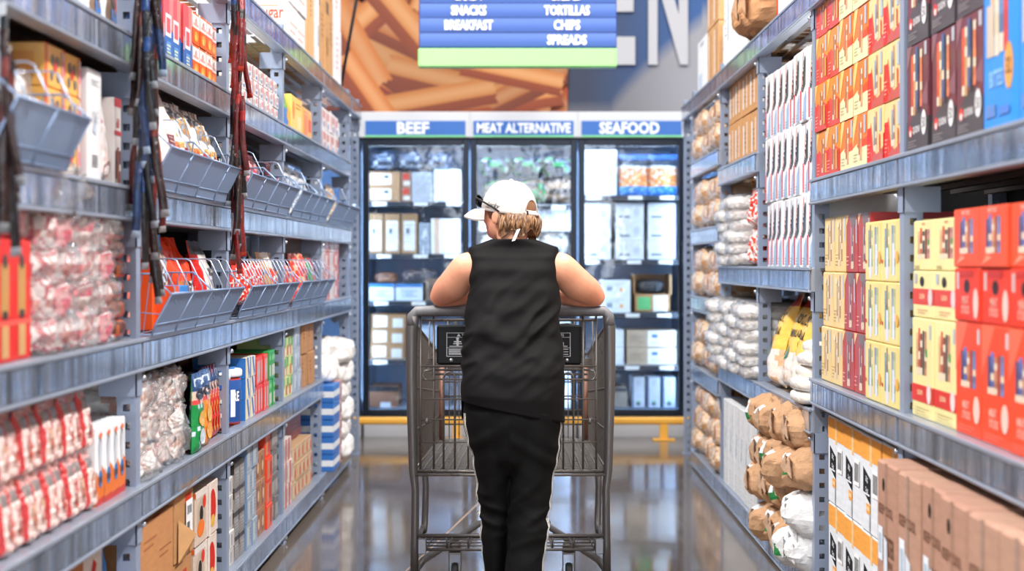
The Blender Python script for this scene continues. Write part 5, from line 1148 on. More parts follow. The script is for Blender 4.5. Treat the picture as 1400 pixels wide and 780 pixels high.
# ------------------------------------------------------------------ freezer cases
FY = 10.35
fz = lambda y, Y=FY: CH-(y-VY)*Y/FPX
fx = lambda x, Y=FY: (x-VX)*Y/FPX
ZT = fz(153); ZB = fz(568)
M_SIGNB = mat('freezer_sign_blue', '#2f66b4', 0.45)
EDGES = [-1.862, -1.107, -0.355, 0.397, 1.149, 1.90]
SIGNS = ['PIZZA', 'BEEF', 'MEAT ALTERNATIVE', 'SEAFOOD', 'FRUIT']
SHZ = {0: [.55, .95, 1.28, 1.64], 1: [.53, .945, 1.277, 1.646], 2: [.53, .9, 1.25, 1.62], 3: [.49, .86, 1.236, 1.69], 4: [.5, .9, 1.25, 1.65]}
def freezer(i):
    x0, x1 = EDGES[i], EDGES[i+1]; w_ = x1-x0
    nm = SIGNS[i] if 1 <= i <= 3 else None
    lab = 'glass door freezer case under the %s sign' % nm if nm else ('glass door freezer case behind the wire-bin rack end' if i == 0 else 'glass door freezer case behind the carton rack end')
    root = tag(empty('freezer_case', (x0, FY, 0)), lab, 'freezer', 'row of glass door freezers')
    def part(name, mb, m, parent=root): return mb.build(name, m, parent)
    D = .86
    mb = MB(); mb.box(0, w_, D-.04, D, ZB, ZT-.02); mb.box(0, .018, .06, D, ZB, ZT-.02); mb.box(w_-.018, w_, .06, D, ZB, ZT-.02); mb.box(0, w_, .03, D, 2.06, ZT-.02); mb.box(0, w_, .03, D, ZB-.03, .185)
    part('liner', mb, M_LINER)
    mb = MB(); mb.box(0.01, w_-.01, .03, D-.02, .0, ZB-.03); part('kick_plate', mb, mat('grey_kick_plate', '#c3c4ca', 0.4))
    mb = MB(); mb.box(0, w_, -.02, .03, fz(188), ZT, b=.004); mb.box(0, .012, -.024, -.02, fz(188), ZT, '#b9bdc4'); h = part('header', mb, M_WHITEP)
    if nm:
        mb = MB(); a, b = .025, w_-.03; mb.box(a, b, -.027, -.021, fz(185), fz(165.5), b=.001); sp = part('sign_panel', mb, M_SIGNB, h)
        mb = MB(); mb.box(a, b, -.027, -.0205, fz(187.5), fz(185.2), '#7fd89a'); part('green_strip', mb, M_PLAIN, h)
        vs, fs, ar = textpoly(nm, .035); W = {'BEEF': 44, 'MEAT ALTERNATIVE': 128, 'SEAFOOD': 82}[nm]*FY/FPX; H = (14 if nm == 'MEAT ALTERNATIVE' else 16.5)*FY/FPX; cx = {1: fx(565), 2: fx(716), 3: fx(860)}[i]-x0; cz = (fz(185)+fz(165.5))/2
        mb = MB(); mb.add([(cx+(u-.5)*W, -.0285, cz+(v-.5)*H) for u, v in vs], fs, '#eef2f8'); part('lettering', mb, M_PLAIN, h)
    # door: dark frame, pane, handle
    mb = MB(); f = .05; z0, z1 = ZB, 2.075
    mb.box(.004, f, -.012, .028, z0, z1, b=.004); mb.box(w_-f, w_-.004, -.012, .028, z0, z1, b=.004); mb.box(f, w_-f, -.012, .028, z1-.045, z1, b=.004); mb.box(f, w_-f, -.012, .028, z0, z0+.045, b=.004)
    mb.box(0, w_, -.016, .03, z1, fz(188), b=.003)
    dr = part('door', mb, M_FRAME)
    mb = MB(); mb.box(f-.004, w_-f+.004, .004, .012, z0+.04, z1-.04); part('glass_pane', mb, M_GLASS, dr)
    mb = MB(); hx = w_-.022 if i % 2 else .022; mb.tube([(hx, -.012, .85), (hx, -.045, .87), (hx, -.045, 1.33), (hx, -.012, 1.35)], .007, 8); part('handle', mb, M_FRAME, dr)
    for x in (.03, w_-.03):
        mb = MB(); mb.box(x-.009, x+.009, .05, .066, .25, 2.0); part('led_strip', mb, M_LED)
    mb = MB(); mb.box(.05, w_-.05, .07, .09, 2.035, 2.055); part('led_strip', mb, M_LED)
    rnd = random.Random(i)
    for z in SHZ[i]:
        mb = MB(); mb.box(.02, w_-.02, .13, .145, z-.035, z, '#2b3340'); mb.box(.02, w_-.02, .145, D-.06, z-.016, z, '#c8d2de')
        s_ = part('shelf', mb, M_PLAIN)
        for k in range(3):
            mb = MB(); xx = .06+k*(w_-.2)/2.2+rnd.uniform(0, .05); mb.box(xx, xx+.1, .126, .1295, z-.03, z-.003, '#eef2f6'); part('price_label', mb, M_PLAIN, s_)
    return root
for i in range(5): freezer(i)
FI = FY+.17                                     # front of the goods behind the glass
gx = lambda x: (x-VX)*FI/FPX
def fput(k, x, z, lab, cat, group=None, dy=0.0, turn=0.0): return k.spawn((gx(x), FI+dy, z), turn, lab, cat, group)
def fk(name, wpx, hpx, base, front=None, d=.35, m=M_CARD, seed=1): return K(name, wpx*FI/FPX, hpx*FI/FPX, d, base, front, None, None, m, seed, .004)
S1 = SHZ[1]; S2 = SHZ[2]; S3 = SHZ[3]
wlab = deco(('r', .08, .15, .72, .85, '#eef0f2'), ('l', .15, .5, .7, 3, .12, '#7c8088', .4), ('r', .5, .55, .65, .75, '#4a4e58'))
k = fk('brown_label_carton', 44, 20.5, '#b08a68', wlab)
for q in range(2): fput(k, 503, S1[3]+.002+q*.1065, 'brown carton with wide white label, %s of two at the top of the BEEF freezer' % ('lower', 'upper')[q], 'carton', 'flat brown cartons in the BEEF freezer')
k = fk('red_white_small_box', 13, 20, '#9c7c6a', deco(('r', .1, .5, .8, .9, '#c8483a'), ('r', .2, .1, .9, .4, '#d8cfc8')))
for q in range(2): fput(k, 549, S1[3]+.002+q*.104, 'small box with red print, %s of two in the BEEF freezer' % ('lower', 'upper')[q], 'box', 'small red print boxes')
fput(fk('grey_white_carton', 28, 40, '#b4bac4', deco(('l', .1, .9, .8, 6, .1, '#9aa4b4'))), 563, S1[3]+.002, 'greyish white carton at the top of the BEEF freezer', 'carton')
fput(fk('white_glow_block', 37, 44, '#e8eef6', deco(('r', .48, 0, .52, 1, '#c6d2e2'))), 593, S1[3]+.002, 'white block added for the bright glow in the upper corner of the BEEF freezer', 'carton')  # white glow behind the glass put in as a pale block
k = fk('brown_panel_carton', 21.5, 55, '#a98868', deco(('r', .14, .08, .86, .82, '#e6eaef'), ('l', .22, .75, .7, 6, .08, '#a8b0bc'), ('r', .3, .5, .5, .62, '#6c7480')))
for q, x in enumerate((502.5, 525.5, 549)): fput(k, x, S1[2]+.002, 'upright brown carton with tall white panel, %s from the post, BEEF freezer' % ORD[q], 'carton', 'upright brown cartons in the BEEF freezer')
fput(fk('grey_stack_carton', 14, 42, '#aab6c6', deco(('l', .1, .9, .85, 7, .12, '#7f8c9e'))), 573, S1[2]+.002, 'narrow grey carton beside the upright brown ones', 'carton')
fput(fk('white_tan_carton', 40, 48, '#e9eef4', deco(('r', .12, 0, .3, 1, '#d9b9a4'), ('r', .5, .2, .9, .9, '#f4f6fa'))), 589, S1[2]+.002, 'white carton with tan stripe in the middle of the BEEF freezer', 'carton')
fput(KL('brown_meat_bag', .16, .08, .2, speck('#b08060', '#8a5c44', '#5a4640', seed=1), 201, amp=.012), 512, S1[1]+.125, 'brown meat bag lying on the white and blue boxes, BEEF freezer', 'bag')
fput(KL('dark_meat_bag', .26, .1, .2, speck('#6a6470', '#3e4250', '#8a7c78', seed=2), 202, amp=.015), 548, S1[1]+.125, 'dark lumpy bag lying on the white and blue boxes, BEEF freezer', 'bag')
k = fk('white_blue_box', 36.5, 23, '#d8e4f2', deco(('r', .0, .8, 1, 1, '#3f7fc4'), ('l', .2, .8, .55, 3, .15, '#6d9cd0'), ('r', .35, .3, .65, .65, '#b4cbe4')))
for q, x in enumerate((502, 541)): fput(k, x, S1[1]+.002, 'white box with blue band, %s from the post, BEEF freezer' % ORD[q], 'box', 'white boxes with blue bands')
fput(fk('brown_open_carton', 46, 30, '#7c6a60', deco(('r', .1, .2, .8, .7, '#5c5250'))), 582, S1[1]+.002, 'dim brown carton beside the blue banded boxes', 'carton')
k = fk('brown_two_label_carton', 47, 20.5, '#a3805f', deco(('r', .08, .15, .46, .88, '#e9ecef'), ('r', .62, .1, .92, .7, '#d6dade'), ('l', .12, .4, .65, 3, .16, '#9aa0aa')))
for q in range(3): fput(k, 506+q*.9, S1[0]+.002+q*.107, 'brown carton with two white labels, %s in the BEEF freezer pile' % ('bottom', 'middle', 'top')[q], 'carton', 'pile of two-label brown cartons')
fput(fk('dark_brown_carton', 40, 29, '#7c5a48', deco(('r', 0, .75, 1, 1, '#2a2a30'), ('r', .4, .0, .75, .25, '#b9c0cc'))), 504, .19, 'dark brown carton on the floor of the BEEF freezer', 'carton')
fput(fk('grey_blue_carton', 50, 46, '#8ea6c4', deco(('r', .1, .1, .4, .9, '#b9cbe2'))), 566, S1[0]+.002, 'grey blue carton seen through the cart, BEEF freezer', 'carton')
kd = KL('dark_frozen_bag', .2, .14, .25, speck('#3a4254', '#5a6478', '#20283a', '#8d94a2', '#2f4a78', seed=4), 231, amp=.02)
for q, x in enumerate((504, 542, 580)): fput(kd, x, S1[3]+.22, 'dark frozen bag lying on top of the cartons, %s from the post, BEEF freezer' % ORD[q], 'bag', 'dark bags atop the BEEF freezer')
# middle case
kb1 = KL('green_brown_bag', .24, .16, .25, speck('#5a5450', '#3f9a58', '#8d7a6a', '#22304a', '#c9b49c', seed=1), 211, amp=.02); kb2 = KL('brown_frozen_bag', .22, .18, .25, speck('#8d6a50', '#4a3c38', '#a88a70', '#2f3a50', seed=2), 212, amp=.02)
for q, (x, kk, l) in enumerate(((662, kb1, 'green and brown frozen bag'), (705, kb1, 'second green and brown frozen bag'), (742, kb2, 'brown frozen bag'))): fput(kk, x, S2[3]+.03, l+' high in the MEAT ALTERNATIVE freezer', 'bag')
kd2 = KL('dark_blue_frozen_bag', .22, .15, .25, speck('#2a3650', '#4f5a70', '#18202e', '#3f9a58', '#c9ccd4', seed=6), 232, amp=.02)
for q, x in enumerate((656, 700, 742)): fput(kd2, x, S2[3]+.2, 'dark frozen bag at the very top, %s from the BEEF door, MEAT ALTERNATIVE freezer' % ORD[q], 'bag', 'dark bags at the top of the middle freezer')
k = fk('white_plain_carton', 30, 36, '#e8eef5', deco(('l', .2, .8, .7, 3, .12, '#a8b8cc')))
for q, x in enumerate((655, 688, 721, 752)): fput(k, x, S2[2]+.19, 'white carton, %s from the BEEF door, behind the cap' % ORD[q], 'carton', 'white cartons in the MEAT ALTERNATIVE freezer', dy=.02)
kg = KL('grey_frozen_bag', .2, .17, .25, speck('#a4a09c', '#c9c6c2', '#7c7a78', '#d8d8da', seed=3), 213, amp=.016)
for q, x in enumerate((655, 698, 738)): fput(kg, x, S2[2]+.005, 'grey frozen bag, %s from the BEEF door, MEAT ALTERNATIVE freezer' % ORD[q], 'bag', 'grey frozen bags')
k = fk('white_blue_carton', 40, 50, '#dfe8f4', deco(('r', .1, .6, .9, .85, '#a9c6ea'), ('l', .2, .7, .4, 3, .1, '#8fb0d8')))
for zz, n_ in ((S2[1], 'middle'), (S2[0], 'lower')):
    for q, x in enumerate((654, 697, 742)): fput(k, x, zz+.003, 'white and pale blue carton, %s shelf, %s from the BEEF door' % (n_, ORD[q]), 'carton', 'white and pale blue cartons')
for q, x in enumerate((654, 697, 742)): fput(k, x, .19, 'white and pale blue carton on the floor of its freezer, %s from BEEF door' % ORD[q], 'carton', 'white and pale blue cartons')
# right case
def sea(u, v, r):
    if v < .24: return '#2f86e0' if r.random() < .8 else '#6fb4f4'
    if v < .66: return r.choice(('#f08a3a', '#f2b06a', '#e9d4b8', '#ee7a34'))
    if v < .74: return '#e8e2da'
    return '#1c2738' if v < .9 else '#2a66c8'
ks = KP('orange_seafood_bag', .21, .29, .1, sea, 221, m=M_FOIL, wr=.01)
for q, x in enumerate((846, 886)): fput(ks, x, S3[3]+.003, 'seafood bag with orange picture and blue foot, %s from the door handle side' % ORD[q], 'bag', 'orange seafood bags')
k = fk('white_glare_block', 44, 62, '#f0f5fb', deco(('l', .2, .8, .8, 4, .1, '#d0dfee')))  # glare on the door put in as a white carton-shaped block
fput(k, 799, S3[3]+.003, 'tall white block added for the door glare at the top of the SEAFOOD freezer', 'carton')
kw = fk('white_seafood_carton', 38, 25.6, '#d9dde4', deco(('r', .12, .2, .5, .32, '#7a7f88'), ('l', .15, .6, .75, 2, .14, '#b9c0cc'), ('e', .75, .5, .12, .25, '#c3cbd6')))
for q, x in enumerate((797, 842, 886)):
    for r_ in range(3): fput(kw, x, S3[2]+.003+r_*.1335, 'white seafood carton, %s column from the middle door, %s' % (ORD[q], ROWS[3][r_].strip()), 'carton', 'three by three white seafood cartons')
k = fk('white_printed_carton', 41, 22, '#e2e8f0', deco(('r', .2, .3, .4, .6, '#8a97a8'), ('e', .7, .4, .06, .12, '#e8a24e'), ('l', .1, .8, .8, 2, .14, '#a9b8cc')))
for q in range(2): fput(k, 821, S3[1]+.003+q*.115, 'white printed carton, %s of two behind the elbow' % ('lower', 'upper')[q], 'carton', 'white printed cartons')
k = Kind('open_tray_carton', (lambda m_: (m_.box(0, .27, 0, .012, 0, .13, '#b98d64'), m_.box(0, .27, .28, .292, 0, .27, '#a97d56'), m_.box(0, .012, 0, .29, 0, .27, '#a97d56'), m_.box(.258, .27, 0, .29, 0, .27, '#c9a078'), m_.box(0, .27, 0, .29, 0, .01, '#a97d56'), m_.box(.03, .12, -.002, -.0005, .02, .11, '#5fb878'), m_.box(.14, .24, -.002, -.0005, .01, .12, '#e6e8ea'), m_)[-1])(MB()), M_CARD, .27)
fput(k, 866, S3[1]+.003, 'open brown tray carton with green and white labels, SEAFOOD freezer', 'carton')
fput(KL('black_frozen_bag', .22, .1, .2, speck('#15161a', '#2c2f36', '#3f444c', seed=1), 222, amp=.014), 868, S3[1]+.135, 'black frozen bag standing in the open brown tray carton', 'bag', None, .03)
k = fk('white_plain_carton', 24, 24, '#dbe3ee', deco(('r', .2, .3, .5, .6, '#e8b878')))
for q in range(2): fput(k, 829, S3[0]+.003+q*.126, 'small white carton beside half white cartons, %s of two' % ('lower', 'upper')[q], 'carton', 'small white cartons by the cart')
k = fk('half_white_carton', 68, 23.5, '#b9a794', deco(('r', .42, .05, .98, .95, '#eef1f5'), ('r', .5, .55, .62, .75, '#4f7fc0'), ('l', .5, .9, .3, 2, .12, '#a9b4c4'), ('l', .06, .35, .6, 3, .14, '#8d7c6c')))
for q in range(2): fput(k, 857, S3[0]+.003+q*.124, 'wide carton with white half, %s of two in the SEAFOOD freezer' % ('lower', 'upper')[q], 'carton', 'wide half white cartons')
fput(fk('brown_grey_carton', 26, 27, '#8f8a84', deco(('r', 0, .8, 1, 1, '#4a4e58'))), 832, .19, 'brownish grey carton on the floor of the SEAFOOD freezer', 'carton')
k = fk('blue_white_slim_carton', 17.5, 42, '#c6d4e6', deco(('r', 0, 0, .12, 1, '#3a5c8c'), ('l', .3, .7, .85, 3, .07, '#8fa6c4'), ('e', .5, .12, .2, .05, '#5a6a7c'), ('e', .5, .2, .2, .03, '#8ac09a')))
for q, x in enumerate((864, 885, 906)): fput(k, x, .19, 'slim blue white carton on the freezer floor, %s from the grey one' % ORD[q], 'carton', 'slim blue white cartons')

# yellow bumper rail in front of the freezers
root = tag(empty('bumper_rail', (0, 10.18, 0)), 'low yellow bumper rail on short posts in front of the freezers', 'rail')
mb = MB(); mb.box(-2.2, 2.6, -.022, .022, .108, .158, b=.012); mb.build('rail_bar', M_YELLOW, root)
for x in (-1.87, -.44, .98, 2.4):
    mb = MB(); mb.box(x-.028, x+.028, -.02, .02, .008, .11, b=.004); mb.box(x-.075, x+.075, -.05, .05, 0, .01, b=.003); mb.build('post', M_YELLOW, root)

# ------------------------------------------------------------------ shopping cart
def cart():
    root = tag(empty('shopping_cart', (-.035, 5.8, 0)), 'large grey wire shopping cart with black child seat flap pushed along the aisle', 'cart')
    def part(name, mb, m, parent=root):
        o = mb.build(name, m, parent)
        if parent is root: o.location = (.035, -5.8, 0)
        return o
    Y0, Y1 = 5.36, 6.32; YH = 5.335; ZH = 1.044
    xl, xr = -.385, .312                # rear inner faces
    fl, fr = -.347, .286                # front
    zf = .47
    lerp = lambda a, b, t: a+(b-a)*t
    rim = lambda t: lerp(1.0, .83, t)
    # bent rear legs with the handle between them
    for sx, x in ((-1, -.386), (1, .313)):
        mb = MB(); pts = [(x-sx*.0, YH+.0, ZH-.015), (x+sx*.006, YH+.006, ZH-.06), (x+sx*.008, YH+.015, .8), (x+sx*.002, YH+.02, .47), (x-sx*.006, YH+.02, .40), (x-sx*.004, YH+.02, .2), (x-sx*.001, YH+.03, .075)]
        mb.tube(pts, [.019, .022, .02, .016, .014, .0145, .015], 12); part('rear_leg', mb, M_TUBE)
    mb = MB(); mb.tube([(-.392, YH, ZH-.05), (-.39, YH, ZH-.018), (-.374, YH, ZH), (-.3, YH, ZH+.002), (.23, YH, ZH+.002), (.3, YH, ZH), (.317, YH, ZH-.018), (.319, YH, ZH-.05)], .0185, 14); part('handle', mb, M_HANDLE)
    # side panels
    for nm, a, b in (('l', xl, fl), ('r', xr, fr)):
        mb = MB(); n = 30
        for i in range(n+1):
            t = i/n; x = lerp(a, b, t); y = lerp(Y0, Y1, t); mb.tube([(x, y, zf), (x, y, rim(t))], .0022, 5, caps=False)
        for h in (0.0, .27, .56, 1.0): mb.tube([(lerp(a, b, t), lerp(Y0, Y1, t), zf+(rim(t)-zf)*h) for t in (0, .5, 1)], .006 if h in (0., 1.) else .0034, 8)
        part('side_panel', mb, M_CART)
    # floor
    mb = MB()
    for i in range(24):
        u = i/23; mb.tube([(lerp(xl, xr, u), Y0, zf), (lerp(fl, fr, u), Y1, zf)], .0024, 5, caps=False)
    for i in range(34):
        t = i/33; mb.tube([(lerp(xl, fl, t), lerp(Y0, Y1, t), zf-.004), (lerp(xr, fr, t), lerp(Y0, Y1, t), zf-.004)], .0024, 5, caps=False)
    mb.tube([(xl, Y0, zf-.006), (xr, Y0, zf-.006), (fr, Y1, zf-.006), (fl, Y1, zf-.006)], .006, 8, closed=True)
    mb.tube([(xl-.01, Y0-.015, zf-.016), (xr+.01, Y0-.015, zf-.016)], .0045, 8)
    part('basket_floor', mb, M_CART)
    # front panel
    mb = MB()
    for i in range(16): mb.tube([(lerp(fl, fr, i/15), Y1, zf), (lerp(fl, fr, i/15), Y1, .83)], .0027, 5, caps=False)
    for z in (zf+.06, zf+.12, zf+.18, zf+.24, zf+.30, .83): mb.tube([(fl, Y1, z), (fr, Y1, z)], .0034 if z < .83 else .006, 6)
    part('front_panel', mb, M_CART)
    for x in (fl+.012, fr-.012):
        mb = MB(); mb.tube([(x, Y1-.02, zf-.02), (x, Y1-.02, .80)], .012, 10, '#8a5a46'); part('corner_bumper', mb, mat('reflection_brown_corner', '#7d5646', 0.5))  # brownish reflections on the corner tubes put into their base colour
    # rear gate
    gy = Y0-.006; gz = lambda y: CH-(y-VY)*gy/FPX; gxp = lambda x: (x-VX)*gy/FPX
    mb = MB()
    for x in (575, 593, 797, 815): mb.tube([(gxp(x), gy, gz(428)), (gxp(x), gy, gz(641))], .0042, 7)
    for x in (640, 655, 668, 684, 700, 716, 732, 748, 757): mb.tube([(gxp(x), gy+.004, gz(508)), (gxp(x), gy+.004, gz(641))], .0032, 6)
    for y, a, b, r in ((430.5, 572, 818, .0046), (437.5, 577, 815, .0034), (500, 576, 815, .0034), (518, 577, 816, .0034), (545, 577, 815, .003), (573, 575, 817, .003), (604, 577, 815, .003)):
        mb.tube([(gxp(a), gy-.004, gz(y)), (gxp(b), gy-.004, gz(y))], r, 7)
    for x0, x1 in ((606.5, 622), (770, 784)):
        c = (x0+x1)/2; rr = (x1-x0)/2
        mb.tube([(gxp(x0), gy-.003, gz(641))]+[(gxp(c-rr*math.cos(PI*k/8)), gy-.003, gz(516-rr*1.0*math.sin(PI*k/8))) for k in range(9)]+[(gxp(x1), gy-.003, gz(641))], .004, 7)
    for sx, x in ((-1, 591), (1, 801)):
        mb.tube([(gxp(x), gy-.008, gz(505)), (gxp(x+sx*10), gy-.008, gz(506)), (gxp(x+sx*13), gy-.008, gz(512)), (gxp(x+sx*10), gy-.008, gz(518)), (gxp(x-sx*2), gy-.008, gz(519))], .0042, 8)
        mb.tube([(gxp(559 if sx < 0 else 833), gy-.01, gz(431)), (gxp(566 if sx < 0 else 826), gy-.012, gz(426)), (gxp(574 if sx < 0 else 818), gy-.008, gz(430.5))], .005, 8)
        mb.ball((gxp(584 if sx < 0 else 806), gy-.006, gz(575)), .009, .009, .012, '#8a8682', 10, 8)
    part('rear_gate', mb, M_CART)
    # fold-out child seat
    sy = Y0+.03; sz = lambda y: CH-(y-VY)*sy/FPX; sx_ = lambda x: (x-VX)*sy/FPX
    mb = MB(); mb.box(sx_(597), sx_(795), sy, sy+.014, sz(498), sz(444), b=.006); pan = part('seat_flap', mb, M_BLACKP)
    for a, b in ((610.5, 661), (729, 780)):
        mb = MB(); F = Fr(mb, (sx_(a), sy, sz(487)), (1, 0, 0), (0, 0, 1), (0, -1, 0), sx_(b)-sx_(a), sz(454.5)-sz(487))
        g = '#c9ccd0'
        for q in ((0, 0, 1, .02), (0, .98, 1, 1), (0, 0, .016, 1), (.984, 0, 1, 1), (0, .80, 1, .815), (0, .36, 1, .375)): F.rect(*q, g)
        F.text('WARNING', .62, .905, .12, g, .5); F.poly([(.28, .85), (.33, .96), (.38, .85)], g)
        F.rect(.18, .52, .42, .56, g); F.rect(.27, .46, .33, .74, g); F.ell(.3, .76, .04, .05, g); F.rect(.2, .6, .4, .65, g)
        F.rect(.6, .45, .64, .76, g); F.rect(.6, .56, .82, .6, g); F.rect(.78, .45, .82, .6, g); F.ell(.73, .68, .05, .05, g)
        F.lines(.08, .92, .42, 1, .05, g, .6); F.lines(.06, .94, .29, 5, .052, g, .5)
        part('warning_label', mb, M_PLAIN, pan)
    for x in (617, 757+18):
        mb = MB(); mb.lathe([(0, 0), (.007, 0), (.006, .004), (0, .005)], 0, 0, 0, 12); o = part('rivet', mb, M_BOLT, pan); o.location = (sx_(x), sy, sz(492)); o.rotation_euler = (R(90), 0, 0)
    mb = MB()
    for k in range(5): mb.tube([(sx_(582), sy-.02+k*.035, sz(500)+.004*k), (sx_(811), sy-.02+k*.035, sz(500)+.004*k)], .0042, 7)
    for y in (505, 511): mb.tube([(sx_(590), sy-.01, sz(y)), (sx_(803), sy-.01, sz(y))], .004, 7)
    part('seat_rack', mb, M_CART)
    mb = MB()
    for i in range(10): mb.tube([(lerp(xl+.04, xr-.04, i/9), sy+.16, .82), (lerp(xl+.04, xr-.04, i/9), sy+.24, 1.0)], .0028, 5)
    mb.tube([(xl+.03, sy+.24, 1.0), (xr-.03, sy+.24, 1.0)], .005, 8); part('seat_back', mb, M_CART)
    mb = MB(); mb.tube([(-.24, sy+.04, 1.0), (-.232, sy+.02, .965), (-.222, sy+.01, .93)], .008, 6); mb.tube([(.12, sy+.05, .985), (.17, sy+.03, .99), (.2, sy+.05, .985)], .008, 6); part('seat_strap', mb, M_RUBBER)
    # under-frame and lower tray
    zt = .236
    a, b = -.372, .297
    for x in (-.366, .293):
        mb = MB(); mb.tube([(x, 5.66, zf-.01), (x+.004, 5.66, .36), (x, 5.66, zt-.01), (x, 5.6, zt-.03)], .0125, 10); part('front_leg', mb, M_TUBE)
    mb = MB()
    for y, z, r in ((5.345, zt, .006), (5.345, zt-.05, .0055), (5.5, zt-.03, .009)): mb.tube([(a, y, z), (b, y, z)], r, 8)
    for i in range(9): mb.tube([(lerp(a+.03, b-.03, i/8), 5.345, zt), (lerp(a+.03, b-.03, i/8), 5.35, zt-.05), (lerp(a+.05, b-.05, i/8), 5.5, zt-.03)], .0034, 6)
    for i in range(3): mb.tube([(a+.02, 5.39+i*.035, zt-.045+.005*i), (b-.02, 5.39+i*.035, zt-.045+.005*i)], .003, 6)
    for sx, x in ((-1, a), (1, b)): mb.tube([(x, 5.35, zt-.02), (x, 5.66, zt-.02)], .009, 8)
    part('lower_tray', mb, M_TUBE)
    for sx, x in ((-1, -.39), (1, .318)):
        mb = MB(); mb.tube([(x, 5.365, .09), (x-sx*.03, 5.45, .125), (x-sx*.22, 6.08, .15), (-.035+sx*.05, 6.26, .15)], .013, 10); part('base_tube', mb, M_TUBE)
        mb = MB(); xx = x-sx*.02; mb.box(min(xx, xx-sx*.03), max(xx, xx-sx*.03), 5.335, 5.36, .17, .225, b=.003); part('tray_plate', mb, mat('grey_plate', '#7f8087', .4, .6))
    for x, y in ((-.241, 5.44), (.176, 5.44), (-.13, 6.14), (.06, 6.14)):
        ca = MB(); ca.lathe([(0, .19), (.022, .19), (.024, .165), (.014, .158), (0, .158)], x, y, 0, 14); ca.box(x-.024, x-.02, y-.03, y+.022, .06, .16, b=.001); ca.box(x+.02, x+.024, y-.03, y+.022, .06, .16, b=.001); ca.box(x-.024, x+.024, y-.03, y+.022, .155, .161)
        cs = part('caster', ca, M_CART)
        wm = MB(); prof = [(0, -.014), (.03, -.014), (.034, -.012), (.056, -.012), (.061, -.006), (.061, .006), (.056, .012), (.034, .012), (.03, .014), (0, .014)]
        wm.lathe(prof, 0, 0, 0, 26, lambda i: '#5c5a58' if (i//26) in (0, 8) else '#1d1d1f')
        o = part('wheel', wm, M_PLAIN, cs); o.location = (x, y-.012, .061); o.rotation_euler = (0, R(90), 0)
    return root
cart()
# ------------------------------------------------------------------ the shopper
from mathutils.bvhtree import BVHTree
M_SKIN = mat('skin', None, 0.48, spec=0.4, mottle=(30, 0.05, (1, 1, 1)), sub=0.12)
M_HAIR = mat('brown_hair', None, 0.38, spec=0.6, bump=(90, 0.7, (1, 1, 0.06), 0.006))
M_TANK = mat('black_jersey', '#060505', 0.75, spec=0.16, bump=(420, 0.12, (1, 1, 1), 0.001), mottle=(8, 0.12, (1, 1, 1)))
M_PANTS = mat('black_trouser_cloth', '#050505', 0.8, spec=0.14, mottle=(8, 0.12, (1, 1, 1)))
M_CAP = mat('white_cap_cloth', '#c2bab5', 0.75, bump=(600, 0.25, (1, 1, 1), 0.001))
M_LENS = mat('dark_lens', '#1c2430', 0.06, spec=0.8, coat=0.5)
M_STRIPE = mat('white_side_stripe', '#dcdad6', 0.6)

def evaluate(mb, name, voxel, smooth):
    me = mb.mesh(name, M_SKIN); o = bpy.data.objects.new('tmp_body', me); COL.objects.link(o)
    m = o.modifiers.new('r', 'REMESH'); m.mode = 'VOXEL'; m.voxel_size = voxel; m.use_smooth_shade = True
    if smooth: s = o.modifiers.new('s', 'SMOOTH'); s.iterations = smooth; s.factor = 0.5
    dg = bpy.context.evaluated_depsgraph_get(); out = bpy.data.meshes.new_from_object(o.evaluated_get(dg))
    bpy.data.objects.remove(o); bpy.data.meshes.remove(me); out.name = name
    return out
def colour_mesh(me, fn, mats):
    me.materials.clear()
    for q in (mats if isinstance(mats, list) else [mats]): me.materials.append(q)
    a = me.attributes.get('Print') or me.attributes.new('Print', 'FLOAT_COLOR', 'CORNER')
    cols = [(*fn(v.co), 1.0) for v in me.vertices]; d = []
    for l in me.loops: d += cols[l.vertex_index]
    a.data.foreach_set('color', d)
    me.polygons.foreach_set('use_smooth', [True]*len(me.polygons))

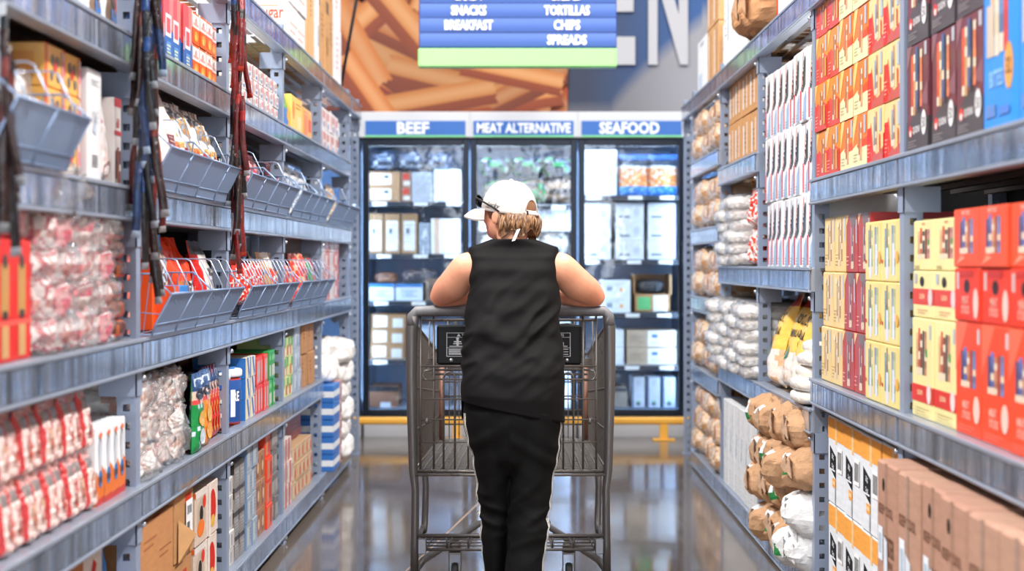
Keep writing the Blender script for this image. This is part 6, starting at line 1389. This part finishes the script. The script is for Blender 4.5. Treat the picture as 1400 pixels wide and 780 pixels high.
def limb(mb, pts, rs, n=18):
    """smooth tapering limb with rounded ends"""
    P = [Vector(p) for p in pts]; Q = []; S = []
    for i in range(len(P)-1):
        k = 6
        for j in range(k):
            t = j/k; p0 = P[max(0, i-1)]; p1 = P[i]; p2 = P[i+1]; p3 = P[min(len(P)-1, i+2)]
            Q.append(.5*((2*p1)+(p2-p0)*t+(2*p0-5*p1+4*p2-p3)*t*t+(3*p1-p0-3*p2+p3)*t**3)); S.append(rs[i]*(1-t)+rs[i+1]*t)
    Q.append(P[-1]); S.append(rs[-1])
    mb.tube(Q, S, n); mb.ball(Q[0], S[0], S[0], S[0], nu=n, nv=10); mb.ball(Q[-1], S[-1], S[-1], S[-1], nu=n, nv=10)
def hand(mb, wrist, d, up, side):
    """palm, four bent fingers of different length and a thumb from the side of the palm; side=+1: thumb towards d x up"""
    W = Vector(wrist); d = Vector(d).normalized(); up = (Vector(up)-d*Vector(up).dot(d)).normalized(); s = d.cross(up)*side
    M = Matrix((d, s, up)).transposed()
    mb.ball(W+d*.045, .052, .039, .016, nu=20, nv=12, M=M); mb.ball(W+d*.062, .032, .038, .0145, nu=18, nv=10, M=M); limb(mb, [W-d*.02, W+d*.03], [.024, .02], 12)
    for k, (o, L_) in enumerate(((.029, .066), (.0105, .076), (-.0085, .07), (-.027, .054))):
        b = W+d*(.085-abs(o)*.25)+s*o; dir0 = (d+s*o*2.2).normalized(); pts = [b-d*.03, b]; a = 0.0; p = b
        for j, f in enumerate((.46, .30, .24)):
            a += (.28, .5, .4)[j]+.05*k; p = p+(dir0*math.cos(a)-up*math.sin(a))*L_*f; pts.append(p)
        mb.tube(pts, [.0095, .0092, .0084, .0078, .0062], 10); mb.ball(pts[-1], .0064, .0064, .0064, nu=10, nv=6)
    b = W+d*.028+s*.028; t1 = b+(d*.6+s*.75-up*.15).normalized()*.038; t2 = t1+(d*.85+s*.35-up*.3).normalized()*.028
    mb.tube([W+d*.012+s*.008, b, t1, t2], [.014, .0135, .0105, .0075], 10); mb.ball(t2, .0078, .0078, .0078, nu=10, nv=6)

def person():
    root = tag(empty('person', (-.02, 5.08, 0)), 'person in white cap, black sleeveless top and black trousers leaning on the cart handle', 'person')
    def part(name, me, parent=root):
        o = link(name, me, parent)
        if parent is root: o.location = (.02, -5.08, 0)
        return o
    HC = Vector((-.040, 5.25, 1.402)); yaw = R(52)
    H = Matrix.Translation(HC) @ Matrix.Rotation(yaw, 4, 'Z') @ Matrix.Rotation(R(2), 4, 'X') @ Matrix.Rotation(R(3), 4, 'Y')
    H3 = H.to_3x3()
    # ---- body, one continuous surface
    b = MB()
    def hb(c, rx, ry, rz, nu=24, nv=16, fn=None): b.ball(H @ Vector(c), rx, ry, rz, nu=nu, nv=nv, M=H3, fn=fn)
    hb((0, -.004, .006), .074, .092, .086, 32, 20)                 # cranium
    hb((0, .028, -.052), .058, .060, .058); hb((0, .048, -.078), .036, .040, .028)      # jaw, chin
    hb((0, .056, -.016), .056, .036, .05)                          # face front
    for s in (-1, 1):
        hb((s*.033, .068, -.030), .024, .020, .022)                # cheeks
        hb((s*.03, .078, .022), .026, .016, .011)                  # brow
        hb((s*.078, -.002, -.030), .010, .018, .026); hb((s*.082, -.008, -.020), .008, .013, .016)   # ears
        hb((s*.011, .094, -.028), .009, .010, .008)                # nostrils
    b.tube([H @ Vector((0, .088, .018)), H @ Vector((0, .098, -.006)), H @ Vector((0, .107, -.024)), H @ Vector((0, .092, -.033))], [.009, .010, .012, .008], 12)
    hb((0, .088, -.050), .021, .010, .006); hb((0, .086, -.060), .019, .010, .007)      # lips
    limb(b, [(-.024, 5.212, 1.235), (-.030, 5.218, 1.30), (-.040, 5.24, 1.36)], [.046, .052, .055], 20)
    # torso core
    def ell(z, cx, cy, a, d, n=28, p=2.3):
        r = []
        for k in range(n):
            t = 2*PI*k/n; c, s = math.cos(t), math.sin(t)
            r.append((cx+a*math.copysign(abs(c)**(2/p), c), cy+d*math.copysign(abs(s)**(2/p), s), z))
        return r
    b.rings([ell(z, cx, cy, a, d) for z, cx, cy, a, d in ((.62, -.026, 5.06, .155, .105), (.74, -.026, 5.055, .16, .11), (.86, -.027, 5.08, .145, .10), (1.0, -.027, 5.13, .145, .10), (1.12, -.027, 5.17, .145, .098), (1.2, -.026, 5.19, .148, .088), (1.24, -.026, 5.2, .14, .055), (1.265, -.026, 5.205, .085, .04))])
    for sg, sh, el, wr in ((-1, (-.186, 5.2, 1.200), (-.287, 5.325, 1.098), (-.088, 5.425, 1.105)), (1, (.136, 5.2, 1.200), (.264, 5.325, 1.098), (.055, 5.41, 1.102))):
        S, E, W = Vector(sh), Vector(el), Vector(wr)
        limb(b, [S+Vector((-sg*.05, 0, .0)), S, S.lerp(E, .45)+Vector((0, -.006, -.008)), S.lerp(E, .8), E], [.044, .055, .058, .05, .039], 20)
        limb(b, [E, E.lerp(W, .3)+Vector((0, 0, -.004)), E.lerp(W, .7), W], [.037, .040, .032, .025], 18)
        d = W-E; hand(b, W, (d.x, d.y*.6, -.02), (0, 0.1, 1), sg*-1)
    # legs inside the trousers, feet inside the shoes
    for pts, rs in ((((-.10, 5.06, .62), (-.088, 5.075, .40), (-.088, 5.09, .25), (-.09, 5.11, .09)), (.06, .04, .034, .03)), (((.05, 5.05, .62), (.03, 5.02, .40), (.015, 4.99, .25), (.01, 4.97, .09)), (.06, .04, .034, .03))):
        limb(b, pts, rs, 16); f = Vector(pts[-1]); limb(b, [f, f+Vector((-.01, .07, -.045)), f+Vector((-.014, .11, -.055))], [.034, .032, .022], 12)
    me = evaluate(b, 'body', .0058, 3)
    Hi = H.inverted()
    def skin(co):
        q = Hi @ co; base = C('#dc9f80')
        if abs(q.z) < .13 and q.length < .16:
            c = mixc(base, '#d98a76', max(0, min(1, (q.y-.01)/.06))*.6 if q.z < .02 else 0)
            if q.y > .082 and -.068 < q.z < -.044 and abs(q.x) < .022: c = C('#b4605a')
            return c
        e = min((co-Vector((-.287, 5.325, 1.085))).length, (co-Vector((.264, 5.325, 1.085))).length)
        t = max(0, 1-e/.15)*.5+.12*noise.noise(co*22)+.05
        return mixc(base, '#d97a5c', max(0, min(1, t)))
    colour_mesh(me, skin, M_SKIN); body = part('body', me)
    # eyes
    for s in (-1, 1):
        e = MB(); e.ball(H @ Vector((s*.03, .078, .004)), .0115, .0115, .0115, '#ece8e4', 16, 12); f = H3 @ Vector((0, 1, 0)); e.ball(H @ Vector((s*.03, .0856, .004)), .0056, .0056, .0056, '#33261e', 12, 8)
        o = e.build('eye', M_PLAIN, root); o.location = (.02, -5.08, 0)
    # ---- hair: bob below the cap
    def hair_surf(az, v, out):
        # az 0 = back of the head, +-115 deg = temples
        flare = (.014*math.sin(PI*min(1, v*1.05))+.018*v*v)*(.6+.4*math.cos(az*.8))
        wav = .0016*math.sin(az*17+3*v)+.005*noise.noise(Vector((az*6, v*2.0, 1)))+.0016*math.sin(az*31+5*v)*v
        rx, ry = .074+flare+wav, .094+flare+wav
        z = .006-(.080+.010*abs(az)+.012*math.sin(az*9)+.010*noise.noise(Vector((az*4, 3, 2))))*v
        k = 1 if out else .86-.12*v
        return H @ Vector((math.sin(az)*rx*k, -math.cos(az)*ry*k-.004, z))
    hm = MB(); NA, NV = 90, 16; A0 = R(-80); A1 = R(100)
    for out in (True, False):
        vs = [hair_surf(A0+(A1-A0)*i/NA, j/NV, out) for j in range(NV+1) for i in range(NA+1)]
        fs = []; cs = []
        for j in range(NV):
            for i in range(NA):
                q = (j*(NA+1)+i, j*(NA+1)+i+1, (j+1)*(NA+1)+i+1, (j+1)*(NA+1)+i); fs.append(q if out else q[::-1])
                n_ = noise.noise(Vector((i*.42, j*.05, 0)))+.5*noise.noise(Vector((i*1.3, j*.08, 5)))
                cs.append(mixc('#553823', '#946a46', max(0, min(1, .42+.75*n_))))
        hm.add(vs, fs, (lambda cs: (lambda k: cs[k]))(cs), 0, True)
    rim_ = [hair_surf(A0+(A1-A0)*i/NA, 1, True) for i in range(NA+1)]+[hair_surf(A0+(A1-A0)*i/NA, 1, False) for i in range(NA+1)]
    hm.add(rim_, [(i+1, i, NA+1+i, NA+2+i) for i in range(NA)], '#6a462e', 0, True)
    for az in (A0, A1):
        e_ = [hair_surf(az, j/NV, True) for j in range(NV+1)]+[hair_surf(az, j/NV, False) for j in range(NV+1)]
        hm.add(e_, [(j, j+1, NV+2+j, NV+1+j) for j in range(NV)], '#7c5536', 0, True)
    rr = random.Random(5)
    for k in range(150):                                          # loose locks over the ends
        az = R(rr.uniform(-78, 98)); v0 = rr.uniform(.2, .5); dv = rr.uniform(.4, .62); da = rr.uniform(-.12, .12)
        pts = []
        for t in (0, .25, .5, .75, 1): p = hair_surf(az+da*t, min(1.08, v0+dv*t), True); q = (p-HC); q.z = 0; pts.append(p+q.normalized()*(.0005+.005*math.sin(PI*t)))
        hm.tube(pts, [.0008, .0026, .0034, .0026, .0006], 6, mixc('#553824', '#a87c54', rr.random()))
    hm.add([H @ Vector(p) for p in ((.0, .0, .03),)], [])
    # crown seen through the opening of the cap
    hm.ball(H @ Vector((0, -.008, .004)), .078, .095, .080, '#7f583a', 28, 14, M=H3)
    hair = part('hair', hm.mesh('hair', M_HAIR))
    # ---- cap
    cz = -.012; RX_, RY_, RZ_ = .087, .106, .118
    def dome(az, el, g=0.0): return H @ Vector((math.sin(az)*(RX_+g)*max(0.0, math.cos(el))**.82, -math.cos(az)*(RY_+g)*max(0.0, math.cos(el))**.82, cz+(RZ_+g)*math.sin(el)-.010*math.cos(az)*(1-el/(PI/2))))
    cm = MB(); NA, NE = 72, 26
    def hole(a, e_):
        a = abs((a+PI) % (2*PI)-PI); return e_ > R(9) and e_ < R(30) and (a/R(22))**2+((e_-R(9))/R(20))**2 < 1
    vs = [dome(2*PI*i/NA, PI/2*j/NE) for j in range(NE+1) for i in range(NA)]
    fs = [(j*NA+i, j*NA+(i+1) % NA, (j+1)*NA+(i+1) % NA, (j+1)*NA+i) for j in range(NE) for i in range(NA) if not hole(2*PI*(i+.5)/NA, PI/2*(j+.5)/NE)]
    cm.add(vs, fs, '#e6dfdb', 0, True)
    cap = part('cap', cm.mesh('cap', M_CAP)); sol = cap.modifiers.new('thick', 'SOLIDIFY'); sol.thickness = .0022; sol.offset = -1
    bm_ = MB(); NU, NT = 28, 10; vs = []
    for lay in (0, 1):
        for t in range(NT+1):
            for u in range(NU+1):
                a = R(180)+R(62)*(2*u/NU-1); uu = 2*u/NU-1; T = t/NT
                p0 = Vector((math.sin(a)*RX_, -math.cos(a)*RY_, cz+.010*1))
                ext = .075*(1-abs(uu)**2.6)**.5
                p = p0+Vector((math.sin(a)*.35*ext*T, ext*T, -.020*T*T-.022*uu*uu*T+.006*math.sin(PI*T)-lay*.004+.002)); vs.append(H @ p)
    n_ = (NT+1)*(NU+1); fs = []
    for t in range(NT):
        for u in range(NU):
            q = (t*(NU+1)+u, t*(NU+1)+u+1, (t+1)*(NU+1)+u+1, (t+1)*(NU+1)+u); fs.append(q[::-1]); fs.append(tuple(n_+k for k in q))
    for u in range(NU): a_ = NT*(NU+1)+u; fs.append((a_, a_+1, n_+a_+1, n_+a_))
    bm_.add(vs, fs, '#e6dfdb', 0, True); part('brim', bm_.mesh('brim', M_CAP), cap)
    mb = MB(); mb.ball(dome(0, PI/2)+H3 @ Vector((0, 0, .001)), .008, .008, .005, nu=14, nv=8, M=H3); part('button', mb.mesh('button', M_CAP), cap)
    mb = MB()
    for k in range(6):
        a = PI/6+k*PI/3; mb.tube([dome(a, PI/2*t/12, .0004) for t in range(0, 12)], .0013, 5)
    mb.tube([dome(R(q), R(9)+R(20)*max(0, 1-(q/22)**2)**.5, .001) for q in range(-22, 23, 2)], .0022, 6)
    part('seam', mb.mesh('seam', M_CAP), cap)
    mb = MB(); q = [dome(R(k), R(4.5), .002) for k in range(-24, 25, 3)]; mb.tube(q, .0065, 6)
    stp = part('strap', mb.mesh('strap', M_CAP), cap)
    mb = MB(); mb.ball(dome(R(-20), R(4.5), .005), .004, .006, .010, nu=10, nv=8, M=H3); part('buckle', mb.mesh('buckle', M_BLACKP), stp)
    vs, fs, ar = textpoly('Lucky', .01); mb = MB(); pt = []
    for u, v in vs:
        pt.append(dome(R(-112)+R(30)*(u+.25*v), R(4)+R(10)*v+R(3)*(1-u), .0022))
    mb.add(pt, fs, '#1a1a1c'); mb.tube([dome(R(-114), R(8), .0022), dome(R(-104), R(6), .0024), dome(R(-96), R(10), .0024)], .0007, 4, '#1a1a1c'); part('script_lettering', mb.mesh('script_lettering', M_PLAIN), cap)
    # ---- sleeveless top
    rows = ((.705, -.202, .150, 5.052, .128), (.76, -.202, .149, 5.050, .130), (.835, -.199, .146, 5.062, .122), (.90, -.194, .140, 5.082, .114), (.97, -.187, .133, 5.105, .110), (1.05, -.181, .131, 5.14, .111), (1.12, -.177, .127, 5.165, .110), (1.19, -.176, .125, 5.185, .104), (1.235, -.180, .131, 5.196, .088), (1.258, -.184, .134, 5.2, .066), (1.272, -.180, .130, 5.2, .056), (1.286, -.140, .090, 5.203, .060), (1.300, -.104, .048, 5.207, .066))
    def trow(z):
        for i in range(len(rows)-1):
            if rows[i][0] <= z <= rows[i+1][0]:
                t = (z-rows[i][0])/(rows[i+1][0]-rows[i][0]); t = t*t*(3-2*t)*.5+t*.5
                return [rows[i][k]*(1-t)+rows[i+1][k]*t for k in range(5)]
        return rows[-1] if z > rows[-1][0] else rows[0]
    tm = MB(); NZ, NK = 84, 110; R_ = []
    for j in range(NZ+1):
        z0 = rows[0][0]+(rows[-1][0]-rows[0][0])*j/NZ; ring = []
        _, l, r_, cy, d = trow(z0)
        for k in range(NK):
            t = 2*PI*k/NK; c, s = math.cos(t), math.sin(t); p = 2.5
            x = (l+r_)/2+(r_-l)/2*math.copysign(abs(c)**(2/p), c); y = cy+d*math.copysign(abs(s)**(2/p), s); z = z0
            h = max(0, 1-(z0-rows[0][0])/.12); z += h*(.012-.036*(x+.03)/.17 if s < 0 else -.02)*h
            # drape folds: soft diagonals across the small of the back, pulls from the shoulder
            w_ = max(0, 1-abs(z0-.98)/.24); f = noise.noise(Vector((x*3.2+z*6.5, z*15-x*15, y*2)))
            g = noise.noise(Vector((x*5-z*2, z*22+x*14, 7.7)))
            w2 = max(0, 1-abs(z0-1.17)/.1)
            dd = .017*w_*(1-abs(f)*2.2)+.008*w_*g+.009*w2*noise.noise(Vector((x*6+z*12, z*14-x*12, 3)))+.003*noise.noise(Vector((x*8, y*8, z*7)))
            dd *= 1 if z0 < 1.24 else .25
            n2 = Vector((c, s, 0)); ring.append((x+n2.x*dd, y+n2.y*dd, z))
        R_.append(ring)
    tm.rings(R_, '#1b1a19', 0, (False, False))
    tank = part('tank_top', tm.mesh('tank_top', M_TANK)); sol = tank.modifiers.new('thick', 'SOLIDIFY'); sol.thickness = .003; sol.offset = -1
    mb = MB(); a = PX(709, 314, 5.138); c_ = PX(702, 329, 5.125)
    mb.add([a+Vector((-.006, 0, .001)), a+Vector((.006, 0, .004)), c_+Vector((.006, 0, .002)), c_+Vector((-.006, 0, -.002))], [(0, 1, 2, 3), (3, 2, 1, 0)], '#f0ece8'); part('collar_tag', mb.mesh('collar_tag', M_STRIPE), tank)
    # ---- trousers
    def legring(s, y, xl, xr, cy, d, n=40):
        z = CH-(y-VY)/s; a = (xl-VX)/s; e = (xr-VX)/s
        return [((a+e)/2+(e-a)/2*math.cos(2*PI*k/n), cy+d*math.sin(2*PI*k/n), z) for k in range(n)]
    pm = MB()
    pm.rings([legring(401, y, l, r_, cy, d) for y, l, r_, cy, d in ((520, 634, 769, 5.06, .11), (545, 633, 770, 5.055, .122), (575, 633.5, 770, 5.053, .128), (600, 638, 768, 5.055, .125), (625, 646, 764, 5.06, .115), (645, 655, 758, 5.065, .08))])
    LL = ((560, 634, 703, 5.058, .118), (590, 637, 703, 5.058, .118), (620, 645, 702, 5.06, .108), (660, 651, 700, 5.07, .092), (695, 655.5, 698, 5.078, .080), (715, 656, 697.5, 5.082, .078), (740, 657, 695, 5.09, .078), (780, 660, 692, 5.10, .078), (825, 661, 692, 5.11, .082))
    RR = ((560, 701, 770, 5.052, .12), (590, 700, 769, 5.05, .12), (620, 699, 764, 5.045, .112), (660, 698, 756, 5.035, .098), (690, 697, 751.5, 5.02, .086), (715, 696, 750, 5.01, .084), (740, 694, 747, 5.0, .086), (780, 690, 742, 4.985, .088), (825, 687, 738, 4.97, .094))
    pm.rings([legring(401, *q) for q in LL]); pm.rings([legring(404, *q) for q in RR])
    me = evaluate(pm, 'trousers', .0062, 6)
    for v in me.vertices:
        c = v.co; z = c.z
        kn = math.exp(-((z-.37)/.10)**2); th = math.exp(-((z-.58)/.10)**2); lo = max(0, min(1, (.32-z)/.15))
        side = 1 if c.x > -.035 else -1
        f1 = 1-abs(noise.noise(Vector((c.x*6*side+z*5, z*17-c.x*11*side, c.y*5)))*2.4)
        f2 = noise.noise(Vector((c.x*5, z*26+c.x*16*side, c.y*4)))
        f3 = noise.noise(Vector((c.x*14, z*3, c.y*10)))
        dd = .010*kn*f1+.004*th*f2+.006*lo*f3+.003*f2
        n2 = v.normal; v.co = c+n2*dd
    me.update(); colour_mesh(me, lambda c: (.01, .01, .01), M_PANTS); me.update()
    tr = part('trousers', me)
    bv = BVHTree.FromPolygons([v.co.copy() for v in me.vertices], [tuple(p.vertices) for p in me.polygons])
    for legd, s, sx, a0 in ((LL, 401, -1, 197), (RR, 404, 1, -17)):
        for off in (0, 1):
            mb = MB(); pl = []
            for j in range(64):
                y = 563+(824-563)*j/63
                for i in range(len(legd)-1):
                    if legd[i][0] <= y <= legd[i+1][0]:
                        t = (y-legd[i][0])/(legd[i+1][0]-legd[i][0]); q = [legd[i][k]*(1-t)+legd[i+1][k]*t for k in range(5)]; break
                az = R(a0)+sx*off*-.0; z = CH-(y-VY)/s; a, e = (q[1]-VX)/s, (q[2]-VX)/s
                da = (.011*off)/max(.04, q[4]); az = R(a0)+(da if sx < 0 else -da)
                hb_ = 1.0 if z < .6 else 1.0
                p = Vector(((a+e)/2+(e-a)/2*1.25*math.cos(az), q[3]+q[4]*1.25*math.sin(az), z))
                loc, nor, _, _ = bv.find_nearest(p); pl.append((loc, nor))
            pts = []
            for i, (p, n2) in enumerate(pl):
                tdir = (pl[min(i+1, 63)][0]-pl[max(i-1, 0)][0]).normalized(); sd = tdir.cross(n2).normalized(); pts.append((p+n2*.0016-sd*.003, p+n2*.0016+sd*.003))
            mb.add([q for pr in pts for q in pr], [(2*i, 2*i+1, 2*i+3, 2*i+2) for i in range(63)]+[(2*i+2, 2*i+3, 2*i+1, 2*i) for i in range(63)], '#dcdad6'); part('side_stripe', mb.mesh('side_stripe', M_STRIPE), tr)
    # ---- shoes
    for (x, y, an) in ((-.095, 5.12, .12), (.005, 4.985, -.12)):
        mb = MB(); ra = []
        for t, w_, h, z0 in ((0, .026, .05, .0), (.05, .036, .085, 0), (.3, .040, .088, 0), (.5, .043, .07, 0), (.75, .046, .052, 0), (.92, .036, .04, .002), (1, .016, .025, .006)):
            ra.append([(w_*math.cos(2*PI*k/16), -.07+.26*t, z0+max(0, h*(.5+.5*math.sin(2*PI*k/16)))) for k in range(16)])
        mb.rings(ra, '#232326'); mb2 = MB()
        mb2.rings([[(r_*math.cos(2*PI*k/20)*.048/.048, .055+q*math.sin(2*PI*k/20), z) for k in range(20)] for r_, q, z in ((.043, .128, .0), (.047, .135, .008), (.045, .131, .02))], '#d9d7d4')
        o = part('shoe', mb.mesh('shoe', M_RUBBER)); o.location = (x+.02, y-5.08, .004); o.rotation_euler = (0, 0, an); part('sole', mb2.mesh('sole', M_PLAIN), o)
    # ---- sunglasses resting on the cap (a thing of its own)
    G = tag(empty('sunglasses'), 'black sunglasses perched on the front of the white cap', 'sunglasses'); G.location = H @ Vector((0, .108, .035)); Gi = Matrix.Translation(-G.location)
    def gpart(name, mb, m, parent=G): 
        o = mb.build(name, m, parent)
        if parent is G: o.location = -G.location
        return o
    fr_ = MB(); y0 = .121; zc = .030
    for s in (-1, 1):
        ov = [H @ Vector((s*(.034+.027*math.cos(2*PI*k/24)), y0-.014*abs(.034+.027*math.cos(2*PI*k/24))/.06+.006*math.sin(2*PI*k/24), zc+.021*math.sin(2*PI*k/24))) for k in range(24)]
        fr_.tube(ov, .0024, 7, '#141416', closed=True)
        ln = MB(); ln.add([H @ Vector((s*.034, y0-.008, zc))]+ov, [(0, k+1, (k+1) % 24+1) for k in range(24)]+[(0, (k+1) % 24+1, k+1) for k in range(24)], '#1c2430', 0, True); gpart('lens', ln, M_LENS)
        te = MB(); te.tube([H @ Vector((s*.061, y0-.016, zc+.010)), H @ Vector((s*.078, .088, zc+.006)), H @ Vector((s*.0915, .04, zc-.010)), H @ Vector((s*.0935, -.0, zc-.026)), H @ Vector((s*.090, -.025, zc-.040))], [.0032, .0036, .0034, .0032, .0028], 8); gpart('temple', te, M_BLACKP)
    fr_.tube([H @ Vector((-.008, y0-.001, zc+.006)), H @ Vector((0, y0+.002, zc+.009)), H @ Vector((.008, y0-.001, zc+.006))], .0022, 7)
    gpart('rims', fr_, M_BLACKP)
    # paper held by the right hand
    mb = MB(); q = [Vector(p) for p in ((.085, 5.34, 1.075), (.128, 5.345, 1.09), (.132, 5.375, 1.135), (.09, 5.37, 1.13))]
    mb.add(q+[p+Vector((0, .001, 0)) for p in q], [(0, 1, 2, 3), (7, 6, 5, 4), (0, 4, 5, 1), (1, 5, 6, 2), (2, 6, 7, 3), (3, 7, 4, 0)], '#eeeceb'); tag(mb.build('paper_slip', M_PLAIN), 'small white paper slip held between the forearm and the chest', 'paper')
person()
